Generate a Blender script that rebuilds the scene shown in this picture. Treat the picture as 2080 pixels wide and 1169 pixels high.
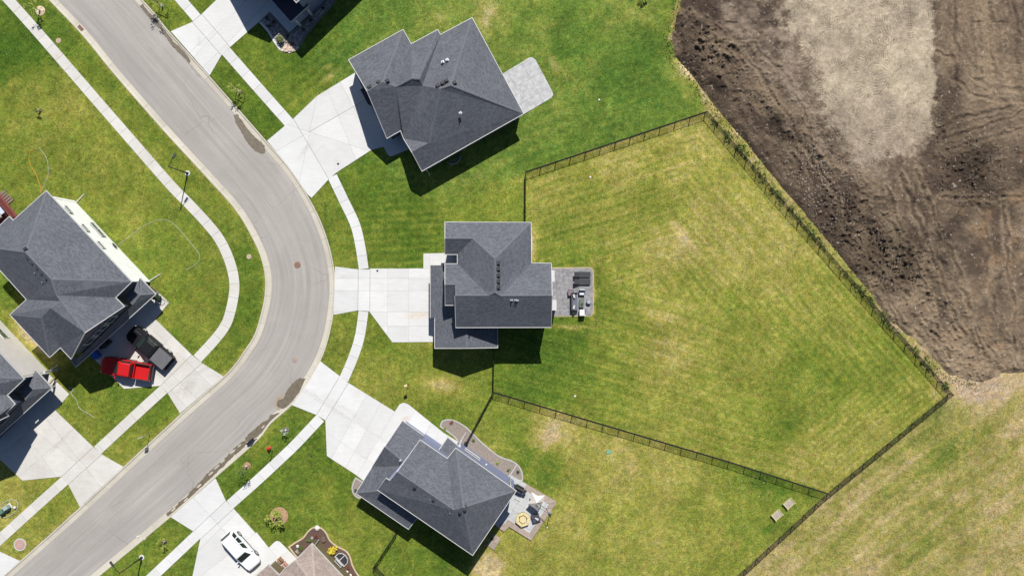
import bpy, bmesh, math, random
import numpy as np
from mathutils import Vector, Matrix
from mathutils.geometry import tessellate_polygon

random.seed(7)
PI = math.pi
S = bpy.context.scene
for o in list(bpy.data.objects):
    bpy.data.objects.remove(o)
COL = S.collection

# ------------------------------------------------------------------ camera, sky, sun
H = 100.0                 # height of the drone above the ground, metres
PPM = 18.0                # photograph pixels per metre on the ground
cam = bpy.data.objects.new('camera', bpy.data.cameras.new('camera'))
COL.objects.link(cam)
cam.location = (0, 0, H)
cam.rotation_euler = (0, 0, 0)
cam.data.sensor_width = 36.0
cam.data.lens = 36.0 * H / (2080 / PPM)
cam.data.clip_end = 6000
S.camera = cam

# shadow of 1 m height falls (-2.5, -13) px  (x right, y up), i.e. sun from the top of the picture
SHX, SHY = -2.6 / PPM, -13.0 / PPM
sun_dir = Vector((-SHX, -SHY, 1.0)).normalized()      # towards the sun
ELEV = math.asin(sun_dir.z)
AZ = math.atan2(sun_dir.x, sun_dir.y)                 # clockwise from +Y
sl = bpy.data.lights.new('sun', 'SUN')
sl.energy = 4.8
sl.angle = math.radians(0.5)
sl.color = (1.0, 0.97, 0.92)
sun = bpy.data.objects.new('sun', sl)
COL.objects.link(sun)
sun.rotation_euler = (-sun_dir).to_track_quat('-Z', 'Y').to_euler()
sun.location = (30, 60, 90)
W = bpy.data.worlds.new('World')
S.world = W
W.use_nodes = True
nt = W.node_tree
nt.nodes.clear()
sky = nt.nodes.new('ShaderNodeTexSky')
sky.sky_type = 'NISHITA'
sky.sun_disc = False
sky.sun_elevation = ELEV
sky.sun_rotation = AZ
sky.air_density = 1.0
sky.ozone_density = 7.0
bg = nt.nodes.new('ShaderNodeBackground')
bg.inputs['Strength'].default_value = 0.057
wo = nt.nodes.new('ShaderNodeOutputWorld')
nt.links.new(sky.outputs[0], bg.inputs[0])
nt.links.new(bg.outputs[0], wo.inputs[0])
S.view_settings.view_transform = 'Standard'
S.view_settings.look = 'None'
S.view_settings.exposure = 0.28
S.view_settings.gamma = 1.0
S.view_settings.use_curve_mapping = False


# ------------------------------------------------------------------ measuring
def P(px, py, z=0.0):
    """a point of the photograph that lies at height z, in metres"""
    k = (1.0 - z / H) / PPM
    return ((px - 1040.0) * k, -(py - 584.5) * k, z)


def P2(px, py, z=0.0):
    return P(px, py, z)[:2]


# ------------------------------------------------------------------ materials
def nodes(name):
    m = bpy.data.materials.new(name)
    m.use_nodes = True
    n = m.node_tree
    return m, n, n.nodes['Principled BSDF']


def mathn(n, op, a, b=None, c=None):
    x = n.nodes.new('ShaderNodeMath')
    x.operation = op
    for i, v in enumerate((a, b, c)):
        if v is None:
            continue
        if isinstance(v, (int, float)):
            x.inputs[i].default_value = v
        else:
            n.links.new(v, x.inputs[i])
    return x.outputs[0]


def mixc(n, fac, a, b, mode='MIX'):
    x = n.nodes.new('ShaderNodeMix')
    x.data_type = 'RGBA'
    x.blend_type = mode
    for i, v in ((0, fac), (6, a), (7, b)):
        if isinstance(v, (int, float)):
            x.inputs[i].default_value = v
        elif isinstance(v, (tuple, list)):
            x.inputs[i].default_value = (v[0], v[1], v[2], 1)
        else:
            n.links.new(v, x.inputs[i])
    return x.outputs[2]


def noise(n, vec, scale, detail=3.0, rough=0.55, dist=0.0):
    x = n.nodes.new('ShaderNodeTexNoise')
    x.inputs['Scale'].default_value = scale
    x.inputs['Detail'].default_value = detail
    x.inputs['Roughness'].default_value = rough
    x.inputs['Distortion'].default_value = dist
    n.links.new(vec, x.inputs['Vector'])
    return x.outputs[0]


def remap(n, v, a, b, c=0.0, d=1.0):
    x = n.nodes.new('ShaderNodeMapRange')
    n.links.new(v, x.inputs[0])
    for i, k in enumerate((a, b, c, d)):
        x.inputs[i + 1].default_value = k
    return x.outputs[0]


def coords(n, kind='Object', scale=None, rot=None):
    t = n.nodes.new('ShaderNodeTexCoord')
    o = t.outputs[kind]
    if scale or rot:
        mp = n.nodes.new('ShaderNodeMapping')
        if scale:
            mp.inputs['Scale'].default_value = scale
        if rot:
            mp.inputs['Rotation'].default_value = (0, 0, rot)
        n.links.new(o, mp.inputs[0])
        o = mp.outputs[0]
    return o


def bumpn(n, bs, h, strength=0.5, dist=0.02):
    b = n.nodes.new('ShaderNodeBump')
    b.inputs['Strength'].default_value = strength
    b.inputs['Distance'].default_value = dist
    n.links.new(h, b.inputs['Height'])
    n.links.new(b.outputs[0], bs.inputs['Normal'])


MATS = {}


def mat(name, c1, c2=None, rough=0.8, scale=2.0, bump=0.0, bscale=30.0, metal=0.0, rnd=0.0, spec=None, fine=0.0):
    """general material: two colours mottled by noise, optional relief and per-object variation"""
    if name in MATS:
        return MATS[name]
    m, n, bs = nodes(name)
    v = coords(n)
    c2 = c2 or tuple(k * 0.82 for k in c1)
    f = remap(n, noise(n, v, scale, 4.0, 0.6), 0.32, 0.68)
    c = mixc(n, f, c1, c2)
    if fine:
        g = remap(n, noise(n, v, bscale, 2.0, 0.6), 0.3, 0.7, 1 - fine, 1 + fine)
        c = mixc(n, 1.0, c, g, 'MULTIPLY')
    if rnd:
        oi = n.nodes.new('ShaderNodeObjectInfo')
        g = remap(n, oi.outputs['Random'], 0, 1, 1 - rnd, 1 + rnd)
        c = mixc(n, 1.0, c, g, 'MULTIPLY')
    n.links.new(c, bs.inputs['Base Color'])
    bs.inputs['Roughness'].default_value = rough
    bs.inputs['Metallic'].default_value = metal
    if spec is not None:
        bs.inputs['Specular IOR Level'].default_value = spec
    if bump:
        bumpn(n, bs, noise(n, v, bscale, 3.0, 0.6), bump, 0.02)
    MATS[name] = m
    return m


def shingle(name, dark, mid, light):
    m, n, bs = nodes(name)
    uv = n.nodes.new('ShaderNodeUVMap')
    uv.uv_map = 'UVMap'
    b = n.nodes.new('ShaderNodeTexBrick')
    b.offset = 0.5
    b.offset_frequency = 2
    n.links.new(uv.outputs[0], b.inputs['Vector'])
    for k, v in (('Scale', 1.0), ('Mortar Size', 0.010), ('Mortar Smooth', 0.3), ('Bias', 0.0), ('Brick Width', 0.31), ('Row Height', 0.145)):
        b.inputs[k].default_value = v
    b.inputs['Color1'].default_value = (*dark, 1)
    b.inputs['Color2'].default_value = (*light, 1)
    b.inputs['Mortar'].default_value = (*[k * 0.45 for k in dark], 1)
    v = coords(n)
    f = remap(n, noise(n, v, 4.5, 5.0, 0.7), 0.3, 0.7)
    c = mixc(n, 0.5, b.outputs['Color'], mixc(n, f, dark, light))
    g = remap(n, noise(n, v, 0.35, 3.0, 0.6), 0.3, 0.7, 0.9, 1.1)
    c = mixc(n, 1.0, c, g, 'MULTIPLY')
    g = remap(n, noise(n, v, 26.0, 2.0, 0.6), 0.3, 0.7, 0.8, 1.2)
    c = mixc(n, 1.0, c, g, 'MULTIPLY')
    n.links.new(c, bs.inputs['Base Color'])
    bs.inputs['Roughness'].default_value = 0.9
    bs.inputs['Specular IOR Level'].default_value = 0.25
    bumpn(n, bs, b.outputs['Fac'], 0.45, -0.012)
    MATS[name] = m
    return m


# marks left on the slabs: rust by the middle garage, oil and tyre rubber on the others
STAINS = [(850, 641, 34, 9, 0.05, (.50, .36, .20), .75), (375, 790, 26, 16, .7, (.34, .31, .24), .8), (410, 752, 30, 5, .45, (.36, .34, .30), .7), (620, 305, 26, 6, .9, (.36, .35, .32), .7),
          (700, 830, 60, 7, -.62, (.40, .39, .37), .6), (640, 800, 30, 6, -.5, (.42, .40, .37), .6), (405, 85, 14, 10, .3, (.36, .37, .32), .6), (130, 890, 50, 6, .75, (.42, .38, .33), .6),
          (110, 910, 60, 5, .75, (.40, .37, .33), .5), (826, 850, 10, 8, .5, (.55, .34, .22), .7), (700, 560, 22, 5, .1, (.44, .42, .38), .5), (258, 690, 30, 20, .7, (.34, .29, .25), .6), (118, 112, 12, 7, .8, (.42, .33, .26), .7)]


def concrete(name, c1, c2, stain=(0.42, 0.38, 0.32), amt=0.25, rnd=0.055):
    if name in MATS:
        return MATS[name]
    m, n, bs = nodes(name)
    v = coords(n)
    oi = n.nodes.new('ShaderNodeObjectInfo')
    c = mixc(n, remap(n, noise(n, v, 0.5, 5.0, 0.65), 0.3, 0.7), c1, c2)
    st = remap(n, noise(n, v, 0.30, 7.0, 0.75, 0.6), 0.52, 0.78, 0.0, amt * 1.5)
    c = mixc(n, st, c, stain)
    for (sx_, sy_, rx_, ry_, ang_, col_, am_) in STAINS:
        mp = n.nodes.new('ShaderNodeMapping')
        mp.vector_type = 'TEXTURE'
        q_ = P(sx_, sy_)
        mp.inputs['Location'].default_value = (q_[0], q_[1], 0)
        mp.inputs['Rotation'].default_value = (0, 0, ang_)
        mp.inputs['Scale'].default_value = (rx_ / PPM, ry_ / PPM, 1)
        n.links.new(v, mp.inputs[0])
        ln_ = n.nodes.new('ShaderNodeVectorMath')
        ln_.operation = 'LENGTH'
        n.links.new(mp.outputs[0], ln_.inputs[0])
        fall = remap(n, ln_.outputs['Value'], 0.1, 1.25, 1.0, 0.0)
        fall = mathn(n, 'MULTIPLY', fall, remap(n, noise(n, v, 1.6, 5.0, 0.7), 0.34, 0.66, 0.0, am_))
        c = mixc(n, fall, c, col_)
    vs = coords(n, 'Object', (0.35, 3.0, 1.0), 0.6)
    c = mixc(n, 1.0, c, remap(n, noise(n, vs, 2.2, 3.0, 0.6), 0.3, 0.7, 0.96, 1.04), 'MULTIPLY')
    c = mixc(n, 1.0, c, remap(n, noise(n, v, 34.0, 2.0, 0.6), 0.3, 0.7, 0.95, 1.05), 'MULTIPLY')
    c = mixc(n, 1.0, c, remap(n, oi.outputs['Random'], 0, 1, 1 - rnd, 1 + rnd), 'MULTIPLY')
    n.links.new(c, bs.inputs['Base Color'])
    bs.inputs['Roughness'].default_value = 0.85
    bs.inputs['Specular IOR Level'].default_value = 0.3
    bumpn(n, bs, noise(n, v, 60.0, 2.0, 0.6), 0.15, 0.01)
    MATS[name] = m
    return m


def grass_mat():
    m, n, bs = nodes('lawn_grass')
    a = n.nodes.new('ShaderNodeAttribute')
    a.attribute_name = 'tone'
    v = coords(n)
    c = a.outputs['Color']
    # fine blades / clumps: light, dark and dry flecks about 5 to 30 cm across
    f1 = remap(n, noise(n, v, 2.2, 5.0, 0.75, 0.4), 0.33, 0.67, 0.66, 1.34)
    c = mixc(n, 1.0, c, f1, 'MULTIPLY')
    f2 = remap(n, noise(n, v, 6.5, 3.0, 0.8, 0.3), 0.3, 0.7, 0.5, 1.5)
    c = mixc(n, 1.0, c, f2, 'MULTIPLY')
    dry = remap(n, noise(n, v, 5.0, 4.0, 0.75, 0.2), 0.56, 0.66, 0.0, 0.8)
    sep = n.nodes.new('ShaderNodeAttribute')
    sep.attribute_name = 'dry'
    dry = mathn(n, 'MULTIPLY', dry, sep.outputs['Fac'])
    c = mixc(n, dry, c, (0.42, 0.37, 0.16))
    hue = remap(n, noise(n, v, 1.3, 4.0, 0.7), 0.40, 0.60, 0.0, 0.45)
    c = mixc(n, hue, c, mixc(n, 1.0, c, (1.30, 1.02, 0.7), 'MULTIPLY'))
    n.links.new(c, bs.inputs['Base Color'])
    bs.inputs['Roughness'].default_value = 0.95
    bs.inputs['Specular IOR Level'].default_value = 0.12
    h = mathn(n, 'ADD', noise(n, v, 7.0, 4.0, 0.75), mathn(n, 'MULTIPLY', noise(n, v, 26.0, 3.0, 0.7), 0.6))
    bumpn(n, bs, h, 0.75, 0.10)
    MATS['lawn_grass'] = m
    return m


def dirt_mat():
    m, n, bs = nodes('bare_soil')
    a = n.nodes.new('ShaderNodeAttribute')
    a.attribute_name = 'tone'
    v = coords(n)
    c = a.outputs['Color']
    c = mixc(n, 1.0, c, remap(n, noise(n, v, 3.4, 5.0, 0.75, 0.5), 0.3, 0.7, 0.74, 1.26), 'MULTIPLY')
    c = mixc(n, 1.0, c, remap(n, noise(n, v, 11.0, 3.0, 0.7), 0.3, 0.7, 0.78, 1.22), 'MULTIPLY')
    st = remap(n, noise(n, v, 12.0, 2.0, 0.5), 0.73, 0.78, 0.0, 0.7)
    c = mixc(n, st, c, (0.42, 0.38, 0.33))
    n.links.new(c, bs.inputs['Base Color'])
    bs.inputs['Roughness'].default_value = 0.95
    bs.inputs['Specular IOR Level'].default_value = 0.15
    h = mathn(n, 'ADD', noise(n, v, 5.0, 6.0, 0.8), mathn(n, 'MULTIPLY', noise(n, v, 20.0, 3.0, 0.7), 0.4))
    bumpn(n, bs, h, 0.8, 0.12)
    MATS['bare_soil'] = m
    return m


def asphalt_mat():
    m, n, bs = nodes('worn_asphalt')
    uv = n.nodes.new('ShaderNodeUVMap')
    uv.uv_map = 'UVMap'
    v = coords(n)
    c = mixc(n, remap(n, noise(n, v, 0.13, 5.0, 0.6), 0.3, 0.7), (0.292, 0.270, 0.247), (0.342, 0.317, 0.291))
    mp = n.nodes.new('ShaderNodeMapping')
    mp.inputs['Scale'].default_value = (0.05, 2.0, 1.0)
    n.links.new(uv.outputs[0], mp.inputs[0])
    c = mixc(n, 1.0, c, remap(n, noise(n, mp.outputs[0], 1.0, 5.0, 0.65), 0.28, 0.72, 0.86, 1.12), 'MULTIPLY')
    mp2 = n.nodes.new('ShaderNodeMapping')
    mp2.inputs['Scale'].default_value = (0.25, 7.0, 1.0)
    n.links.new(uv.outputs[0], mp2.inputs[0])
    c = mixc(n, 1.0, c, remap(n, noise(n, mp2.outputs[0], 1.0, 3.0, 0.6), 0.3, 0.7, 0.955, 1.045), 'MULTIPLY')
    sx = n.nodes.new('ShaderNodeSeparateXYZ')
    n.links.new(uv.outputs[0], sx.inputs[0])
    wob = mathn(n, 'MULTIPLY', mathn(n, 'SUBTRACT', noise(n, v, 0.8, 4.0, 0.6), 0.5), 0.25)
    dseam = mathn(n, 'ABSOLUTE', mathn(n, 'SUBTRACT', mathn(n, 'ADD', sx.outputs[1], wob), 3.3))
    c = mixc(n, 1.0, c, remap(n, dseam, 0.015, 0.06, 1.13, 1.0), 'MULTIPLY')
    for off in (1.25, 2.35, 4.25, 5.35):      # wheel paths
        dw = mathn(n, 'ABSOLUTE', mathn(n, 'SUBTRACT', mathn(n, 'ADD', sx.outputs[1], mathn(n, 'MULTIPLY', wob, 2.0)), off))
        c = mixc(n, 1.0, c, remap(n, dw, 0.1, 0.5, 0.965, 1.0), 'MULTIPLY')
    vo = n.nodes.new('ShaderNodeTexVoronoi')
    vo.feature = 'DISTANCE_TO_EDGE'
    vo.inputs['Scale'].default_value = 0.16
    wv = n.nodes.new('ShaderNodeVectorMath')
    wv.operation = 'ADD'
    nz = n.nodes.new('ShaderNodeTexNoise')
    nz.inputs['Scale'].default_value = 0.9
    nz.inputs['Detail'].default_value = 6.0
    n.links.new(v, nz.inputs['Vector'])
    n.links.new(v, wv.inputs[0])
    n.links.new(nz.outputs['Color'], wv.inputs[1])
    n.links.new(wv.outputs[0], vo.inputs['Vector'])
    crack = mathn(n, 'MULTIPLY', remap(n, vo.outputs['Distance'], 0.002, 0.008, 1.0, 0.0), remap(n, noise(n, v, 0.12, 2.0), 0.50, 0.60, 0.0, 0.35))
    c = mixc(n, crack, c, (0.12, 0.11, 0.10))
    pale = remap(n, noise(n, v, 0.16, 4.0, 0.6, 0.5), 0.55, 0.72, 0.0, 0.35)
    c = mixc(n, pale, c, (0.40, 0.38, 0.335))
    c = mixc(n, 1.0, c, remap(n, noise(n, v, 16.0, 3.0, 0.7), 0.3, 0.7, 0.90, 1.10), 'MULTIPLY')
    n.links.new(c, bs.inputs['Base Color'])
    bs.inputs['Roughness'].default_value = 0.9
    bs.inputs['Specular IOR Level'].default_value = 0.3
    bumpn(n, bs, noise(n, v, 50.0, 2.0, 0.6), 0.25, 0.012)
    MATS['worn_asphalt'] = m
    return m


def siding(name, c, rough=0.6):
    m, n, bs = nodes(name)
    t = n.nodes.new('ShaderNodeNewGeometry')
    sx = n.nodes.new('ShaderNodeSeparateXYZ')
    n.links.new(t.outputs['Position'], sx.inputs[0])
    saw = mathn(n, 'FRACT', mathn(n, 'MULTIPLY', sx.outputs[2], 1 / 0.15))
    v = coords(n)
    cc = mixc(n, 1.0, c, remap(n, noise(n, v, 1.5, 3.0), 0.3, 0.7, 0.95, 1.05), 'MULTIPLY')
    cc = mixc(n, 1.0, cc, remap(n, saw, 0.0, 0.12, 0.88, 1.0), 'MULTIPLY')
    n.links.new(cc, bs.inputs['Base Color'])
    bs.inputs['Roughness'].default_value = rough
    bumpn(n, bs, saw, 0.12, 0.004)
    MATS[name] = m
    return m


M_GRASS = grass_mat()
M_DIRT = dirt_mat()
M_ROAD = asphalt_mat()
M_CONC = concrete('pale_concrete', (0.575, 0.57, 0.555), (0.525, 0.52, 0.505))
M_CONC_OLD = concrete('worn_concrete', (0.55, 0.53, 0.495), (0.475, 0.455, 0.42), amt=0.5)
M_WALK = concrete('sidewalk_concrete', (0.545, 0.525, 0.485), (0.49, 0.47, 0.435), amt=0.3, rnd=0.05)
M_KERB = concrete('kerb_concrete', (0.50, 0.465, 0.385), (0.42, 0.385, 0.315), amt=0.5, rnd=0.05)
M_BASE = mat('joint_grit', (0.34, 0.32, 0.29), rough=0.95)
M_TAR = mat('joint_sealant', (0.13, 0.12, 0.11), rough=0.8)
M_STAMP = mat('stamped_concrete_dark', (0.27, 0.265, 0.27), (0.14, 0.135, 0.14), rough=0.6, scale=2.5, bump=0.3, bscale=12, fine=0.2)
M_STAMP2 = mat('stamped_concrete_pale', (0.46, 0.455, 0.45), (0.30, 0.30, 0.30), rough=0.7, scale=2.0, bump=0.25, bscale=12, fine=0.12)
M_PAVER = mat('pale_paver', (0.47, 0.48, 0.47), (0.38, 0.39, 0.385), rough=0.8, scale=3, rnd=0.07, fine=0.08, bscale=20)
M_PAVER2 = mat('brown_paver', (0.36, 0.29, 0.24), (0.28, 0.22, 0.18), rough=0.85, scale=3, rnd=0.12)
R_GREY = shingle('grey_shingles', (0.068, 0.073, 0.084), (0.098, 0.103, 0.116), (0.148, 0.156, 0.176))
R_BROWN = shingle('brown_shingles', (0.215, 0.165, 0.14), (0.27, 0.22, 0.19), (0.40, 0.33, 0.29))
M_CAP = mat('ridge_cap_shingle', (0.135, 0.141, 0.156), (0.095, 0.10, 0.112), rough=0.9, scale=5, fine=0.15)
M_CAPB = mat('brown_cap_shingle', (0.40, 0.33, 0.28), (0.30, 0.24, 0.20), rough=0.9, scale=5, fine=0.15)
M_TRIM = mat('white_trim', (0.54, 0.53, 0.515), (0.48, 0.47, 0.455), rough=0.45)
W_WHITE = siding('white_siding', (0.93, 0.925, 0.91))
W_CREAM = siding('cream_siding', (0.66, 0.63, 0.59))
W_BLUE = siding('slate_blue_siding', (0.19, 0.215, 0.34))
W_NAVY_SHADE = siding('navy_and_shade_siding', (0.055, 0.075, 0.115))  # navy cladding, and the painted shade on walls turned from the sun
W_OLIVE = siding('olive_siding', (0.16, 0.13, 0.07))
W_GREY = siding('grey_siding', (0.30, 0.31, 0.33))
M_GLASS = mat('window_glass', (0.035, 0.055, 0.05), (0.03, 0.05, 0.05), rough=0.08, spec=0.6)
M_GLASSG = mat('green_tinted_glass', (0.05, 0.10, 0.07), (0.04, 0.08, 0.06), rough=0.12, spec=0.6)
M_BLACK = mat('black_metal', (0.018, 0.018, 0.02), rough=0.45, metal=0.3)
M_FENCE = mat('black_coated_wire', (0.010, 0.011, 0.010), rough=0.6)
M_VENT = mat('dark_vent', (0.022, 0.024, 0.030), rough=0.6)
M_GALV = mat('galvanised_metal', (0.62, 0.63, 0.64), rough=0.35, metal=0.7)
M_TYRE = mat('tyre_rubber', (0.02, 0.02, 0.02), rough=0.85)
M_RIM = mat('alloy_rim', (0.5, 0.5, 0.5), rough=0.3, metal=0.9)
M_RED = mat('red_car_paint', (0.46, 0.010, 0.012), (0.43, 0.009, 0.011), rough=0.45, spec=0.25)
M_BLKP = mat('black_car_paint', (0.012, 0.012, 0.014), (0.010, 0.010, 0.012), rough=0.5, spec=0.15)
M_WHTP = mat('white_car_paint', (0.74, 0.75, 0.77), (0.72, 0.73, 0.75), rough=0.3)
M_GCOV = mat('grey_vinyl_cover', (0.115, 0.115, 0.12), (0.095, 0.095, 0.10), rough=0.7)
M_SGLASS = mat('car_glass', (0.022, 0.034, 0.030), rough=0.15, spec=0.5)
M_PLAST = mat('black_plastic', (0.03, 0.03, 0.032), rough=0.6)
M_LAMPW = mat('clear_lamp', (0.6, 0.6, 0.6), rough=0.2)
M_LAMPR = mat('red_lamp', (0.35, 0.02, 0.02), rough=0.25)
M_BARK = mat('young_bark', (0.16, 0.12, 0.08), rough=0.9, scale=12)
M_WOOD = mat('weathered_wood', (0.40, 0.33, 0.22), (0.30, 0.24, 0.16), rough=0.85, scale=6)
M_PINE = mat('new_pine_wood', (0.62, 0.52, 0.28), (0.54, 0.44, 0.22), rough=0.8, scale=5)
M_MULCH = mat('brown_mulch', (0.125, 0.075, 0.055), (0.07, 0.045, 0.035), rough=0.95, scale=9, bump=0.8, bscale=18, fine=0.35)
M_CHIP = mat('tan_wood_chips', (0.42, 0.27, 0.15), (0.26, 0.16, 0.09), rough=0.95, scale=8, bump=0.8, bscale=18, fine=0.3)
M_GRAVEL = mat('grey_bed_gravel', (0.27, 0.225, 0.19), (0.19, 0.16, 0.14), rough=0.95, scale=6, bump=0.6, bscale=22, fine=0.3)
M_EDGE = mat('tan_edging', (0.50, 0.40, 0.25), (0.40, 0.32, 0.20), rough=0.85)
M_LEAFY = mat('yellow_green_leaves', (0.30, 0.34, 0.05), (0.20, 0.25, 0.03), rough=0.7, scale=6)
M_LEAFG = mat('green_leaves', (0.10, 0.17, 0.025), (0.06, 0.11, 0.015), rough=0.7, scale=6)
M_LEAFD = mat('dark_green_leaves', (0.035, 0.06, 0.02), (0.02, 0.04, 0.012), rough=0.7, scale=6)
M_GOLD = mat('golden_leaves', (0.62, 0.48, 0.02), (0.46, 0.38, 0.03), rough=0.7, scale=6)
M_REDLF = mat('red_leaves', (0.25, 0.04, 0.03), (0.14, 0.03, 0.02), rough=0.7, scale=6)
M_SAGE = mat('silver_leaves', (0.40, 0.44, 0.38), (0.28, 0.33, 0.24), rough=0.8, scale=6)
M_WET = mat('wet_pavement', (0.165, 0.135, 0.095), (0.11, 0.09, 0.063), rough=0.45, scale=2.2, spec=0.5)
M_HOSE = mat('pale_hose', (0.42, 0.44, 0.34), rough=0.6)
M_HOSEO = mat('orange_cord', (0.62, 0.30, 0.03), rough=0.6)
M_BLUEB = mat('blue_bin_plastic', (0.015, 0.10, 0.42), rough=0.4)
M_UGREEN = mat('utility_green', (0.10, 0.20, 0.13), (0.08, 0.16, 0.11), rough=0.5)
M_STONE = mat('pale_stone', (0.46, 0.42, 0.36), (0.32, 0.29, 0.25), rough=0.85, scale=5, rnd=0.15)
M_RIVER = mat('river_stones', (0.40, 0.38, 0.35), (0.16, 0.15, 0.145), rough=0.8, scale=2.3, fine=0.35, bscale=6)
M_REDD = mat('red_stained_deck', (0.20, 0.05, 0.04), (0.14, 0.035, 0.03), rough=0.75, scale=5)
M_CANV = mat('cream_canvas', (0.66, 0.60, 0.54), (0.58, 0.52, 0.47), rough=0.85, scale=5)
M_CUSH = mat('charcoal_cushion', (0.045, 0.045, 0.05), rough=0.85)
M_RUST = mat('rusty_iron', (0.24, 0.135, 0.09), (0.17, 0.10, 0.07), rough=0.8, scale=6)
M_TAN = mat('tan_disc', (0.44, 0.33, 0.24), (0.36, 0.27, 0.19), rough=0.8, scale=6)
M_BRICKR = mat('rose_concrete', (0.46, 0.25, 0.20), (0.36, 0.22, 0.18), rough=0.85, scale=6, fine=0.15)


# ------------------------------------------------------------------ objects
def tag(o, label=None, cat=None, group=None, kind=None):
    if label:
        o['label'] = label
    if cat:
        o['category'] = cat
    if group:
        o['group'] = group
    if kind:
        o['kind'] = kind
    return o


def empty(name, loc, label=None, cat=None, group=None, rz=0.0):
    o = bpy.data.objects.new(name, None)
    o.empty_display_size = 0.2
    COL.objects.link(o)
    o.location = loc
    o.rotation_euler = (0, 0, rz)
    return tag(o, label, cat, group)


class MB:
    """collects boxes, tubes, prisms in one list of vertices and faces"""

    def __init__(s):
        s.v, s.f, s.smooth = [], [], False

    def add(s, vs, fs):
        b = len(s.v)
        s.v += [tuple(p) for p in vs]
        s.f += [tuple(i + b for i in f) for f in fs]
        return s

    def box(s, c, d, rz=0.0, taper=1.0, rx=0.0):
        hx, hy, hz = d[0] / 2, d[1] / 2, d[2] / 2
        R = Matrix.Rotation(rz, 3, 'Z') @ Matrix.Rotation(rx, 3, 'X')
        pts = []
        for z, t in ((-hz, 1.0), (hz, taper)):
            for x, y in ((-hx, -hy), (hx, -hy), (hx, hy), (-hx, hy)):
                q = R @ Vector((x * t, y * t, z))
                pts.append((c[0] + q.x, c[1] + q.y, c[2] + q.z))
        return s.add(pts, [(3, 2, 1, 0), (4, 5, 6, 7), (0, 1, 5, 4), (1, 2, 6, 5), (2, 3, 7, 6), (3, 0, 4, 7)])

    def prism(s, poly, z0, z1):
        n = len(poly)
        if area(poly) < 0:
            poly = poly[::-1]
        vs = [(p[0], p[1], z0) for p in poly] + [(p[0], p[1], z1) for p in poly]
        fs = [(i, (i + 1) % n, n + (i + 1) % n, n + i) for i in range(n)]
        tris = tessellate_polygon([[Vector((p[0], p[1], 0)) for p in poly]])
        for t in tris:
            a, b, c = t
            cr = (poly[b][0] - poly[a][0]) * (poly[c][1] - poly[a][1]) - (poly[b][1] - poly[a][1]) * (poly[c][0] - poly[a][0])
            if cr < 0:
                b, c = c, b
            fs.append((n + a, n + b, n + c))
            fs.append((c, b, a))
        return s.add(vs, fs)

    def tube(s, pts, r, k=6, r2=None, cap=True):
        pts = [Vector(p) for p in pts]
        n = len(pts)
        vs, fs = [], []
        up = Vector((0, 0, 1))
        for i, p in enumerate(pts):
            d = (pts[min(i + 1, n - 1)] - pts[max(i - 1, 0)]).normalized()
            a = d.cross(up)
            if a.length < 1e-3:
                a = d.cross(Vector((1, 0, 0)))
            a.normalize()
            b = d.cross(a).normalized()
            rr = r if r2 is None else r + (r2 - r) * i / (n - 1)
            for j in range(k):
                t = 2 * PI * j / k
                vs.append(p + a * math.cos(t) * rr + b * math.sin(t) * rr)
        for i in range(n - 1):
            for j in range(k):
                fs.append((i * k + j, i * k + (j + 1) % k, (i + 1) * k + (j + 1) % k, (i + 1) * k + j))
        if cap:
            fs.append(tuple(range(k))[::-1])
            fs.append(tuple((n - 1) * k + j for j in range(k)))
        return s.add(vs, fs)

    def lathe(s, c, prof, k=16):
        vs, fs = [], []
        for r, z in prof:
            for j in range(k):
                t = 2 * PI * j / k
                vs.append((c[0] + r * math.cos(t), c[1] + r * math.sin(t), c[2] + z))
        for i in range(len(prof) - 1):
            for j in range(k):
                fs.append((i * k + j, i * k + (j + 1) % k, (i + 1) * k + (j + 1) % k, (i + 1) * k + j))
        fs.append(tuple(range(k))[::-1])
        fs.append(tuple((len(prof) - 1) * k + j for j in range(k)))
        return s.add(vs, fs)

    def build(s, name, m, parent=None, world=False, smooth=False):
        """world=True: vertices are world metres and are moved into the parent's frame"""
        vs = s.v
        if world and parent is not None:
            L = parent.location
            if parent.parent is not None:
                L = L + parent.parent.location
            vs = [(x - L.x, y - L.y, z - L.z) for x, y, z in vs]
        me = bpy.data.meshes.new(name)
        me.from_pydata(vs, [], s.f)
        me.materials.append(m)
        if smooth:
            me.polygons.foreach_set('use_smooth', [True] * len(me.polygons))
        me.update()
        o = bpy.data.objects.new(name, me)
        COL.objects.link(o)
        o.parent = parent
        return o


def area(poly):
    return 0.5 * sum(poly[i][0] * poly[(i + 1) % len(poly)][1] - poly[(i + 1) % len(poly)][0] * poly[i][1] for i in range(len(poly)))


def offset_poly(poly, d):
    """mitred offset of a closed polygon; d > 0 outwards"""
    n = len(poly)
    sgn = 1.0 if area(poly) > 0 else -1.0
    out = []
    for i in range(n):
        a, b, c = Vector(poly[i - 1][:2]), Vector(poly[i][:2]), Vector(poly[(i + 1) % n][:2])
        e1, e2 = (b - a).normalized(), (c - b).normalized()
        n1 = Vector((e1.y, -e1.x)) * sgn
        n2 = Vector((e2.y, -e2.x)) * sgn
        m = n1 + n2
        if m.length < 1e-4:
            m = n1.copy()
        m.normalize()
        k = d / max(0.35, m.dot(n1))
        out.append((b.x + m.x * k, b.y + m.y * k))
    return out


def copy_obj(o, parent=None, loc=None, rz=None):
    c = o.copy()
    COL.objects.link(c)
    c.parent = parent
    if loc is not None:
        c.location = loc
    if rz is not None:
        c.rotation_euler = (0, 0, rz)
    return c


def copy_tree(o, loc, rz=0.0, label=None, scale=None):
    r = copy_obj(o, None, loc, rz)
    if label:
        r['label'] = label
    if scale:
        r.scale = scale
    for ch in list(o.children):
        c = copy_obj(ch, r)
        for g in list(ch.children):
            copy_obj(g, c)
    return r


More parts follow.
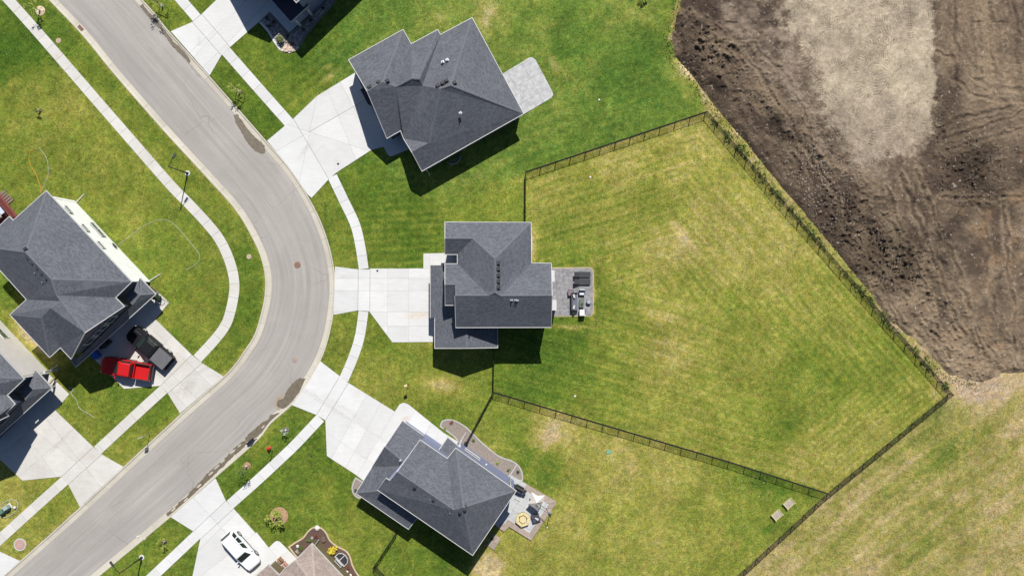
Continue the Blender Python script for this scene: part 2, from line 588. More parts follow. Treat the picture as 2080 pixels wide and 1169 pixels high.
# ------------------------------------------------------------------ numpy noise and fields
def vnoise(x, y, scale, seed):
    r = np.random.RandomState(seed).rand(257, 257).astype(np.float32)
    u, v = x * scale + 1000.0, y * scale + 1000.0
    i, j = np.floor(u).astype(int), np.floor(v).astype(int)
    fu, fv = u - i, v - j
    fu, fv = fu * fu * (3 - 2 * fu), fv * fv * (3 - 2 * fv)
    i, j = i % 256, j % 256
    return (r[i, j] * (1 - fu) + r[i + 1, j] * fu) * (1 - fv) + (r[i, j + 1] * (1 - fu) + r[i + 1, j + 1] * fu) * fv


def fbm(x, y, scale, octs=4, seed=1, gain=0.5):
    t, a, s = 0.0, 1.0, 0.0
    for k in range(octs):
        t = t + a * vnoise(x, y, scale * 2.03 ** k, seed + k * 13)
        s += a
        a *= gain
    return t / s


def inpoly(x, y, poly):
    c = np.zeros(x.shape, bool)
    n = len(poly)
    for i in range(n):
        x1, y1 = poly[i][:2]
        x2, y2 = poly[(i + 1) % n][:2]
        if y1 == y2:
            continue
        c ^= ((y1 > y) != (y2 > y)) & (x < (x2 - x1) * (y - y1) / (y2 - y1) + x1)
    return c


def segdist(x, y, pts):
    """distance to a polyline and arc position"""
    best = np.full(x.shape, 1e9)
    for (x1, y1), (x2, y2) in zip(pts[:-1], pts[1:]):
        dx, dy = x2 - x1, y2 - y1
        t = np.clip(((x - x1) * dx + (y - y1) * dy) / (dx * dx + dy * dy), 0, 1)
        best = np.minimum(best, np.hypot(x - x1 - t * dx, y - y1 - t * dy))
    return best


def catmull(pts, step=1.0):
    out = []
    n = len(pts)
    for i in range(n - 1):
        p0 = Vector(pts[max(i - 1, 0)][:2])
        p1, p2 = Vector(pts[i][:2]), Vector(pts[i + 1][:2])
        p3 = Vector(pts[min(i + 2, n - 1)][:2])
        L = (p2 - p1).length
        k = max(1, int(L / step))
        for j in range(k):
            t = j / k
            q = 0.5 * ((2 * p1) + (p2 - p0) * t + (2 * p0 - 5 * p1 + 4 * p2 - p3) * t * t + (3 * p1 - p0 - 3 * p2 + p3) * t ** 3)
            out.append((q.x, q.y))
    out.append(tuple(pts[-1][:2]))
    return out


def resample(pts, n):
    a = np.array(pts)
    d = np.r_[0, np.cumsum(np.hypot(*(a[1:] - a[:-1]).T))]
    t = np.linspace(0, d[-1], n)
    return [(float(u), float(v)) for u, v in zip(np.interp(t, d, a[:, 0]), np.interp(t, d, a[:, 1]))]


# ------------------------------------------------------------------ road lines (photograph pixels on the ground)
KL = [(-420, -552), (-90, -198), (98.8, 0), (168, 73), (226, 144), (277, 203), (336, 270), (421, 362), (480, 429), (516, 490),
      (532, 530), (538.5, 565), (537.5, 600), (531, 633), (518, 676), (500, 706), (461, 757), (366, 841), (251, 947), (163, 1029),
      (41, 1138), (-120, 1280), (-500, 1620)]
KR = [(-250, -570), (96, -204), (290, 0), (344, 64), (425, 154), (541, 286), (590, 343), (625, 397), (650, 445), (668, 495), (678, 540),
      (682, 585), (677, 639), (667, 688), (651, 733), (625, 778), (593, 822), (551, 859), (522, 895), (438, 969), (347, 1049),
      (202, 1169), (40, 1303), (-340, 1625)]
kl = catmull([P2(*p) for p in KL], 0.6)
kr = catmull([P2(*p) for p in KR], 0.6)
KLp = [(x * PPM + 1040, 584.5 - y * PPM) for x, y in kl]
KRp = [(x * PPM + 1040, 584.5 - y * PPM) for x, y in kr]
ROADPOLY = kl + kr[::-1]

# ------------------------------------------------------------------ the ground
FY = [(1068, 350), (1434, 228), (1577, 402), (1926, 799), (1680, 1001), (1480, 936), (1003, 794), (1003, 664), (1119, 600), (1079, 450), (1067, 450)]
FIELD = [(1434, 228), (1577, 402), (1926, 799), (1680, 1001), (1440, 1222), (1300, 1500), (2600, 1500), (2600, -300), (1380, -300), (1372, 0), (1358, 80), (1420, 180)]
NLAWN = [(1068, 350), (1434, 228), (1420, 180), (1358, 80), (1372, 0), (1380, -200), (700, -200), (690, 0), (640, 120), (760, 330), (900, 400)]
EYARD = [(1003, 794), (1480, 936), (1680, 1001), (1440, 1222), (1300, 1500), (760, 1500), (700, 1250), (800, 1080), (945, 900)]
CTRL = [
    # whole picture: px, py, yellowness, tag of the zone
    (60, 60, .30, 0), (150, 30, .22, 0), (20, 130, .22, 0), (60, 190, .52, 0), (150, 200, .55, 0), (230, 330, .5, 0), (60, 330, .42, 0), (330, 430, .45, 0),
    (400, 530, .42, 0), (360, 600, .40, 0), (300, 400, .5, 0), (480, 360, .33, 0), (512, 560, .22, 0), (515, 650, .2, 0), (230, 120, .28, 0), (330, 230, .33, 0),
    (420, 320, .35, 0), (20, 620, .3, 0), (60, 680, .8, 0), (150, 760, .5, 0), (180, 800, .45, 0), (260, 830, .3, 0), (150, 870, .5, 0), (30, 1000, .75, 0), (100, 1040, .55, 0),
    (320, 850, .3, 0), (250, 900, .5, 0), (480, 940, .18, 0), (560, 1000, .3, 0), (600, 900, .2, 0), (650, 980, .32, 0), (700, 1080, .5, 0), (640, 1030, .35, 0), (550, 880, .5, 0),
    (250, 1130, .35, 0), (390, 1130, .28, 0), (700, 680, .45, 0), (770, 780, .6, 0), (900, 790, .72, 0), (850, 740, .45, 0), (820, 700, .35, 0), (950, 760, .45, 0), (700, 450, .4, 0),
    (690, 500, .4, 0), (800, 450, .30, 0), (830, 500, .2, 0), (920, 420, .42, 0), (1010, 420, .5, 0), (800, 400, .22, 0), (740, 400, .22, 0), (880, 395, .35, 0), (640, 170, .35, 0), (600, 130, .15, 0),
    (660, 190, .35, 0), (520, 140, .32, 0), (480, 180, .18, 0), (540, 240, .12, 0), (340, 30, .3, 0), (730, 60, .05, 0), (820, 30, .2, 0), (700, 90, .12, 0), (700, 960, .2, 0), (900, 830, .3, 0),
    (760, 1060, .35, 0), (740, 1140, .4, 0),
    (1000, 20, .45, 2), (1150, 80, .05, 2), (1250, 150, .0, 2), (1300, 100, .0, 2), (1200, 240, .12, 2), (1100, 290, .2, 2), (1000, 330, .25, 2), (1350, 200, .05, 2), (1290, 30, .35, 2),
    (1130, 130, .28, 2), (1060, 60, .22, 2), (940, 370, .3, 2), (760, 90, .1, 2), (900, 60, .3, 2), (1170, 160, .25, 2), (1400, 150, .5, 2),
    (1100, 400, .7, 1), (1150, 470, .5, 1), (1250, 345, .85, 1), (1400, 290, .8, 1), (1330, 420, .5, 1), (1250, 500, .62, 1), (1180, 540, .35, 1), (1350, 510, .85, 1), (1450, 450, .8, 1),
    (1400, 580, .6, 1), (1500, 620, .55, 1), (1350, 650, .72, 1), (1370, 720, .85, 1), (1250, 650, .5, 1), (1160, 700, .22, 1), (1100, 760, .22, 1), (1250, 780, .48, 1), (1400, 800, .6, 1),
    (1550, 700, .55, 1), (1650, 760, .4, 1), (1600, 870, .42, 1), (1700, 780, .42, 1), (1800, 750, .45, 1), (1860, 820, .6, 1), (1650, 950, .75, 1), (1760, 880, .72, 1), (1500, 900, .62, 1),
    (1590, 520, .8, 1), (1700, 600, .62, 1), (1200, 400, .6, 1), (1480, 520, .8, 1), (1210, 600, .3, 1),
    (1950, 860, 0.58, 3), (1800, 950, 0.64, 3), (1700, 1050, 0.75, 3), (1850, 1050, 0.66, 3), (2000, 950, 0.72, 3), (2050, 1050, 0.90, 3), (1950, 1130, 0.85, 3), (1600, 1160, 0.90, 3),
    (1970, 800, 1.05, 3), (2060, 1150, 0.75, 3), (1760, 1130, 0.80, 3), (2060, 860, 0.90, 3), (1650, 1090, 0.70, 3), (1450, 190, 0.75, 3), (1500, 290, 0.70, 3), (1900, 900, 0.50, 3),
    (980, 860, .5, 4), (1040, 880, .35, 4), (1130, 860, 1.0, 4), (1080, 950, .2, 4), (1200, 920, .75, 4), (1250, 950, .85, 4), (1350, 980, .8, 4), (1400, 1010, .65, 4), (1500, 1020, .5, 4),
    (1550, 970, .3, 4), (1300, 1050, .7, 4), (1150, 1080, .75, 4), (1100, 1150, .65, 4), (1400, 1130, .6, 4), (900, 1120, .2, 4), (850, 1140, .3, 4), (1250, 1150, .55, 4), (990, 1080, .7, 4), (1010, 910, .6, 4)]
RAMP = np.array([[0.0, .050, .104, .012], [0.25, .090, .146, .018], [0.5, .154, .190, .029], [0.75, .235, .236, .052], [1.0, .335, .295, .108], [1.3, .43, .36, .19]])
DIRT = [(1385, -260), (1376, 0), (1356, 70), (1366, 118), (1412, 172), (1448, 222), (1508, 292), (1588, 392), (1650, 462), (1762, 600), (1800, 655), (1885, 722), (1925, 768), (1990, 782), (2060, 762), (2160, 770), (2420, 740), (2420, -260)]
BLOBS = [  # px, py, rx, ry, angle, strength (yellowness)
    (985, 1150, 26, 22, 0, 1.4), (1120, 880, 26, 12, -1.0, .55), (1090, 930, 45, 7, -1.0, .25), (1084, 500, 9, 34, 0, .7), (905, 785, 42, 14, .2, .4), (990, 35, 16, 30, .2, .4), (895, 35, 20, 12, 0, .3),
    (1130, 125, 6, 22, -.5, .6), (1400, 140, 26, 14, .9, .8), (60, 690, 70, 8, .85, .6), (1164, 660, 50, 4, 0, .6), (1208, 590, 4, 55, 0, .6), (670, 135, 10, 6, 0, .6), (675, 158, 8, 14, .6, .5),
    (1330, 640, 40, 12, .4, .3), (1900, 800, 8, 14, 0, .4), (1975, 790, 60, 28, .2, .4), (75, 960, 30, 10, .3, .45), (110, 967, 10, 5, .3, .6), (1380, 470, 40, 12, .9, .35),
    (1090, 1085, 20, 10, 0, .3), (880, 700, 30, 10, 0, .2), (660, 605, 3, 3, 0, 0)]
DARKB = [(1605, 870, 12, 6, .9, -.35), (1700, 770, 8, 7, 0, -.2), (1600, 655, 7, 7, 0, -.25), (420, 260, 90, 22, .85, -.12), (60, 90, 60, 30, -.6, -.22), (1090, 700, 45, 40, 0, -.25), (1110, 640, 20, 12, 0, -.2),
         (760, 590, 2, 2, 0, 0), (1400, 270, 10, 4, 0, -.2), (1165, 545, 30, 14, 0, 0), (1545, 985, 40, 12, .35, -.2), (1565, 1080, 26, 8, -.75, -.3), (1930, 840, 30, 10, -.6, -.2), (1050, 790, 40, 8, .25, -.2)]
STRIPES = [  # centre px, py, radius, direction angle (photo, y down), wavelength px, amplitude, sharpness
    (1750, 780, 240, .86, 13, .06, 1), (1500, 560, 200, .84, 12, .05, 1), (1200, 760, 150, .18, 9, .07, 1), (1550, 900, 170, .28, 12, .05, 1), (1250, 330, 190, -.32, 15, .05, 1), (820, 470, 110, -.07, 15, .12, 1),
    (720, 960, 150, .88, 13, .09, 3), (1060, 900, 130, .26, 17, .10, 4), (640, 130, 130, -.66, 17, .06, 1), (850, 1130, 120, -.1, 9, .06, 2), (530, 930, 90, -.75, 10, .05, 1), (280, 850, 120, -.75, 11, .04, 1), (1800, 1080, 320, -.66, 22, .05, 1),
    (900, 620, 0.1, 0, 10, 0, 1), (800, 730, 90, .45, 14, .05, 1), (1100, 270, 130, -.4, 22, .06, 1), (30, 600, 60, .85, 8, .05, 1)]


def lawn_fields(px, py):
    x, y = px / PPM, py / PPM
    wx = px + (fbm(x, y, .22, 3, 51) - .5) * 60
    wy = py + (fbm(x, y, .22, 3, 77) - .5) * 60
    zone = np.zeros(px.shape, int)
    for zi, poly in ((1, FY), (2, NLAWN), (3, FIELD), (4, EYARD)):
        jx = px + (fbm(x, y, 1.2, 2, 5 + zi) - .5) * 8
        zone[inpoly(jx, py, poly)] = zi
    Y = np.zeros(px.shape)
    for zi in range(5):
        m = zone == zi
        if not m.any():
            continue
        num = np.zeros(m.sum())
        den = np.zeros(m.sum()) + 1e-9
        for cx, cy, v, z in CTRL:
            if z != zi:
                continue
            d2 = (wx[m] - cx) ** 2 + (wy[m] - cy) ** 2
            w = 1.0 / (d2 + 500.0) ** 1.6
            num += w * v
            den += w
        Y[m] = num / den
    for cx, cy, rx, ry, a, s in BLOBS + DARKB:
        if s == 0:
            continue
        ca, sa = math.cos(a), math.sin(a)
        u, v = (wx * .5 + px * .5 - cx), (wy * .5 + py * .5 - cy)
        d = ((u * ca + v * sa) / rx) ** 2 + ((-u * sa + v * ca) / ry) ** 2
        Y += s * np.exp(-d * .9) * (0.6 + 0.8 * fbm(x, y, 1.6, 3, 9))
    for cx, cy, r, a, wl, amp, sh in STRIPES:
        if amp == 0:
            continue
        d2 = ((px - cx) ** 2 + (py - cy) ** 2) / r ** 2
        m = d2 < 4
        v = -(px[m] - cx) * math.sin(a) + (py[m] - cy) * math.cos(a) + (fbm(x[m], y[m], .10, 2, 33) - .5) * 26 + (fbm(x[m], y[m], .9, 2, 35) - .5) * 4
        w = np.sin(v / wl * 2 * PI)
        if sh > 1:
            w = np.maximum(0, w) ** sh * 1.5 - .25
        Y[m] += amp * w * np.exp(-d2[m] * .9) * (0.4 + 1.2 * fbm(x[m], y[m], .35, 2, 36))
    Y += np.where(zone == 2, .07 + .5 * np.clip(fbm(x, y, 1.2, 4, 96, .7) - .55, 0, 1), 0)
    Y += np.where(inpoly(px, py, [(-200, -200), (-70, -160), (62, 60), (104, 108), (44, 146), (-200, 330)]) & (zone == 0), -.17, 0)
    Y += np.where(inpoly(px, py, [(560, 235), (700, 120), (860, 20), (900, -60), (980, -60), (800, 60), (640, 195), (600, 238)]), .10, 0)
    # passes of the mower parallel to the fences of the big yard, and tractor passes in the field
    m = zone == 1
    dd = np.full(px.shape, 1e9)
    for a_, b_ in ((0, 1), (1, 2), (2, 3), (3, 4), (4, 5), (5, 6)):
        pa, pb = FY[a_], FY[b_]
        dd = np.minimum(dd, segdist(px, py, [pa, pb]))
    vv = dd + (fbm(x, y, .10, 2, 91) - .5) * 26
    st = np.sin(vv / 11.5 * 2 * PI) * .55 + np.sin(vv / 26.0 * 2 * PI) * .45
    Y += np.where(m, st * .13 * (.3 + 1.4 * fbm(x, y, .2, 3, 92)), 0)
    m = zone == 3
    vv = (px - 1926) * .634 + (py - 799) * .773 + (fbm(x, y, .08, 2, 93) - .5) * 40
    st = np.sin(vv / 21.0 * 2 * PI) * .35 + np.sin(vv / 58.0 * 2 * PI) * .65
    al = fbm(((px - 1926) * .773 - (py - 799) * .634) / 200.0, vv / 30.0, 1.0, 4, 94) - .5
    Y += np.where(m, st * .10 + al * .46 + .0, 0)
    # blotches at several sizes
    Y += (fbm(x, y, .16, 4, 3) - .5) * np.where(zone == 1, .14, .24) + (fbm(x, y, .7, 4, 4, .6) - .5) * np.where(zone == 1, .30, .40) + (fbm(x, y, 2.6, 2, 44) - .5) * .30
    # dry strip along kerbs and walks on the west side
    d = segdist(px, py, KLp[::3])
    Y += np.where(d < 16, .4 * np.exp(-d / 7.0), 0) * (fbm(x, y, .5, 3, 8) * 1.6 - .2)
    lum = 1.0 + (fbm(x, y, .35, 4, 21) - .5) * .40 + (fbm(x, y, 1.5, 3, 22, .6) - .5) * .5
    Y = np.clip(Y, 0, 1.3)
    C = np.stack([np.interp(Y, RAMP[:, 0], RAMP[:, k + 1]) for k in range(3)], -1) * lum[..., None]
    # the lawn of the north house is a cooler green
    w2 = np.zeros(px.shape)
    for k in range(6):
        jx = px + (fbm(x, y, .5, 3, 300 + k) - .5) * 110
        jy = py + (fbm(x, y, .5, 3, 320 + k) - .5) * 110
        w2 += inpoly(jx, jy, NLAWN) / 6.0
    w2 = np.where(zone == 1, 0, np.where((zone == 2) & (py > 330), w2, np.maximum(w2, (zone == 2) * .6)))[..., None]
    C = C * (1 + w2 * (np.array([1.08, 1.12, 1.45]) - 1))
    C[zone == 3] *= np.array([1.02, .95, 1.3])
    db = segdist(px, py, [(1800, 655), (1885, 722), (1925, 768), (1990, 782), (2060, 762), (2160, 770), (2420, 740)])
    dust = np.clip(np.exp(-db / 24.0) * 1.3 * np.clip(fbm(x, y, .5, 5, 95, .65) * 3 - .9, 0, 1), 0, .85)[..., None]
    dust = np.where((zone == 3)[..., None], dust, 0)
    C = C * (1 - dust) + np.array([.33, .265, .185]) * dust
    soil = np.clip((Y - .98) * 3.5, 0, .8)[..., None] * (fbm(x, y, 1.1, 3, 66) > .45)[..., None]
    C = C * (1 - soil * .5) + np.array([.30, .24, .17]) * soil * .5
    dry = np.clip(.12 + Y * .85, 0, 1) * np.clip(fbm(x, y, .3, 3, 71) * 2.6 - .75, 0, 1.2)
    return C, dry


def heightmap(name, x0, x1, y0, y1, step, fn, m, outer=None):
    nx, ny = int((x1 - x0) / step) + 1, int((y1 - y0) / step) + 1
    X, Y = np.meshgrid(np.linspace(x0, x1, nx), np.linspace(y0, y1, ny), indexing='ij')
    Z, C, D, keep = fn(X, Y)
    idx = np.arange(nx * ny).reshape(nx, ny)
    q = np.stack([idx[:-1, :-1], idx[1:, :-1], idx[1:, 1:], idx[:-1, 1:]], -1)
    if keep is not None:
        k = keep[:-1, :-1] & keep[1:, :-1] & keep[1:, 1:] & keep[:-1, 1:]
        q = q[k]
    q = q.reshape(-1, 4)
    co = np.stack([X, Y, Z], -1).reshape(-1, 3)
    C = np.concatenate([C, np.ones(C.shape[:2] + (1,))], -1).reshape(-1, 4)
    D = D.reshape(-1)
    if outer:
        R = outer
        ring = [(x0, y0), (x1, y0), (x1, y1), (x0, y1)]
        far = [(-R, -R), (R, -R), (R, R), (-R, R)]
        b = len(co)
        zo = [Z[0, 0], Z[-1, 0], Z[-1, -1], Z[0, -1]]
        co = np.vstack([co, [(p[0], p[1], 0.0) for p in ring], [(p[0], p[1], 0.0) for p in far]])
        C = np.vstack([C, np.tile([.12, .16, .03, 1], (8, 1))])
        D = np.r_[D, np.full(8, .4)]
        q = np.vstack([q, [(b + 4 + i, b + 4 + (i + 1) % 4, b + (i + 1) % 4, b + i) for i in range(4)]])
    used = np.zeros(len(co), bool)
    used[q.ravel()] = True
    remapi = np.cumsum(used) - 1
    co, C, D, q = co[used], C[used], D[used], remapi[q]
    me = bpy.data.meshes.new(name)
    me.vertices.add(len(co))
    me.vertices.foreach_set('co', co.astype(np.float32).ravel())
    me.loops.add(q.size)
    me.loops.foreach_set('vertex_index', q.astype(np.int32).ravel())
    me.polygons.add(len(q))
    me.polygons.foreach_set('loop_start', np.arange(0, q.size, 4, dtype=np.int32))
    me.polygons.foreach_set('loop_total', np.full(len(q), 4, np.int32))
    me.update(calc_edges=True)
    me.polygons.foreach_set('use_smooth', np.ones(len(q), bool))
    a = me.attributes.new('tone', 'FLOAT_COLOR', 'POINT')
    a.data.foreach_set('color', C.astype(np.float32).ravel())
    a = me.attributes.new('dry', 'FLOAT', 'POINT')
    a.data.foreach_set('value', np.clip(D, 0, 1).astype(np.float32))
    me.materials.append(m)
    me.validate()
    o = bpy.data.objects.new(name, me)
    COL.objects.link(o)
    return o


def ground_fn(X, Y):
    px, py = X * PPM + 1040, 584.5 - Y * PPM
    C, dry = lawn_fields(px, py)
    inside = inpoly(X, Y, ROADPOLY)
    d = np.minimum(segdist(X, Y, kl[::2]), segdist(X, Y, kr[::2]))
    Z = (fbm(X, Y, .5, 3, 12) - .5) * .03
    sink = np.where(inside, np.clip(d / .35, 0, 1), 0)
    Z = Z * (1 - np.clip(sink * 2, 0, 1)) - .35 * sink
    edge = np.minimum(np.minimum(X + 76, 76 - X), np.minimum(Y + 46, 46 - Y))
    Z = np.where(inside, Z, Z * np.clip(edge / 3, 0, 1))
    dsoil = inpoly(px, py, DIRT)
    ds = segdist(px, py, DIRT) / PPM
    Z = np.where(dsoil, Z - 1.2 * np.clip((ds - .3) / 2.0, 0, 1), Z)
    return Z, C, dry, None


ground = heightmap('ground', -76, 76, -46, 46, 0.19, ground_fn, M_GRASS, outer=1500)
tag(ground, 'mown lawns and rough grass running between the houses', kind='structure')

# coarse clumps, clover and dandelions standing out of the mown grass: real blades, far too many to count
def tufts(name, label, m, n, seed_, zones, hmin, hmax, wid):
    rr = np.random.RandomState(seed_)
    tx, ty = rr.uniform(-60, 60, n), rr.uniform(-36, 36, n)
    px, py = tx * PPM + 1040, 584.5 - ty * PPM
    dens = fbm(tx, ty, .35, 3, seed_ + 5, .6)
    ok = (dens + rr.uniform(-.12, .12, n)) > .55
    ok &= ~inpoly(tx, ty, ROADPOLY)
    ok &= ~inpoly(px, py, [(a - 16, b + 14) for a, b in DIRT])
    if zones:
        zz = np.zeros(n, bool)
        for pg in zones:
            zz |= inpoly(px, py, pg)
        ok &= zz
    ok &= np.minimum(segdist(tx, ty, kl[::3]), segdist(tx, ty, kr[::3])) > .1
    tx, ty = tx[ok], ty[ok]
    k = len(tx)
    a, w = rr.uniform(0, PI, k), rr.uniform(.5, 1, k) * wid
    h = rr.uniform(hmin, hmax, k)
    lx, ly = rr.uniform(-.06, .06, k), rr.uniform(-.06, .06, k)
    co = np.stack([tx - np.cos(a) * w, ty - np.sin(a) * w, np.full(k, -.01), tx + np.cos(a) * w, ty + np.sin(a) * w, np.full(k, -.01),
                   tx + np.cos(a) * w * .8 + lx, ty + np.sin(a) * w * .8 + ly, h, tx - np.cos(a) * w * .8 + lx, ty - np.sin(a) * w * .8 + ly, h], -1).reshape(-1, 3)
    me = bpy.data.meshes.new(name)
    me.from_pydata(co.tolist(), [], np.arange(4 * k).reshape(-1, 4).tolist())
    me.materials.append(m)
    o = bpy.data.objects.new(name, me)
    COL.objects.link(o)
    tag(o, label, kind='stuff')


tufts('grass_tufts', 'pale coarse tufts standing in the mown lawns', mat('pale_tuft', (.34, .36, .09), (.24, .29, .05), rough=.9, scale=2), 60000, 401, None, .025, .045, .07)
tufts('grass_tufts', 'dark green clumps standing in the mown lawns', mat('dark_tuft', (.045, .10, .012), (.03, .075, .01), rough=.9, scale=2), 42000, 402, None, .03, .06, .06)
tufts('clover_clumps', 'light green clover clumps in the north back lawn', mat('clover', (.17, .28, .05), (.12, .21, .03), rough=.9, scale=2), 60000, 403, [NLAWN], .03, .05, .08)
tufts('dry_tufts', 'straw coloured tufts in the dry field and yards', mat('dry_tuft', (.46, .40, .20), (.36, .30, .13), rough=.9, scale=2), 80000, 404, [FIELD, EYARD], .025, .05, .07)

# ------------------------------------------------------------------ the bare building plot
CLAY = [(1560, -260), (1590, 0), (1612, 60), (1640, 130), (1660, 190), (1685, 250), (1715, 300), (1755, 345), (1785, 352), (1805, 330), (1870, 290), (1893, 270), (1896, 130), (1897, 0), (1900, -260)]
GREYP = [(1470, 0), (1480, 80), (1540, 150), (1600, 220), (1650, 290), (1720, 340), (1780, 360), (1640, 130), (1600, 0)]


RUTS = [[(1452, 110), (1490, 190), (1530, 280), (1585, 360)], [(1480, 95), (1545, 150), (1600, 240), (1655, 330), (1700, 400), (1722, 470)], [(1530, 90), (1600, 170), (1640, 260), (1700, 350)],
        [(1475, 60), (1500, 90), (1560, 70)], [(1420, 90), (1450, 80), (1490, 100), (1510, 140)], [(1600, 300), (1625, 350), (1632, 410)], [(1690, 420), (1745, 500), (1790, 600), (1850, 690)],
        [(1830, 350), (1860, 440), (1910, 560), (1960, 690)], [(1860, 350), (1895, 430), (1950, 560), (1995, 720)], [(1900, 470), (1960, 600), (2020, 740)], [(1990, 420), (2010, 560), (2030, 740)],
        [(2040, 400), (2050, 560), (2062, 740)], [(1760, 560), (1830, 640), (1900, 720)], [(1780, 540), (1850, 610), (1930, 720)], [(1800, 380), (1830, 470), (1880, 600), (1930, 720)],
        [(1938, -80), (1940, 60), (1945, 160), (1975, 200), (2040, 205)], [(1960, -80), (1962, 70), (1970, 150), (2010, 180), (2080, 185)], [(1985, -80), (1988, 60), (1992, 150)], [(2008, -80), (2012, 80), (2016, 150)],
        [(2034, -80), (2038, 60), (2042, 140)], [(2060, -80), (2064, 60), (2066, 150)], [(1905, 110), (1930, 120), (1945, 150), (1940, 170)], [(1900, 285), (1980, 265), (2080, 230)], [(1905, 305), (2000, 285), (2090, 262)],
        [(1900, 262), (1960, 240), (2060, 215)], [(1905, 400), (1990, 405), (2085, 395)], [(1640, 480), (1700, 560), (1770, 660)]]


def dirt_fn(X, Y):
    px, py = X * PPM + 1040, 584.5 - Y * PPM
    x, y = X, Y
    wx = px + (fbm(x, y, .5, 4, 101) - .5) * 46
    wy = py + (fbm(x, y, .5, 4, 102) - .5) * 46
    din = inpoly(wx * .55 + px * .45, wy * .55 + py * .45, DIRT)
    d = segdist(px, py, DIRT) / PPM
    near = np.where(din, np.clip(d / .9, 0, 1), 0)
    clay = inpoly(np.where(px > 1840, px + (wx - px) * .55, wx), py, CLAY).astype(float)
    # soft version of the clay mask by jittered sampling
    for k in range(5):
        jx = wx + (fbm(x, y, 1.2, 4, 200 + k, .65) - .5) * 190
        jy = wy + (fbm(x, y, 1.2, 4, 220 + k, .65) - .5) * 190
        clay += inpoly(np.where(px > 1840, px + (jx - px) * .45, jx), jy, CLAY)
    clay /= 6.0
    grey = np.zeros(px.shape)
    for k in range(4):
        jx = wx + (fbm(x, y, 1.2, 3, 240 + k) - .5) * 120
        jy = wy + (fbm(x, y, 1.2, 3, 260 + k) - .5) * 120
        grey += inpoly(jx, jy, GREYP) / 4.0
    # ---- relief
    big = fbm(x, y, .12, 4, 110)
    mid = fbm(x, y, .8, 5, 111, .6)
    clod = fbm(x, y, 2.6, 3, 112, .6)
    Z = (big - .5) * .5 + (mid - .5) * .46 * (1 - clay * .75)
    # windrows parallel to the fence on the near side
    u = (px - 1434) * .66 + (py - 228) * .75
    v = -(px - 1434) * -.75 + (py - 228) * -.66      # distance east of the fence line
    band = np.exp(-((v - 90 - 20 * np.sin(u / 130)) / 70.0) ** 2)
    Z += band * (.20 * np.sin(v / 19.0 + (fbm(x, y, .3, 3, 130) - .5) * 7) + .10 * np.sin(v / 8.0 + (fbm(x, y, .3, 3, 131) - .5) * 9)) * (1 - clay)
    rowm = np.clip((px - 1890) / 30, 0, 1) * np.clip((250 - py) / 60, 0, 1)
    Z += rowm * .16 * np.sin(px / 7.5 + (fbm(x, y, .15, 2, 132) - .5) * 6)
    fan = np.clip((py - 360) / 80, 0, 1) * np.clip((px - 1640) / 80, 0, 1)
    ang = np.arctan2(px - 1500, 1500 - py)
    Z += fan * .15 * np.sin(ang * 150 + (fbm(x, y, .2, 3, 133) - .5) * 8) * np.clip(fbm(x, y, .3, 2, 134) * 2.2 - .4, 0, 1)
    rut = np.zeros(px.shape)
    rj = (fbm(x, y, .5, 4, 190, .6) - .5)
    jx, jy = px + rj * 26, py + (fbm(x, y, .5, 4, 191, .6) - .5) * 26
    for i_, line_ in enumerate(RUTS):
        dl = segdist(jx, jy, line_)
        k_ = (.6 + .8 * ((i_ * 37) % 10) / 10.0)
        Z -= k_ * .085 * np.exp(-(dl / 3.0) ** 2)
        Z += k_ * .07 * np.exp(-((dl - 6.5) / 3.2) ** 2)
        rut = np.maximum(rut, k_ * np.exp(-((dl - 7) / 5.0) ** 2))
    rut = np.clip(rut * (fbm(x, y, .9, 3, 192, .6) * 2.2 - .5), 0, 1)
    # clods: strongest in three rough patches
    cl = np.exp(-(((px - 1975) / 75) ** 2 + ((py - 355) / 60) ** 2)) * 1.3 + np.exp(-(((px - 1810) / 80) ** 2 + ((py - 530) / 60) ** 2)) * 1.0 \
        + np.exp(-(((px - 1430) / 60) ** 2 + ((py - 110) / 60) ** 2)) * 1.0 + np.exp(-(((px - 1700) / 60) ** 2 + ((py - 450) / 60) ** 2)) * .9 + band * .7 + .25 \
        + np.exp(-(((px - 1910) / 16) ** 2 + ((py - 250) / 60) ** 2)) * .9
    cl *= (1 - clay * .9)
    Z += cl * np.clip(clod - .52, 0, 1) * 1.0
    Z -= cl * np.clip(.40 - fbm(x, y, 2.0, 3, 140, .6), 0, 1) * .6
    # tracked-vehicle prints: short cross bars pressed into the soil
    rs = np.random.RandomState(5)
    x0, y0, st = X[0, 0], Y[0, 0], X[1, 0] - X[0, 0]
    T = np.zeros(X.shape)
    for k in range(210):
        if k < 140:
            a, b = rs.uniform(1585, 1895), rs.uniform(-60, 345)
        else:
            a, b = rs.uniform(1430, 2080), rs.uniform(-60, 700)
        cx, cy = P2(a, b)
        th = rs.uniform(0, 2 * PI)
        cur = rs.uniform(-.35, .35)
        Ln = rs.uniform(1.0, 5.0)
        dep = rs.uniform(.02, .06) * (1 if k < 140 else .6)
        for off in ((-.8, .8) if rs.rand() < .35 else (0,)):
            sv = np.arange(0, Ln, .05)
            tt = th + cur * sv
            lx = cx + np.cumsum(np.cos(tt)) * .05
            ly = cy + np.cumsum(np.sin(tt)) * .05
            for w in np.arange(-.26, .27, .06):
                gx = ((lx - np.sin(tt) * (off + w) - x0) / st).astype(int)
                gy = ((ly + np.cos(tt) * (off + w) - y0) / st).astype(int)
                ok = (gx >= 0) & (gy >= 0) & (gx < X.shape[0]) & (gy < X.shape[1])
                T[gx[ok], gy[ok]] = (np.where((sv[ok] % .26) < .12, -dep, dep * .3))
    T *= np.clip(fbm(x, y, .6, 2, 150) * 2.2 - .3, 0, 1)
    Z += T
    for _ in range(5):                                                    # gouges left by the bucket
        pass
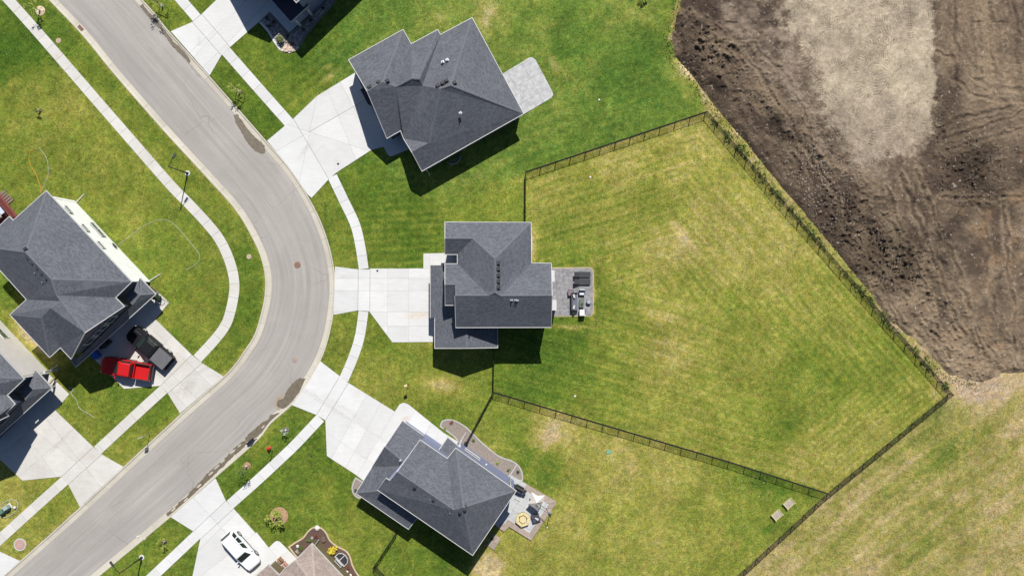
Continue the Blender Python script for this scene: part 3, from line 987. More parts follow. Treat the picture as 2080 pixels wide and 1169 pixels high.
    Z = Z * near + .06 * near - .22 * (1 - near) + np.where(din, .02, 0)
    keep = inpoly(px, py, [(p[0] - 26, p[1] + 20) if p[0] < 2100 else p for p in DIRT])
    # ---- colour of the soil itself
    dark = np.array([.095, .070, .053])
    dk2 = np.array([.058, .044, .036])
    brown = np.array([.165, .128, .094])
    gr = np.array([.215, .175, .14])
    tan = np.array([.330, .288, .222])
    tan2 = np.array([.255, .215, .17])
    f1 = np.clip(fbm(x, y, .35, 5, 160, .6) * 2.6 - .8, 0, 1)[..., None]
    f2 = np.clip(fbm(x, y, .22, 5, 161, .6) * 3.2 - 1.15, 0, 1)[..., None]
    C = dark * (1 - f1) + dk2 * f1
    C = C * (1 - f2) + brown * f2
    dry = np.clip((py - 520) / 240, 0, 1) * np.clip(fbm(x, y, .3, 4, 162) * 2.4 - .6, 0, 1)
    dry = np.maximum(dry, rowm * np.clip(fbm(px / 60, y * .1, .9, 3, 163) * 2.2 - .6, 0, 1) * .8)
    dry = np.maximum(dry, fan * .95 * np.clip(np.sin(ang * 90 + (fbm(x, y, .2, 3, 165) - .5) * 9) * .8 + .2, 0, 1) * (.25 + f2[..., 0]))
    dry = np.maximum(dry, band * .55 * np.clip(np.sin(v / 17.0 + (fbm(x, y, .25, 3, 166) - .5) * 8) * 1.4 - .4, 0, 1) * 1.4)
    dry = np.clip(np.maximum(dry, rut * .8), 0, 1)[..., None]
    C = C * (1 - dry) + np.array([.250, .198, .140]) * dry
    ed = (np.clip((py - 640) / 120, 0, 1) * np.clip(fbm(x, y, .5, 5, 95, .65) * 3 - .8, 0, 1))[..., None]
    C = C * (1 - ed * .75) + np.array([.27, .215, .15]) * ed * .75
    or_ = (np.clip(fbm(x, y, .6, 4, 167, .65) * 3.4 - 2.0, 0, 1) * np.clip((px - 1800) / 200, 0, 1) * np.clip((py - 200) / 200, 0, 1) * .6)[..., None]
    C = C * (1 - or_) + np.array([.27, .17, .095]) * or_
    g = (np.clip(grey * 1.1, 0, 1) * np.clip(fbm(x, y, .7, 4, 164, .6) * 3.0 - .9, 0, 1))[..., None]
    C = C * (1 - g) + gr * g
    cc = np.clip(clay * 1.6 - .3 + (fbm(x, y, 1.5, 4, 168, .65) - .5) * 1.1 * (clay > 0.05), 0, 1)[..., None]
    lo = np.clip((py - 180) / 140, 0, 1)[..., None]
    tc = tan * (1 - lo) + tan2 * lo
    gp = np.clip(fbm(x, y, .35, 5, 171, .6) * 3.0 - 1.25, 0, 1)[..., None]
    tc = tc * (1 - gp * .7) + np.array([.225, .19, .155]) * gp * .7
    tc = tc * (1 + (fbm(x, y, .8, 4, 169)[..., None] - .5) * .5)
    tc = tc * (1 - np.clip(-T * 7, 0, .55)[..., None])
    C = C * (1 - cc) + tc * cc
    C = C * (1 + (clod[..., None] - .5) * .5) * 1.28
    wet = np.clip(1 - v / 190.0, 0, 1) * np.clip((620 - py) / 120, 0, 1) * .8 + np.exp(-(((px - 1975) / 85) ** 2 + ((py - 345) / 75) ** 2)) + np.exp(-(((px - 1810) / 90) ** 2 + ((py - 530) / 65) ** 2)) * .9 \
        + np.exp(-(((px - 1925) / 40) ** 2 + ((py - 240) / 40) ** 2)) * .8
    wet = np.clip(wet * (.5 + fbm(x, y, .4, 4, 180, .6)), 0, 1)[..., None] * (1 - cc)
    C = C * (1 - wet * .55)
    sp = np.clip((fbm(x, y, 5.0, 2, 170) - .80) * 12, 0, 1)[..., None] * (1 - cc)
    C = C * (1 - sp) + np.array([.42, .37, .31]) * sp
    C = C * np.array([1.0, .945, .875]) * (1 - .16 * (1 - cc))
    return Z, np.clip(C, .01, .9), np.zeros(X.shape), keep


_x0, _y1 = P2(1330, -120)
_x1, _y0 = P2(2300, 830)
dirt = heightmap('bare_soil_plot', _x0, _x1, _y0, _y1, 0.085, dirt_fn, M_DIRT)
tag(dirt, 'churned dark soil and pale clay of the unbuilt plot beyond the fence', kind='structure')

# clods and stones lying on the soil, far too many to count
mb = MB()
rs = random.Random(3)


def rock(mbx, x, y, z, r, rnd):
    k = []
    for i in range(8):
        sx, sy, sz = (1 if i & 1 else -1), (1 if i & 2 else -1), (1 if i & 4 else -1)
        k.append((x + sx * r * rnd.uniform(.4, 1), y + sy * r * rnd.uniform(.4, 1), z + sz * r * rnd.uniform(.3, .75)))
    mbx.add(k, [(0, 1, 3, 2), (4, 6, 7, 5), (0, 4, 5, 1), (1, 5, 7, 3), (3, 7, 6, 2), (2, 6, 4, 0)])


mbd, mbs = MB(), MB()
for cx, cy, sx, sy, n in ((1975, 355, 70, 50, 620), (1810, 535, 70, 50, 480), (1425, 110, 45, 55, 420), (1700, 440, 60, 70, 520), (1908, 250, 10, 70, 240), (1600, 330, 60, 80, 260), (1500, 230, 40, 60, 220), (1650, 420, 12, 25, 60)):
    for _ in range(int(n * .5)):
        a, b = rs.gauss(cx, sx * .7), rs.gauss(cy, sy * .7)
        if b > 800 or (b - 228) * .66 > (a - 1450) * .75:
            continue
        q = P2(a, b)
        rock(mbd, q[0], q[1], rs.uniform(-.02, .10), rs.uniform(.03, .13) * rs.uniform(.6, 1.2), rs)
for _ in range(560):
    a = rs.uniform(1400, 2090)
    b = rs.uniform(0, 760)
    if rs.random() < .5:
        a, b = rs.gauss(1655, 30), rs.gauss(350, 45)
    if (b - 228) * .66 > (a - 1470) * .75 or not (0 < b < 780):
        continue
    q = P2(a, b)
    rock(mbs, q[0], q[1], rs.uniform(.08, .2), rs.uniform(.03, .075), rs)
o = mbd.build('soil_clods', mat('dark_clod', (.14, .108, .087), (.09, .07, .057), rough=.95, scale=3))
tag(o, 'loose dark clods of earth strewn over the bare plot', kind='stuff')
o = mbs.build('loose_stones', mat('field_stone', (.42, .37, .31), (.26, .22, .18), rough=.9, scale=3))
tag(o, 'small pale stones scattered in the dark soil', kind='stuff')


# ------------------------------------------------------------------ road, kerbs
def left_offset(pts, d):
    out = []
    n = len(pts)
    for i in range(n):
        a, b = Vector(pts[max(i - 1, 0)]), Vector(pts[min(i + 1, n - 1)])
        e = (b - a).normalized()
        out.append((pts[i][0] - e.y * d, pts[i][1] + e.x * d))
    return out


NR = 170
li = resample(left_offset(kl, 0.68), NR)       # west kerb: road lies to its left going down the picture
ri = resample(left_offset(kr, -0.68), NR)
vs, fs, uvs = [], [], []
NA = 6
s_along = 0.0
for i in range(NR):
    for j in range(NA + 1):
        t = j / NA
        x = li[i][0] * (1 - t) + ri[i][0] * t
        y = li[i][1] * (1 - t) + ri[i][1] * t
        vs.append((x, y, -0.104 + 0.07 * (1 - (2 * t - 1) ** 2)))
    if i:
        s_along += math.dist(li[i], li[i - 1]) * .5 + math.dist(ri[i], ri[i - 1]) * .5
    uvs.append(s_along)
for i in range(NR - 1):
    for j in range(NA):
        a = i * (NA + 1) + j
        fs.append((a, a + 1, a + NA + 2, a + NA + 1))
me = bpy.data.meshes.new('road')
me.from_pydata(vs, [], fs)
uvl = me.uv_layers.new(name='UVMap')
for lp in me.loops:
    vi = lp.vertex_index
    uvl.data[lp.index].uv = (uvs[vi // (NA + 1)], (vi % (NA + 1)) / NA * 6.6)
me.materials.append(M_ROAD)
if me.polygons[0].normal.z < 0:
    me.flip_normals()
me.polygons.foreach_set('use_smooth', [True] * len(me.polygons))
road = bpy.data.objects.new('road', me)
COL.objects.link(road)
tag(road, 'grey worn asphalt road curving between the houses', kind='structure')


def kerb(name, pts, side, label):
    """side +1: road to the left of the line"""
    prof = [(0.0, -.25), (0.0, .035), (.13, .035), (.24, -.055), (.70, -.092), (.70, -.25)]
    rows = [left_offset(pts, side * p[0]) for p in prof]
    root = None
    n = len(pts)
    bed = MB()
    seg = []
    for i in range(n):
        seg.append([(rows[k][i][0], rows[k][i][1], prof[k][1]) for k in range(len(prof))])
    # the bed under the joints
    root = MB()
    for i in range(n - 1):
        A = [(p[0], p[1], -.26 if k in (0, 5) else p[2] - .03) for k, p in enumerate(seg[i])]
        B = [(p[0], p[1], -.26 if k in (0, 5) else p[2] - .03) for k, p in enumerate(seg[i + 1])]
        root.add(A + B, [(k, k + 1, 7 + k, 6 + k) if side < 0 else (k + 1, k, 6 + k, 7 + k) for k in range(5)])
    ro = root.build(name, M_BASE)
    tag(ro, label, kind='structure')
    i = 0
    step = 5
    while i < n - 1:
        j = min(n - 1, i + step)
        m2 = MB()
        rows3 = [list(seg[k]) for k in range(i, j + 1)]
        # shorten the first row a little to leave a joint
        a, b = rows3[0], rows3[1]
        L = math.dist(a[0][:2], b[0][:2])
        t = min(.4, .02 / max(L, .05))
        rows3[0] = [tuple(a[k][c] * (1 - t) + b[k][c] * t for c in range(3)) for k in range(6)]
        for r in rows3:
            m2.v += r
        for q in range(len(rows3) - 1):
            for k in range(5):
                f = (q * 6 + k, q * 6 + k + 1, (q + 1) * 6 + k + 1, (q + 1) * 6 + k)
                m2.f.append(f if side < 0 else f[::-1])
        m2.f.append((0, 1, 2, 3, 4, 5) if side > 0 else (5, 4, 3, 2, 1, 0))
        q = (len(rows3) - 1) * 6
        m2.f.append(tuple(q + k for k in ((5, 4, 3, 2, 1, 0) if side > 0 else (0, 1, 2, 3, 4, 5))))
        m2.build('kerb_section', M_KERB, ro)
        i = j
    return ro


kerb('kerb', kl, +1, 'pale concrete kerb and gutter along the outer west side of the road')
kerb('kerb', kr, -1, 'pale concrete kerb and gutter along the east side of the road')


# ------------------------------------------------------------------ walks and driveways made of panels
def cut_panels(poly, lines):
    bm = bmesh.new()
    if area(poly) < 0:
        poly = poly[::-1]
    vs = [bm.verts.new((p[0], p[1], 0)) for p in poly]
    bm.faces.new(vs)
    bmesh.ops.triangulate(bm, faces=bm.faces[:])
    for (x, y), (dx, dy) in lines:
        bmesh.ops.bisect_plane(bm, geom=bm.verts[:] + bm.edges[:] + bm.faces[:], plane_co=(x, y, 0), plane_no=(-dy, dx, 0))
    kill = []
    for e_ in bm.edges:
        if len(e_.link_faces) == 2:
            a_, b_ = e_.verts[0].co, e_.verts[1].co
            on = False
            for (x, y), (dx, dy) in lines:
                L_ = math.hypot(dx, dy)
                if abs((a_.x - x) * dy - (a_.y - y) * dx) / L_ < .004 and abs((b_.x - x) * dy - (b_.y - y) * dx) / L_ < .004:
                    on = True
                    break
            if not on:
                kill.append(e_)
    bmesh.ops.dissolve_edges(bm, edges=kill, use_verts=False)
    out = []
    for f in bm.faces:
        if f.calc_area() > .02:
            q = [(v.co.x, v.co.y) for v in f.verts]
            d = []
            for p in q:
                if not d or math.dist(p, d[-1]) > .004:
                    d.append(p)
            while len(d) > 2 and math.dist(d[0], d[-1]) < .004:
                d.pop()
            q, i = d, 0
            while i < len(q) and len(q) > 3:
                a, b, c = q[i - 1], q[i], q[(i + 1) % len(q)]
                cr = (b[0] - a[0]) * (c[1] - b[1]) - (b[1] - a[1]) * (c[0] - b[0])
                if abs(cr) / (math.dist(a, b) * math.dist(b, c) + 1e-9) < .01:
                    q.pop(i)
                    i = max(0, i - 1)
                else:
                    i += 1
            if len(q) > 2 and abs(area(q)) > .02:
                out.append(q)
    bm.free()
    return out


def panels(name, label, polys, z0, z1, m, part='panel', gap=.012, base_m=None, jit=.0, kind='structure', parent=None, under=None):
    b = MB()
    for p in (under or polys):
        b.prism(offset_poly(p, -.03), z0 - .08, z0)
    ro = b.build(name, base_m or M_BASE, parent)
    if kind:
        tag(ro, label, kind=kind)
    for p in polys:
        q = offset_poly(p, -gap)
        if abs(area(q)) < .01 or area(q) * area(p) < 0:
            continue
        MB().prism(q, z0 + .001, z1 + random.uniform(-jit, jit)).build(part, m, ro)
    return ro


def grid_lines(c, ang, du, dv, n=6, off=(0, 0)):
    """two families of joint lines through c (pixels), ang in the photo's sense"""
    ca, sa = math.cos(ang), -math.sin(ang)
    x, y = P2(*c)
    out = []
    for i in range(-n, n + 1):
        if du:
            out.append(((x + ca * (i * du + off[0]), y + sa * (i * du + off[0])), (-sa, ca)))
        if dv:
            out.append(((x - sa * (i * dv + off[1]), y + ca * (i * dv + off[1])), (ca, sa)))
    return out


def pxl(a, b):
    A, B = P2(*a), P2(*b)
    return (A, (B[0] - A[0], B[1] - A[1]))


def drive(label, poly, lines, m=M_CONC, gap=.007, strong=2):
    poly = [P2(*p) for p in poly]
    ro = panels('driveway', label, cut_panels(poly, lines), .012, .05, m, gap=gap, jit=.003, under=[poly])
    for (x, y), (dx, dy) in lines[:strong]:
        L_ = math.hypot(dx, dy)
        nx, ny = -dy / L_ * .017, dx / L_ * .017
        MB().prism([(x + nx, y + ny), (x - nx, y - ny), (x + dx - nx, y + dy - ny), (x + dx + nx, y + dy + ny)], .03, .0545).build('expansion_joint', M_TAR, ro)
    return ro


drive('white concrete driveway of the top house with the rock bed',
      [(347, 64), (391, 45), (410, 29), (445, -5), (520, -80), (620, -60), (640, 20), (587, 67), (548, 24), (526, 45), (468, 96), (450, 113), (426, 154)],
      [pxl((410, 29), (468, 96)), pxl((391, 45), (450, 113)), pxl((360, 130), (470, 30)), pxl((400, 110), (520, -20)), pxl((500, 0), (570, 80)), pxl((440, 110), (530, 20))])
drive('white concrete driveway of the north house between road and garage',
      [(542.5, 286), (596, 241), (644, 195), (721, 148), (740, 150), (852, 290), (834, 302), (800, 316), (794, 318), (789, 316), (779, 298), (754, 305), (683, 351), (668, 364), (633, 402), (625, 395), (590, 343)],
      [pxl((596, 241), (668, 364)), pxl((629, 268), (800, 170)), pxl((629, 268), (760, 310)), pxl((644, 195), (629, 268)), pxl((690, 165), (762, 300)), pxl((665, 180), (725, 330))])
drive('white concrete driveway of the middle house with a faint rust stain',
      [(680.5, 541), (729, 547), (860, 545), (860, 514.5), (930, 513), (930, 575), (895, 600), (895, 694), (797, 694.7), (750, 632), (728, 630), (678, 639)],
      [pxl((752, 546), (751, 632)), pxl((728, 547), (727, 631)), pxl((680, 590), (900, 590)), pxl((750, 633), (900, 633)), pxl((787, 546), (787, 700)), pxl((830, 546), (830, 700)), pxl((872, 500), (872, 700)), pxl((860, 545), (930, 545)), pxl((787, 662), (900, 662)), pxl((787, 565), (900, 565))])
drive('white concrete driveway of the southern house between road and garage',
      [(651, 733), (708, 777), (802, 835), (812, 820), (820, 817), (829, 820), (901, 878), (940, 902), (925, 930), (850, 960), (770, 985), (738, 975), (721, 962), (664, 925), (661, 853), (643, 842), (593, 822), (625, 778)],
      [pxl((708, 777), (661, 853)), pxl((688, 767), (643, 842)), pxl((745, 800), (690, 900)), pxl((775, 815), (705, 945)), pxl((802, 835), (725, 965)), pxl((690, 835), (800, 905)), pxl((668, 880), (770, 950)), pxl((845, 830), (825, 862)), pxl((878, 855), (858, 890)), pxl((625, 800), (690, 840))])
drive('white concrete driveway under the white parked car',
      [(438, 970), (459, 1016), (476, 1033), (546, 1111), (558, 1099), (563, 1097), (569, 1099), (603, 1133), (570, 1200), (520, 1270), (380, 1270), (391, 1169), (407, 1094), (393, 1078), (347, 1049)],
      [pxl((459, 1016), (393, 1078)), pxl((474, 1033), (407, 1094)), pxl((440, 1060), (520, 1150)), pxl((410, 1110), (480, 1040)), pxl((420, 1160), (546, 1060)), pxl((546, 1111), (600, 1180)), pxl((392, 1010), (430, 1050)), pxl((555, 1140), (590, 1115))])
drive('concrete driveway under the two parked pickups with tyre marks',
      [(308, 581), (344, 614), (316, 648), (390, 720), (411, 737), (455, 764), (366, 839), (341, 798), (326, 783), (252, 789), (185, 722), (230, 640)],
      [pxl((390, 720), (326, 783)), pxl((411, 737), (341, 798)), pxl((316, 648), (260, 720)), pxl((350, 682), (290, 740)), pxl((280, 640), (390, 745)), pxl((250, 680), (330, 770)), pxl((285, 620), (316, 648)), pxl((360, 770), (400, 810))], M_CONC_OLD)
drive('concrete driveway of the house at the left edge, half in shade',
      [(98, 757), (141, 800), (113, 833), (190, 907), (207, 922), (251, 947), (163, 1029), (139, 983), (125, 967), (46, 975), (0, 932), (-80, 850), (-20, 780)],
      [pxl((190, 907), (125, 967)), pxl((207, 922), (139, 983)), pxl((113, 833), (30, 900)), pxl((80, 830), (160, 930)), pxl((30, 850), (110, 960)), pxl((150, 870), (70, 940)), pxl((170, 950), (215, 985)), pxl((50, 800), (100, 860)), pxl((98, 757), (60, 800))], M_CONC_OLD)
drive('corner of a concrete driveway at the lower left edge',
      [(-60, 1090), (0, 1119), (41, 1138), (5, 1171), (-60, 1230)], [pxl((-20, 1110), (-20, 1200))])


def strip(label, pts, width, m, step=1.5, name='sidewalk'):
    c = catmull([P2(*p) for p in pts], .25)
    a = left_offset(c, width / 2)
    b = left_offset(c, -width / 2)
    polys = []
    i = 0
    k = max(1, int(round(step / .25)))
    n = len(c)
    while i < n - 1:
        j = min(n - 1, i + k)
        if n - 1 - j < k // 3:
            j = n - 1
        polys.append(a[i:j + 1] + b[i:j + 1][::-1])
        i = j
    return panels(name, label, polys, .010, .042, m, gap=.011, jit=.004)


strip('long curved concrete sidewalk on the west side, from the top corner to the pickup driveway',
      [(-80, -105), (16.8, -1), (68, 56), (116, 111), (192, 199), (254, 270), (344, 373), (383, 413), (422, 455), (446, 486), (464, 523), (474, 558), (476, 590), (468, 633), (457, 662), (435, 691), (401, 728)], 1.15, M_WALK, 1.55)
strip('short concrete sidewalk between the pickup driveway and the left edge driveway', [(333, 790), (290, 829), (198, 914)], 1.15, M_WALK, 1.55)
strip('concrete sidewalk running off the lower left edge', [(132, 975), (66, 1034), (0, 1094), (-60, 1150)], 1.15, M_WALK, 1.55)
strip('short concrete sidewalk at the top between kerb sapling and driveway', [(306, -72), (368, 0), (400, 37)], 1.15, M_CONC, 1.55)
strip('straight concrete sidewalk between the two top driveways', [(459, 104), (523, 177), (587, 249)], 1.2, M_CONC, 1.75)
strip('curved concrete sidewalk north of the middle driveway', [(675, 358), (697, 404), (721, 455), (731.6, 498), (739, 546)], 1.12, M_CONC, 1.5)
strip('curved concrete sidewalk south of the middle driveway', [(738.5, 631.5), (731, 682), (718, 724), (698, 771)], 1.12, M_CONC, 1.35)
strip('concrete sidewalk past the red hydrant', [(651, 848), (602, 900), (572, 929), (520, 977), (467, 1024)], 1.15, M_CONC, 1.6)
strip('concrete sidewalk running off the bottom edge', [(400, 1085), (311, 1169), (230, 1245)], 1.15, M_CONC, 1.6)


# ------------------------------------------------------------------ wet patches and drains on the road
def blob(name, pts, z, m, label, seedn=1, amp=.12, sink=True):
    r = random.Random(seedn)
    c = catmull([P2(*p) for p in pts] + [P2(*pts[0])], .22)
    out = []
    for i, (x, y) in enumerate(c[:-1]):
        out.append((x + r.uniform(-amp, amp) * .5, y + r.uniform(-amp, amp) * .5))
    mbx = MB()
    mbx.prism(out, z - .004, z)
    o = mbx.build(name, m)
    tag(o, label, kind='stuff')
    return o


def road_z(px, py):
    x, y = P2(px, py)
    return -0.09


blob('wet_patch', [(474, 235), (481, 231), (490, 243), (503, 262), (516, 276), (530, 288), (538, 300), (537, 309), (529, 312), (518, 306), (504, 292), (491, 270), (480, 252)], -.053, M_WET, 'long dark puddle along the kerb below the second sapling', 1)
blob('wet_patch', [(620, 769), (609, 767), (598, 774), (587, 786), (580, 798), (576, 808), (565, 812), (561, 824), (573, 829), (585, 824), (597, 810), (610, 790)], -.050, M_WET, 'brown puddle beside the southern driveway mouth', 2)
blob('damp_stain', [(577, 800), (566, 802), (559, 812), (559, 824), (565, 832), (575, 826)], -.056, mat('damp_tan', (.34, .27, .20), (.27, .21, .155), rough=.7), 'tan damp stain beside the brown puddle', 8)
blob('wet_patch', [(566, 838), (551, 842), (541, 852), (526, 862), (511, 876), (498, 888), (500, 896), (516, 891), (534, 876), (553, 860), (575, 842)], -.052, M_WET, 'dark wet gutter strip above the painted shadow patch', 3)
blob('wet_patch', [(497, 893), (480, 905), (462, 924), (440, 944), (420, 962), (400, 984), (384, 1000), (386, 1006), (405, 992), (428, 970), (452, 948), (476, 924), (500, 902)], -.053, M_WET, 'long dark wet gutter strip below the painted shadow patch', 4)
blob('wet_patch', [(392, 996), (370, 1014), (350, 1032), (337, 1044), (341, 1050), (360, 1036), (380, 1018), (398, 1002)], -.054, M_WET, 'thin wet gutter strip by the bottom driveway', 5)
blob('wet_patch', [(290, 8), (300, 22), (313, 35), (325, 48), (338, 66), (352, 84), (372, 102), (388, 125), (384, 128), (366, 110), (346, 88), (330, 66), (314, 48), (298, 30), (284, 12)], -.056, M_WET, 'thin wet gutter line by the top driveway', 6)
# islands of dry dust in the wet gutter
for px, py in ((534, 866), (486, 905), (472, 917), (452, 936), (440, 948), (428, 961), (404, 986), (377, 1014), (352, 1034)):
    c, s_ = math.cos(-.72), math.sin(-.72)
    L, wd = random.uniform(4, 9), random.uniform(1.2, 2.4)
    pts = [(px + c * u * L - s_ * v * wd, py + s_ * u * L + c * v * wd) for u, v in ((-1, 0), (-.5, .8), (.5, .9), (1, 0), (.5, -.9), (-.5, -.8))]
    blob('dry_silt', pts, -.046, mat('dry_silt', (.46, .41, .33)), 'pale dry silt islands in the wet gutter', px, .03)


def disc(name, px, py, r, m, label, cat, rim=None, z=.03, rad_in=.8, group=None):
    e = empty(name, P(px, py, 0), label, cat, group)
    MB().lathe((0, 0, 0), [(r, -.12), (r, z), (r * .97, z + .01)], 24).build('frame', rim or m, e)
    MB().lathe((0, 0, 0), [(r * rad_in, z + .01), (r * rad_in, z + .022), (r * rad_in * .9, z + .026)], 24).build('lid', m, e)
    k = MB()
    for i in range(-1, 2):
        k.box((0, i * r * .3, z + .03), (r * .9, r * .06, .01))
    k.build('lid_rib', rim or m, e)
    return e


disc('manhole_cover', 604, 538, .38, M_RUST, 'rusty round manhole cover in the middle of the road bend', 'manhole', z=-.035)
disc('manhole_cover', 597.5, 730, .34, mat('faded_iron', (.33, .255, .215), (.28, .22, .19)), 'faded round manhole cover on the road near the brown puddle', 'manhole', z=-.04)
disc('inspection_cover', 506, 521, .29, M_TAN, 'tan round utility lid in the grass strip inside the bend', 'utility lid', z=.03)
disc('inspection_cover', 119, 83, .30, M_TAN, 'tan round utility lid beside the upper left sidewalk', 'utility lid', z=.03)
disc('inspection_cover', 41, 1105, .72, M_BRICKR, 'large rose coloured round cover with grey rim at the lower left', 'manhole', rim=mat('grey_rim', (.45, .44, .42)), z=.05, rad_in=.78)
disc('drain_cap', 766.6, 549.7, .12, M_VENT, 'small dark drain cap on the middle driveway', 'drain cap', z=.055)
disc('drain_cap', 687, 333, .13, M_VENT, 'small dark drain cap on the north driveway', 'drain cap', z=.055)
disc('drain_cap', 632, 926, .1, M_VENT, 'tiny dark cap beside the sidewalk past the hydrant', 'drain cap', z=.05)
e = empty('kerb_drain', P(163, 57, 0), 'rusty rectangular drain grate in the upper left gutter', 'drain', rz=-.82)
MB().box((0, 0, -.06), (.72, .42, .06)).build('frame', M_RUST, e)
k = MB()
for i in range(7):
    k.box((-.29 + i * .097, 0, -.022), (.05, .36, .02))
k.build('grate', M_RUST, e)
# flat dark shapes painting a cast shadow across the kerb by the wet gutter
e = empty('shadow_patch', P(512, 898, 0), 'dark blue painted shadow patch on the kerb above the left sapling', 'painted shadow', rz=.70)
MB().lathe((0, 0, 0), [(.05, .03), (.05, .04)], 8).build('shadow_dot', M_BLACK, e)
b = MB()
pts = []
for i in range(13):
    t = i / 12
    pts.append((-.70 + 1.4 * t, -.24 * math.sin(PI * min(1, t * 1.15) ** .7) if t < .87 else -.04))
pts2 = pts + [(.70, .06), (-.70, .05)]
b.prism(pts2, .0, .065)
b.build('shadow_outline', mat('dark_blue_shadow', (.012, .022, .05), (.010, .016, .035), rough=.5), e)  # main outline of the painted shadow
MB().box((-.1, .22, -.02), (1.0, .26, .06)).build('grate', M_BLACK, e)  # black slab, part of the painted shadow


# ------------------------------------------------------------------ houses
def steep(V, ze, k):
    return [(a, b, z if z <= ze + .01 else ze + (z - ze) * k) for a, b, z in V]


def roof(house, V, F, m=R_GREY, cap=M_CAP, thick=.20, skip=(), gut=.06, gz=(.03, -.15)):
    """V: (photo x, photo y, height); F: faces by index; skip: edges that run into a wall"""
    pts = [Vector(P(*v)) for v in V]
    skip = {tuple(sorted(e)) for e in skip}
    vs, fs, uvs = [], [], []
    edges = {}
    info = []
    for fi, f in enumerate(F):
        q = [pts[i] for i in f]
        if area([(p.x, p.y) for p in q]) < 0:
            f = f[::-1]
            q = q[::-1]
        # best-fit normal (Newell)
        nrm = Vector((0, 0, 0))
        for i in range(len(q)):
            a, b = q[i], q[(i + 1) % len(q)]
            nrm += Vector(((a.y - b.y) * (a.z + b.z), (a.z - b.z) * (a.x + b.x), (a.x - b.x) * (a.y + b.y)))
        nrm.normalize()
        cen = sum(q, Vector()) / len(q)
        u = Vector((0, 0, 1)).cross(nrm)
        if u.length < 1e-3:
            u = Vector((1, 0, 0))
        u.normalize()
        w = nrm.cross(u)
        info.append((nrm, cen))
        base = len(vs)
        n = len(q)
        vs += [tuple(p) for p in q] + [(p.x, p.y, p.z - thick) for p in q]
        for t in tessellate_polygon([[Vector((p.x, p.y, 0)) for p in q]]):
            a, b, c = t
            if (q[b] - q[a]).cross(q[c] - q[a]).z < 0:
                b, c = c, b
            fs.append((base + a, base + b, base + c))
            uvs.append([(q[i].dot(u), q[i].dot(w)) for i in (a, b, c)])
            fs.append((base + n + c, base + n + b, base + n + a))
            uvs.append([(0, 0)] * 3)
        for i in range(n):
            edges.setdefault(tuple(sorted((f[i], f[(i + 1) % n]))), []).append((fi, f[i], f[(i + 1) % n], base + i, base + (i + 1) % n, n))
    bl = {}
    for k, e in edges.items():
        if len(e) == 1:
            fi, a, b, ia, ib, n = e[0]
            fs.append((ia, ia + n, ib + n, ib))
            uvs.append([(0, 0)] * 4)
            bl[a] = b
    L = house.location
    me = bpy.data.meshes.new('roof')
    me.from_pydata([(x - L.x, y - L.y, z - L.z) for x, y, z in vs], [], fs)
    uvl = me.uv_layers.new(name='UVMap')
    i = 0
    for poly, uu in zip(me.polygons, uvs):
        for li_, uvv in zip(poly.loop_indices, uu):
            uvl.data[li_].uv = uvv
    me.materials.append(m)
    me.update()
    ro = bpy.data.objects.new('roof', me)
    COL.objects.link(ro)
    ro.parent = house
    # ridge and hip caps, valleys
    for k, e in edges.items():
        if len(e) != 2:
            continue
        (n1, c1), (n2, c2) = info[e[0][0]], info[e[1][0]]
        A, B = pts[k[0]], pts[k[1]]
        mid = (A + B) / 2
        if (c2 - mid).dot(n1) > -.02 or (B - A).length < .4:
            continue
        d = (B - A).normalized()
        mbx = MB()
        s1 = n1.cross(d)
        if s1.dot(c1 - mid) < 0:
            s1 = -s1
        s2 = n2.cross(d)
        if s2.dot(c2 - mid) < 0:
            s2 = -s2
        up = Vector((0, 0, .018))
        row = []
        for p in (A, B):
            row.append([p + s1 * .13 + n1 * .004, p + s1 * .12 + n1 * .014, p + up, p + s2 * .12 + n2 * .014, p + s2 * .13 + n2 * .004])
        mbx.add(row[0] + row[1], [(i, i + 1, i + 6, i + 5) for i in range(4)])
        mbx.build('ridge_cap', cap, ro, world=False)
        oc = house.children[-1]
        o2 = ro.children[-1]
        for v in o2.data.vertices:
            v.co -= L
    # gutters and rake boards round the outline
    left = dict(bl)
    while left:
        st = next(iter(left))
        loop = [st]
        while loop[-1] in left:
            nx = left.pop(loop[-1])
            if nx == st:
                break
            loop.append(nx)
        poly = [(pts[i].x, pts[i].y) for i in loop]
        if len(loop) < 3:
            continue
        out = offset_poly(poly, gut)
        for i in range(len(loop)):
            a, b = loop[i], loop[(i + 1) % len(loop)]
            if tuple(sorted((a, b))) in skip or tuple(sorted((a, b))) not in edges:
                continue
            j = (i + 1) % len(loop)
            za, zb = pts[a].z, pts[b].z
            q = []
            for zz in gz:
                q += [(poly[i][0], poly[i][1], za + zz), (out[i][0], out[i][1], za + zz), (out[j][0], out[j][1], zb + zz), (poly[j][0], poly[j][1], zb + zz)]
            mbx = MB()
            mbx.add([(x - L.x, y - L.y, z - L.z) for x, y, z in q], [(0, 1, 2, 3), (7, 6, 5, 4), (0, 4, 5, 1), (1, 5, 6, 2), (2, 6, 7, 3), (3, 7, 4, 0)])
            mbx.build('gutter' if abs(za - zb) < .05 else 'rake_board', M_TRIM, house)
    return ro


def walls(house, poly_px, z, m, inset=.32, z0=-.2):
    p = [P2(a, b, z) for a, b in poly_px]
    q = offset_poly(p, -inset)
    MB().prism(q, z0, z - .03).build('wall', m, house, world=True)
    return q


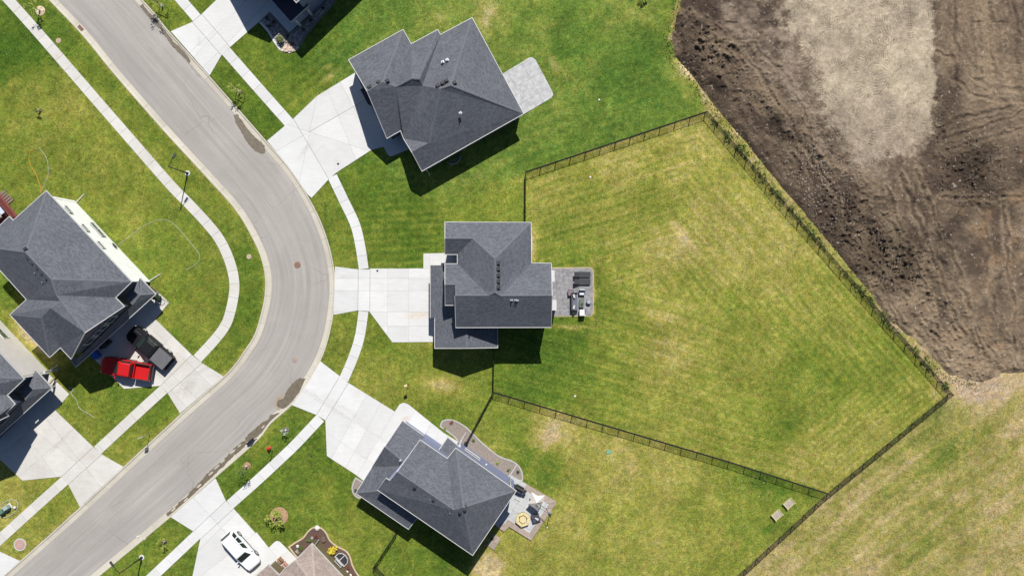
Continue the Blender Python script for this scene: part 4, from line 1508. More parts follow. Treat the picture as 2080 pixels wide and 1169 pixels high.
def gable(house, a, b, c, m, inset=.30):
    """triangular wall piece under the rake, a and b at the eaves, c the apex"""
    A, B, C = Vector(P(*a)), Vector(P(*b)), Vector(P(*c))
    e = (B - A).normalized()
    nrm = Vector((e.y, -e.x, 0))
    cen = house.location
    if nrm.dot(Vector((cen.x, cen.y, 0)) - Vector((A.x, A.y, 0))) < 0:
        nrm = -nrm
    # keep the apex above the wall line
    t = (C - A).dot(Vector((e.x, e.y, 0)))
    base = A + Vector((e.x, e.y, 0)) * t
    apex = Vector((base.x, base.y, C.z - .22))
    A2, B2 = A + Vector((e.x, e.y, 0)) * .3 - Vector((0, 0, .06)), B - Vector((e.x, e.y, 0)) * .3 - Vector((0, 0, .06))
    vs = []
    for off in (inset, inset + .12):
        for p in (A2, B2, apex):
            vs.append(p + nrm * off)
    MB().add(vs, [(0, 1, 2), (5, 4, 3), (0, 3, 4, 1), (1, 4, 5, 2), (2, 5, 3, 0)]).build('wall', m, house, world=True)
    return A2 + nrm * inset, B2 + nrm * inset, -nrm


def window(house, A, B, t, zc, w, h, panes=1, glass=M_GLASS, door=False, frame=M_TRIM, name='window', proud=0.03):
    """window on the wall from A to B (2-D, outward side to the right of A->B given by sign), centre at t"""
    A, B = Vector(A[:2]), Vector(B[:2])
    e = (B - A).normalized()
    c = A + (B - A) * t
    nrm = Vector((e.y, -e.x))
    cen = Vector(house.location[:2])
    if nrm.dot(c - cen) < 0:
        nrm = -nrm
    rz = math.atan2(e.y, e.x)
    L = house.location
    o0 = c + nrm * (.03 + proud)
    mbx = MB()
    fw = .07

    def bx(u, z, du, dz, dep, off):
        p = o0 + e * u + nrm * off
        mbx.box((p.x - L.x, p.y - L.y, z), (du, dep, dz), rz)
    bx(0, zc + h / 2 + fw / 2, w + 2 * fw, fw, .06, .03)
    bx(0, zc - h / 2 - fw / 2, w + 2 * fw, fw, .08, .04)
    bx(-w / 2 - fw / 2, zc, fw, h, .06, .03)
    bx(w / 2 + fw / 2, zc, fw, h, .06, .03)
    for i in range(1, panes):
        bx(-w / 2 + w * i / panes, zc, .05, h, .05, .025)
    f = mbx.build(name, frame, house)
    mbx = MB()
    p = o0
    mbx.box((p.x - L.x, p.y - L.y, zc), (w, .03, h), rz)
    mbx.build('pane', glass, f)
    return f


def garage_door(house, A, B, t, w=4.9, h=2.3):
    A, B = Vector(A[:2]), Vector(B[:2])
    e = (B - A).normalized()
    c = A + (B - A) * t
    nrm = Vector((e.y, -e.x))
    if nrm.dot(c - Vector(house.location[:2])) < 0:
        nrm = -nrm
    rz = math.atan2(e.y, e.x)
    L = house.location
    d = None
    for i in range(4):
        p = c + nrm * .03
        mbx = MB()
        mbx.box((p.x - L.x, p.y - L.y, .05 + h * (i + .5) / 4), (w, .05, h / 4 - .02), rz)
        if d is None:
            d = mbx.build('garage_door', M_TRIM, house)
        else:
            mbx.build('door_panel', M_TRIM, d)


def house(px, py, label):
    return empty('house', P(px, py, 0), label, 'house')


def sc(x0, y0, k, pts):
    """crop coordinates -> photograph pixels"""
    return [(x0 + x / k, y0 + y / k, z) for x, y, z in pts]


def roof_vent(h, px, py, z, size=.36, ang=0.0, round_=False):
    size *= .8
    L = h.location
    x, y, _ = P(px, py, z)
    m1 = MB()
    if round_:
        m1.lathe((x - L.x, y - L.y, z - .1), [(.14, 0), (.14, .18), (.19, .20), (.18, .28), (.05, .31)], 12)
    else:
        m1.box((x - L.x, y - L.y, z + .02), (size, size, .28), ang, .8)
        m1.box((x - L.x, y - L.y, z - .08), (size * 1.25, size * 1.25, .1), ang)
    return m1.build('roof_vent', M_VENT, h)


def roof_pipe(h, px, py, z):
    L = h.location
    x, y, _ = P(px, py, z)
    m1 = MB()
    m1.tube([(x - L.x, y - L.y, z - .2), (x - L.x, y - L.y, z + .32)], .055, 8)
    m1.box((x - L.x, y - L.y, z - .06), (.30, .26, .04), .5)
    return m1.build('vent_pipe', M_GALV, h)


def downspout(h, top, base, ext=None):
    """top, base: photo points (px, py, z)"""
    L = h.location
    a, b = Vector(P(*top)), Vector(P(*base))
    k = MB()
    mid = Vector((b.x, b.y, a.z - .35))
    pts = [a, mid, Vector((b.x, b.y, .18))]
    if ext:
        pts += [Vector((*P2(*ext), .10))]
    k.tube([p - L for p in pts], .05, 5)
    return k.build('downspout', M_TRIM, h)


# ---- the middle house
hA = house(1010, 590, 'middle house with grey cross gabled roof and dark stone patio behind it')
k = 4.175
VA = sc(860, 440, k, [(185, 47, 6), (912, 50, 6), (605, 355, 8.15), (420, 185, 6.95), (185, 185, 6.95), (185, 318, 6), (290, 318, 6), (290, 400, 6), (185, 400, 6),
                      (605, 640, 8.15), (555, 668, 7.9), (655, 670, 7.9), (915, 393, 6), (1083, 396, 6), (1090, 668, 7.9), (1082, 935, 6), (277, 937, 6), (268, 668, 7.9),
                      (185, 575, 7.22), (268, 575, 7.22), (265, 748, 6), (187, 748, 6)])
VA = steep(VA, 6, 1.28)
roof(hA, VA, [(0, 1, 2, 3, 4), (4, 3, 6, 5), (3, 2, 9, 10, 7, 6), (1, 12, 11, 9, 2), (12, 13, 14, 11), (8, 7, 10, 17, 19, 18), (17, 10, 9, 11, 14, 15, 16), (18, 19, 20, 21)],
     skip=[(19, 20), (17, 19), (20, 19)])
wl = sc(860, 440, k, [(185, 47, 0), (912, 50, 0), (915, 393, 0), (1083, 396, 0), (1082, 935, 0), (277, 937, 0), (277, 748, 0), (187, 748, 0), (185, 400, 0), (290, 400, 0), (290, 318, 0), (185, 318, 0)])
qA = walls(hA, [p[:2] for p in wl], 6, W_GREY)
gable(hA, (VA[5][0], VA[5][1], 6), (VA[0][0], VA[0][1], 6), VA[4], W_GREY)
gable(hA, (VA[15][0], VA[15][1], 6), (VA[13][0], VA[13][1], 6), VA[14], W_GREY)
gable(hA, (VA[16][0], VA[16][1], 6), (VA[16][0], VA[8][1], 6), VA[17], W_GREY)
gable(hA, (VA[21][0], VA[21][1], 6), (VA[8][0], VA[8][1], 6), VA[18], W_GREY, .25)
GA = sc(860, 440, k, [(60, 411, 2.95), (200, 411, 3.75), (365, 411, 4.95), (365, 1112, 4.95), (98, 1112, 3.2), (98, 855, 3.2), (60, 855, 2.95), (628, 411, 3.2), (628, 1107, 3.2)])
roof(hA, GA, [(0, 1, 2, 3, 4, 5, 6), (2, 7, 8, 3)], skip=[(0, 1), (1, 2), (2, 7), (5, 6)])
qg = walls(hA, [p[:2] for p in sc(860, 440, k, [(60, 411, 0), (300, 411, 0), (300, 800, 0), (628, 800, 0), (628, 1108, 0), (98, 1112, 0), (98, 857, 0), (60, 857, 0)])], 2.95, W_GREY)
gable(hA, (GA[4][0], GA[4][1], 3.1), (GA[8][0], GA[8][1], 3.1), (GA[3][0], GA[3][1], 4.95), W_GREY)
for y_ in (393, 443, 496, 548, 598):
    roof_vent(hA, 860 + 634 / k, 440 + y_ / k, 8.62, .42)
roof_pipe(hA, 860 + 748 / k, 440 + 705 / k, 8.2)
roof_pipe(hA, 860 + 784 / k, 440 + 705 / k, 8.2)
roof_pipe(hA, 860 + 795 / k, 440 + 708 / k, 8.18)
roof_vent(hA, 860 + 388 / k, 440 + 1013 / k, 4.85, .2)
downspout(hA, (1010, 704, 2.9), (1009, 700, 0))
q_ = qg
garage_door(hA, q_[5], q_[6], .5, 2.4)
garage_door(hA, q_[7], q_[0], .5, 4.6)
b = MB()
x, y, _ = P(1122, 560, 2.5)
b.box((x - hA.location.x, y - hA.location.y, 2.45), (.5, 1.25, .12))
b.build('door_hood', M_TRIM, hA)
b = MB()
x, y, _ = P(1124, 619, 1.5)
b.box((x - hA.location.x, y - hA.location.y, 1.2), (.62, 1.15, 2.4))
b.build('chimney_box', M_TRIM, hA)
window(hA, P2(1079, 460, 5.5), P2(1079, 530, 5.5), .5, 4.2, 1.4, 1.2)

# ---- the north house
hB = house(900, 220, 'north house with wide single storey dark grey hipped roof')
k = 3.16
VB = sc(700, 30, k, [(28, 290, 3.3), (375, 97, 3.3), (427, 190, 3.3), (598, 98, 3.3), (615, 130, 3.3), (818, 22, 3.3), (1148, 635, 3.3), (497, 1002, 3.3), (435, 885, 4.45), (380, 795, 3.3), (360, 742, 3.3), (272, 792, 3.3),
                     (145, 490, 5.75), (245, 432, 5.75), (330, 462, 5.35), (430, 408, 5.8), (480, 412, 5.75), (500, 455, 5.3), (615, 475, 6.4), (680, 452, 6.4), (545, 825, 4.45)])
VB = steep(VB, 3.3, 1.38)
roof(hB, VB, [(0, 1, 13, 12), (1, 2, 14, 13), (2, 3, 16, 15, 14), (3, 4, 17, 16), (4, 5, 19, 18, 17), (5, 6, 19), (6, 7, 8, 20, 18, 19), (9, 20, 8), (12, 13, 14, 10, 11), (14, 15, 16, 17, 9, 10), (17, 18, 20, 9)])
qB = walls(hB, [(p[0], p[1]) for p in sc(700, 30, k, [(28, 290, 0), (375, 97, 0), (427, 190, 0), (598, 98, 0), (615, 130, 0), (818, 22, 0), (1148, 635, 0), (497, 1002, 0), (380, 795, 0), (360, 742, 0), (272, 792, 0)])], 3.3, W_NAVY_SHADE)
gable(hB, (VB[0][0], VB[0][1], 3.3), (VB[11][0], VB[11][1], 3.3), VB[12], W_NAVY_SHADE)
gable(hB, (VB[7][0], VB[7][1], 3.3), (VB[9][0], VB[9][1], 3.3), VB[8], W_NAVY_SHADE)
for a, b_ in ((160, 462), (217, 432), (274, 424), (597, 455), (628, 438), (653, 422), (705, 436)):
    roof_vent(hB, 700 + a / k, 30 + b_ / k, 6.6 if a < 400 else 7.35, .42, .51)
for a, b_ in ((629, 301), (658, 288), (743, 629)):
    roof_pipe(hB, 700 + a / k, 30 + b_ / k, 5.95 if a < 700 else 6.1)
garage_door(hB, P2(*VB[0][:2], 3.3), P2(*VB[11][:2], 3.3), .3, 4.8)
garage_door(hB, P2(*VB[0][:2], 3.3), P2(*VB[11][:2], 3.3), .68, 2.7)
V_ = sc(700, 30, k, [(100, 478, 2.75), (133, 470, 3.05), (193, 594, 3.05), (150, 575, 2.75)])
roof(hB, V_, [(0, 1, 2, 3)], m=mat('shaded_awning', (.018, .022, .035), (.014, .018, .03), rough=.8), thick=.1, skip=[(0, 1), (1, 2), (2, 3), (0, 3)])  # shade put into the near-black colour of this small roof
for pa in ((122, 742), (330, 940)):
    pass
downspout(hB, (867, 346, 3.1), (872, 352, 0), (873, 358))
downspout(hB, (1052, 238, 3.1), (1047, 245, 0))
# window well on the shaded south side
e = empty('window_well', P(922, 322, 0), 'ribbed metal window well on the shaded south side of the north house', 'window well', rz=.51)
b = MB()
for i in range(13):
    a = PI + PI * i / 12
    b.box((.78 * math.cos(a), .55 * math.sin(a) - .05, .08), (.22, .05, .34), a + PI / 2)
b.build('well_wall', M_GALV, e)
b = MB()
for i in range(5):
    b.box((-.52 + i * .26, -.28, .26), (.035, .6, .03))
b.build('grille_bar', M_GALV, e)
tag(e, 'ribbed metal window well on the shaded south side of the north house', 'window well')

# ---- the west house
hC = house(130, 560, 'west house with white side wall and steep dark grey roof, pickups parked in front')
VC = [(94, 388, 6), (27, 448, 6), (19, 440, 6), (-43, 500, 6), (-43, 500, 6), (51, 512, 9.6), (103.5, 567, 9.6), (267, 572, 6), (234, 604, 6), (114, 599, 9.1), (123, 611, 9.0), (54.4, 608, 6), (-20, 534, 6),
      (252, 622, 6), (172, 675, 9.0), (144.5, 728, 6), (122.8, 705, 6), (102, 625, 9.0), (20.9, 638.7, 6), (84, 645, 8.3), (101, 724.6, 6)]
roof(hC, VC, [(0, 5, 3, 2, 1), (0, 7, 6, 5), (6, 7, 8, 9), (3, 5, 6, 9, 10, 11), (9, 8, 13, 14, 10), (17, 10, 14, 15, 16), (10, 17, 19, 18, 11), (18, 19, 20), (19, 17, 16, 20)])
qC = walls(hC, [(94, 388), (267, 572), (234, 604), (252, 622), (144.5, 728), (122.8, 705), (101, 724.6), (20.9, 638.7), (54.4, 608), (-43, 500), (19, 440), (27, 448)], 6, W_NAVY_SHADE)  # navy paints the shade on the sides away from the sun
ga = gable(hC, (144.5, 728, 6), (252, 622, 6), (172, 675, 9.0), W_NAVY_SHADE, .33)  # front gable faces away from the sun, its shade painted navy
# porch and garage roof along the front
VP = [(285, 565, 3.0), (316, 597, 3.0), (154, 744, 3.0), (163, 722, 3.85), (269, 619, 3.9), (285, 599, 4.0), (251, 602, 4.2), (281, 571, 3.5), (143, 728, 3.0)]
roof(hC, VP, [(0, 1, 5), (1, 2, 3, 4, 5), (0, 5, 4, 6, 7), (2, 8, 3)], skip=[(3, 4), (4, 6), (6, 7), (0, 7), (3, 8)], thick=.14)
# corner posts, garage doors, windows
for px_, py_ in ((310, 594), (283, 570)):
    x, y, _ = P(px_, py_, 1.5)
    MB().box((x - hC.location.x, y - hC.location.y, 1.4), (.22, .22, 2.9)).build('porch_post', M_TRIM, hC)
W0, W1 = P2(158, 412), P2(305, 572)
for t, z, w, h in ((.128, 4.35, .85, .6), (.352, 4.35, .85, .6), (.560, 4.35, .85, .6)):
    window(hC, W0, W1, t, z, w, h, 1, M_GLASSG)
window(hC, W0, W1, .352, 1.5, 1.9, .9, 2, M_GLASSG)
b = MB()
x, y = Vector(W0).lerp(Vector(W1), .555)
for i in range(4):
    b.box((x + .1 - hC.location.x, y + .1 - hC.location.y, .9 + i * .12), (.6, .06, .07), -.83)
b.build('wall_vent', M_VENT, hC)
downspout(hC, (113, 404, 5.85), (155, 412, 0), (172, 394))
downspout(hC, (268, 571, 5.85), (303, 571, 0), (327, 556))
downspout(hC, (296, 575, 3.0), (306, 583, 0))
a2, b2, nn = ga
for t, w in ((.28, 1.0), (.50, 1.5), (.72, 1.0)):
    window(hC, a2, b2, t, 5.0, w, 1.3, 2 if w > 1.2 else 1, M_GLASS)
for t in (.2, .35, .65):
    p = a2.lerp(b2, t)
    MB().box((p.x - hC.location.x, p.y - hC.location.y, 4.6), (.08, .08, 2.3), .77).build('wall_trim', M_TRIM, hC)
def wall_skin(house, a, b, z1, m, proud=.05):
    a, b = Vector(a), Vector(b)
    d = (b - a).normalized()
    n = Vector((d.y, -d.x))
    if n.dot(a - Vector(house.location[:2])) < 0:
        n = -n
    MB().prism([tuple(a), tuple(b), tuple(b + n * proud), tuple(a + n * proud)], -.1, z1).build('side_wall', m, house, world=True)


wall_skin(hC, qC[0], qC[1], 5.96, W_WHITE)
garage_door(hC, a2, b2, .35, 4.8)
garage_door(hC, a2, b2, .80, 2.6)
for i in range(5):
    t = i / 5
    roof_vent(hC, 57 + t * 48, 524 + t * 52, 9.2, .36, -.82)
roof_vent(hC, 51, 506, 9.5, .36, -.82)
roof_pipe(hC, 73, 555, 8.6)
roof_pipe(hC, 88, 573, 8.6)

# ---- the house at the left edge
hD = house(-30, 790, 'house at the left edge with tall cream side wall and grey roof')
VD = [(-124, 585, 6), (49, 769, 6), (14, 802, 6), (-104, 797, 9.1), (-114, 762, 9.6), (-167, 709, 9.6), (-95, 808, 9.0), (30, 820, 6), (10.5, 838, 6.5), (17, 844, 6), (-44, 873, 9.0), (-73, 925, 6), (-95, 902, 6), (-164, 805, 6)]
roof(hD, VD, [(0, 1, 4, 5), (4, 1, 2, 3), (3, 2, 7, 8, 9, 10, 6), (6, 10, 11, 12), (5, 4, 3, 6, 12, 13)], skip=[(13, 5), (5, 0)])
qD = walls(hD, [(-124, 585), (49, 769), (14, 802), (30, 820), (-73, 925), (-95, 902), (-200, 790)], 6, W_NAVY_SHADE)  # shaded sides painted navy, as on the west house
wall_skin(hD, qD[0], qD[1], 5.96, W_CREAM)
VE = [(73, 752, 3.0), (105, 787, 3.0), (-60, 936, 3.0), (-52, 915, 3.85), (52, 812, 3.9), (68, 790, 4.0), (36, 793, 4.2), (64, 764, 3.5)]
roof(hD, VE, [(0, 1, 5), (1, 2, 3, 4, 5), (0, 5, 4, 6, 7)], skip=[(3, 4), (4, 6), (6, 7), (0, 7), (2, 3)], thick=.14)
for px_, py_ in ((98, 786), (103, 753), (71, 758)):
    x, y, _ = P(px_, py_, 1.5)
    MB().box((x - hD.location.x, y - hD.location.y, 1.4), (.2, .2, 2.9)).build('porch_post', M_TRIM, hD)
W0, W1 = P2(-62, 586), P2(95, 752)
window(hD, W0, W1, .505, 1.9, 2.3, 1.0, 3, M_GLASSG)
downspout(hD, (50, 768, 5.85), (98, 754, 0), (119, 740))
# rungs of the little porch stair
for i in range(2):
    x, y, _ = P(104 + i * 6, 774 + i * 4, .1)
    MB().box((x - hD.location.x, y - hD.location.y, .12), (.9, .14, .14), .86).build('porch_step', M_WOOD, hD)
x, y, _ = P(83, 812, 0)

# ---- the southern house
hE = house(900, 995, 'southern house with slate blue walls and grey hipped roof beside the round stone beds')
k = 3.349
VE2 = sc(710, 820, k, [(722, 300, 5.5), (1132, 590, 5.5), (837, 1025, 5.5), (192, 583, 5.5), (248, 505, 6.3), (275, 520, 6.3), (325, 460, 7.0), (480, 245, 5.5), (665, 372, 5.5), (710, 720, 7.6), (775, 703, 8.0)])
VE2 = steep(VE2, 5.5, 1.3)
roof(hE, VE2, [(7, 8, 9, 6), (8, 0, 10, 9), (0, 1, 10), (1, 2, 10), (2, 3, 4, 5, 6, 9, 10)])
walls(hE, [(p[0], p[1]) for p in sc(710, 820, k, [(722, 300, 0), (1132, 590, 0), (837, 1025, 0), (192, 583, 0), (480, 245, 0), (665, 372, 0)])], 5.5, W_BLUE, inset=.14)
VG = sc(710, 820, k, [(360, 115, 3), (502, 215, 3), (400, 420, 4.75), (240, 290, 4.75), (155, 428, 3), (45, 605, 3), (400, 848, 3), (470, 760, 4.0), (200, 590, 4.1), (330, 440, 4.75)])
roof(hE, VG, [(0, 1, 2, 3), (3, 2, 9, 4), (4, 9, 8, 5), (5, 8, 7, 6)], skip=[(1, 2), (2, 9), (8, 9), (7, 8)])
walls(hE, [(p[0], p[1]) for p in sc(710, 820, k, [(360, 115, 0), (502, 215, 0), (560, 300, 0), (500, 700, 0), (400, 848, 0), (45, 605, 0), (155, 428, 0)])], 2.95, W_BLUE)
gable(hE, (VG[0][0], VG[0][1], 2.9), (VG[4][0], VG[4][1], 2.9), (VG[3][0], VG[3][1], 4.75), W_BLUE)
gable(hE, (VE2[3][0], VE2[3][1], 5.45), (VE2[7][0], VE2[7][1], 5.45), VE2[6], W_BLUE)
VH = sc(710, 820, k, [(668, 228, 3.0), (735, 283, 3.0), (668, 372, 3.3), (610, 312, 3.3)])
roof(hE, VH, [(0, 1, 2, 3)], skip=[(2, 3)], thick=.12)
x, y, _ = P(935, 901, 1.5)
MB().box((x - hE.location.x, y - hE.location.y, 1.4), (.25, .25, 2.8)).build('porch_post', M_TRIM, hE)
# north-east wall: window pair, light, corner gutters
A_, B_ = Vector(P2(VE2[0][0], VE2[0][1], 5.5)), Vector(P2(VE2[1][0], VE2[1][1], 5.5))
e_ = (B_ - A_).normalized()
n_ = Vector((e_.y, -e_.x))
if n_.dot(A_ - Vector(hE.location[:2])) < 0:
    n_ = -n_
A_, B_ = A_ - n_ * .14, B_ - n_ * .14
window(hE, A_, B_, .26, 2.3, 1.9, 1.1, 2, mat('grey_window', (.16, .19, .17), (.13, .16, .15), rough=.15))
p = A_.lerp(B_, .50) + n_ * .1
MB().lathe((p.x - hE.location.x, p.y - hE.location.y, 2.6), [(.05, -.15), (.12, 0), (.1, .12), (.02, .16)], 10).build('wall_lamp', M_TRIM, hE)
downspout(hE, (926, 909, 5.4), (932, 901, 0), (947, 877))
downspout(hE, (1039, 991, 5.4), (1037, 963, 0), (1051, 941))
downspout(hE, (1038, 990, 3.2), (1036, 968, 0))
for a, b_, z in ((444, 564, 7.1), (572, 650, 7.2), (752, 735, 7.7), (786, 718, 7.9), (787, 693, 7.8)):
    roof_vent(hE, 710 + a / k, 820 + b_ / k, 5.5 + (z - 5.5) * 1.3 - .08, round_=True)
roof_pipe(hE, 710 + 549 / k, 820 + 645 / k, 7.35)
roof_pipe(hE, 710 + 684 / k, 820 + 738 / k, 7.6)
roof_pipe(hE, 710 + 345 / k, 820 + 385 / k, 4.8)
# small balcony / cantilever on the south-east side
b = MB()
x, y, _ = P(1002, 1033, 2.0)
b.box((x - hE.location.x, y - hE.location.y, 1.35), (.7, 3.6, 2.7), -.61)
b.build('bay', W_NAVY_SHADE, hE)

# ---- the brown roofed house at the bottom
hF = house(660, 1230, 'brown roofed house with olive wall at the bottom edge')
VF = [(633.8, 1103, 3.0), (840, 1323, 3.0), (770, 1360, 6.2), (640, 1190, 5.6), (600, 1137, 3.4), (578.5, 1154, 3.0), (567.5, 1167.5, 3.0), (545, 1146, 3.0), (470, 1216, 3.0), (560, 1290, 5.4), (450, 1400, 3.0), (700, 1500, 3.0)]
roof(hF, VF, [(0, 1, 2, 3), (0, 3, 4), (4, 3, 5), (5, 3, 9, 6), (6, 9, 8, 7), (3, 2, 9), (9, 2, 1, 11, 10), (8, 9, 10)], m=R_BROWN, cap=M_CAPB)
walls(hF, [(633.8, 1103), (840, 1323), (700, 1500), (450, 1400), (470, 1216), (545, 1146), (567.5, 1167.5), (578.5, 1154)], 3.0, W_OLIVE)
downspout(hF, (637, 1106, 2.9), (648.8, 1094, 0))
window(hF, P2(648.8, 1096), P2(760, 1216), .36, .85, .9, .6, 1, frame=M_TRIM)

# ---- the house at the top edge
hG = house(610, -90, 'house at the top edge beside the curved river rock bed, in its own shade')
VGa = [(602, 5, 6), (520, -85, 6), (700, -270, 6), (815, -200, 6), (660, -150, 8.5)]
roof(hG, VGa, [(0, 1, 4), (1, 2, 4), (2, 3, 4), (3, 0, 4)])
walls(hG, [(602, 5), (520, -85), (700, -270), (815, -200)], 6, W_BLUE)
VGc = [(533, -29, 6), (480, -94, 8.2), (432, -150, 6), (600, -310, 6), (640, -250, 8.2), (700, -190, 6)]
roof(hG, VGc, [(0, 1, 4, 5), (1, 2, 3, 4)])
walls(hG, [(533, -29), (432, -150), (600, -310), (700, -190)], 5.96, W_NAVY_SHADE)
gable(hG, (533, -29, 6), (432, -150, 6), (480, -94, 8.2), W_NAVY_SHADE)
VGb = [(545, -8, 2.9), (590.7, 44.5, 2.9), (627, 11, 2.9), (582, -42, 2.9), (570, 0, 3.6), (600, 8, 3.5)]
roof(hG, [(520, -36, 2.5), (590.7, 44.5, 2.5), (627, 11, 2.9), (560, -66, 2.9)], [(0, 1, 2, 3)], skip=[(2, 3)], m=mat('shaded_shingle', (.03, .034, .05), (.022, .025, .04), rough=.9), thick=.16)  # full shade on the porch roof put into its dark colour
for px_, py_ in ((604, 44), (627, 22)):
    x, y, _ = P(px_, py_, 1.5)
    MB().box((x - hG.location.x, y - hG.location.y, 1.15), (.24, .24, 2.3)).build('porch_post', M_TRIM, hG)
for i in range(3):
    x, y, _ = P(603 + i * 5, 38 - i * 4, .2)
    MB().box((x - hG.location.x, y - hG.location.y, .1 + i * .09), (.32, 1.5, .2 + i * .18), -.72).build('porch_step', M_CONC, hG)


# ------------------------------------------------------------------ beds, patios
def bed(name, label, pts, m, edge=None, z=.03, ew=.12, closed=True):
    c = catmull([P2(*p) for p in pts] + ([P2(*pts[0])] if closed else []), .35)
    poly = c[:-1] if closed else c
    o = MB().prism(poly, -.05, z).build(name, m)
    tag(o, label, kind='structure')
    return o, poly


def edging(poly, m, parent, w=.12, z=.07, rng=None):
    inner = offset_poly(poly, -w)
    n = len(poly)
    mbx = MB()
    a, b = rng or (0, n)
    for i in range(a, b):
        j = (i + 1) % n
        i = i % n
        P0, P1, P2_, P3 = poly[i], poly[j], inner[j], inner[i]
        vs = [(p[0], p[1], zz) for zz in (-.03, z) for p in (P0, P1, P2_, P3)]
        mbx.add(vs, [(4, 5, 6, 7), (0, 1, 5, 4), (2, 3, 7, 6), (1, 2, 6, 5), (3, 0, 4, 7)])
    return mbx.build('edging', m, parent)


# river rock bed of the top house
RB = [(547, 22), (558, 36), (574, 54), (587, 68), (610, 50), (636, 26), (662, -2), (700, -40), (742, -60), (700, -18), (672, 16), (645, 46), (622, 74), (608, 97), (600, 104), (588, 108), (576, 106), (567, 101), (556, 86), (544, 66), (530, 50), (526, 45), (536, 33)]
cc = [P2(*p) for p in RB]
rb = tag(MB().prism(cc, -.04, .03).build('rock_bed', mat('bed_grit', (.20, .19, .175), (.13, .125, .12), scale=8, fine=.3)), 'curved bed of river rock round the corner of the top house', kind='structure')
edging(cc, M_CONC, rb, .26, .06, (13, 21))
r_ = random.Random(12)
mb = MB()
xs = [p[0] for p in cc]
ys = [p[1] for p in cc]
cnt = 0
arrx = np.array([r_.uniform(min(xs), max(xs)) for _ in range(9000)])
arry = np.array([r_.uniform(min(ys), max(ys)) for _ in range(9000)])
ok = inpoly(arrx, arry, offset_poly(cc, -.3))
for x, y in list(zip(arrx[ok], arry[ok]))[:2600]:
    rock(mb, x, y, .05, r_.uniform(.05, .13), r_)
tag(mb.build('river_rocks', M_RIVER), 'mixed grey and tan river rocks filling the curved bed', kind='stuff')

# stamped patio of the north house
PB = [(1021, 150), (1067, 122), (1075, 117), (1082, 117), (1088, 122), (1122, 186), (1124, 193), (1120, 199), (1063, 233), (1050, 225)]
pp = [P2(*p) for p in PB]
panels('patio', 'pale grey stamped concrete patio behind the north house', cut_panels(pp, grid_lines((1075, 170), -.51, 1.9, 1.9, 3, (.4, .4))), .012, .06, M_STAMP2, gap=.008, under=[pp], kind='structure')
PA = [(1110, 545), (1196, 544), (1202, 546), (1204, 552), (1204, 635), (1200, 640), (1110, 641)]
pp = [P2(*p) for p in PA]
tag(MB().prism(offset_poly(pp, .12), -.05, .02).build('patio_border', mat('straw_edge', (.45, .36, .20), (.3, .25, .13), fine=.3)), 'dry straw coloured border round the dark patio', kind='structure')
panels('patio', 'dark grey stamped concrete patio behind the middle house', cut_panels(pp, grid_lines((1150, 590), 0, 1.35, 1.35, 5, (.3, .3))), .024, .065, M_STAMP, gap=.006, under=[pp], kind='structure', base_m=M_STAMP)
# paver patio of the southern house
PE = [(1035, 962), (1070, 982), (1131, 1018), (1079, 1096), (1050, 1078), (1034, 1068), (1024, 1078), (1012, 1070), (990, 1050), (1006, 1000)]
pp = [P2(*p) for p in PE]
panels('patio', 'raised patio of pale slabs with brown border behind the southern house', cut_panels(pp, grid_lines((1060, 1030), .54, .92, .92, 9, (.2, .2))), .015, .16, M_PAVER, part='paving_slab', gap=.008, jit=.006, under=[pp], kind='structure', base_m=M_PAVER2)
bp = [(1070, 982), (1131, 1018), (1079, 1096), (1050, 1078), (1034, 1068)]
bq = [P2(*p) for p in bp]
full = [P2(*p) for p in PE]
inn = offset_poly(full, -.62)
bord = empty('patio_wall', P(1100, 1050, 0), 'low brown block wall round the raised pale patio', 'garden wall')
for i in (1, 2, 3, 4, 5, 6):
    a, b_ = Vector(full[i]), Vector(full[(i + 1) % len(full)])
    c_, d_ = Vector(inn[i]), Vector(inn[(i + 1) % len(full)])
    n = max(1, int((b_ - a).length / .75))
    for q in range(n):
        t0, t1 = q / n + .006, (q + 1) / n - .006
        poly = [a.lerp(b_, t0), a.lerp(b_, t1), c_.lerp(d_, t1), c_.lerp(d_, t0)]
        MB().prism([tuple(v) for v in poly], 0, .21 + random.uniform(0, .01)).build('coping_block', M_PAVER2, bord, world=True)
PS = [(1003, 1082), (1018, 1093), (1004, 1116), (988, 1105)]
pq = [P2(*p) for p in PS]
st = empty('patio_step', P(1003, 1099, 0), 'separate square brown paver step south of the raised patio', 'step')
for poly in cut_panels(pq, grid_lines((1003, 1099), .54, .5, .5, 4)):
    MB().prism(offset_poly(poly, -.008), 0, .12).build('paver', M_PAVER2, st, world=True)

# gravel beds of the southern house
o, pl = bed('gravel_bed', 'grey gravel bed along the blue wall of the southern house', [(893, 866), (897, 854), (908, 850), (925, 853), (945, 864), (962, 880), (985, 902), (1015, 925), (1040, 934), (1055, 945), (1062, 960), (1062, 976), (1050, 976), (1026, 978), (985, 948), (938, 915), (925, 890)], M_GRAVEL)
edging(pl, mat('stone_edging', (.40, .38, .35)), o, .16, .07)
o, pl = bed('gravel_bed', 'small grey gravel bed at the south corner of the garage', [(722, 968), (717, 978), (714, 992), (720, 1006), (735, 1012), (745, 985)], M_GRAVEL)
edging(pl, mat('stone_edging', (.40, .38, .35)), o, .16, .07)
o, pl = bed('mulch_bed', 'brown mulch bed with tan edging round the brown roofed house', [(585, 1109), (600, 1099), (615, 1090), (623, 1079), (633, 1070), (643, 1067), (655, 1071), (665, 1082), (671, 1095), (685, 1107), (702, 1115), (712, 1127), (717, 1145), (728, 1165), (740, 1180), (700, 1190), (640, 1130), (620, 1140), (604, 1133)], M_MULCH)
edging(pl, M_EDGE, o, .17, .08)


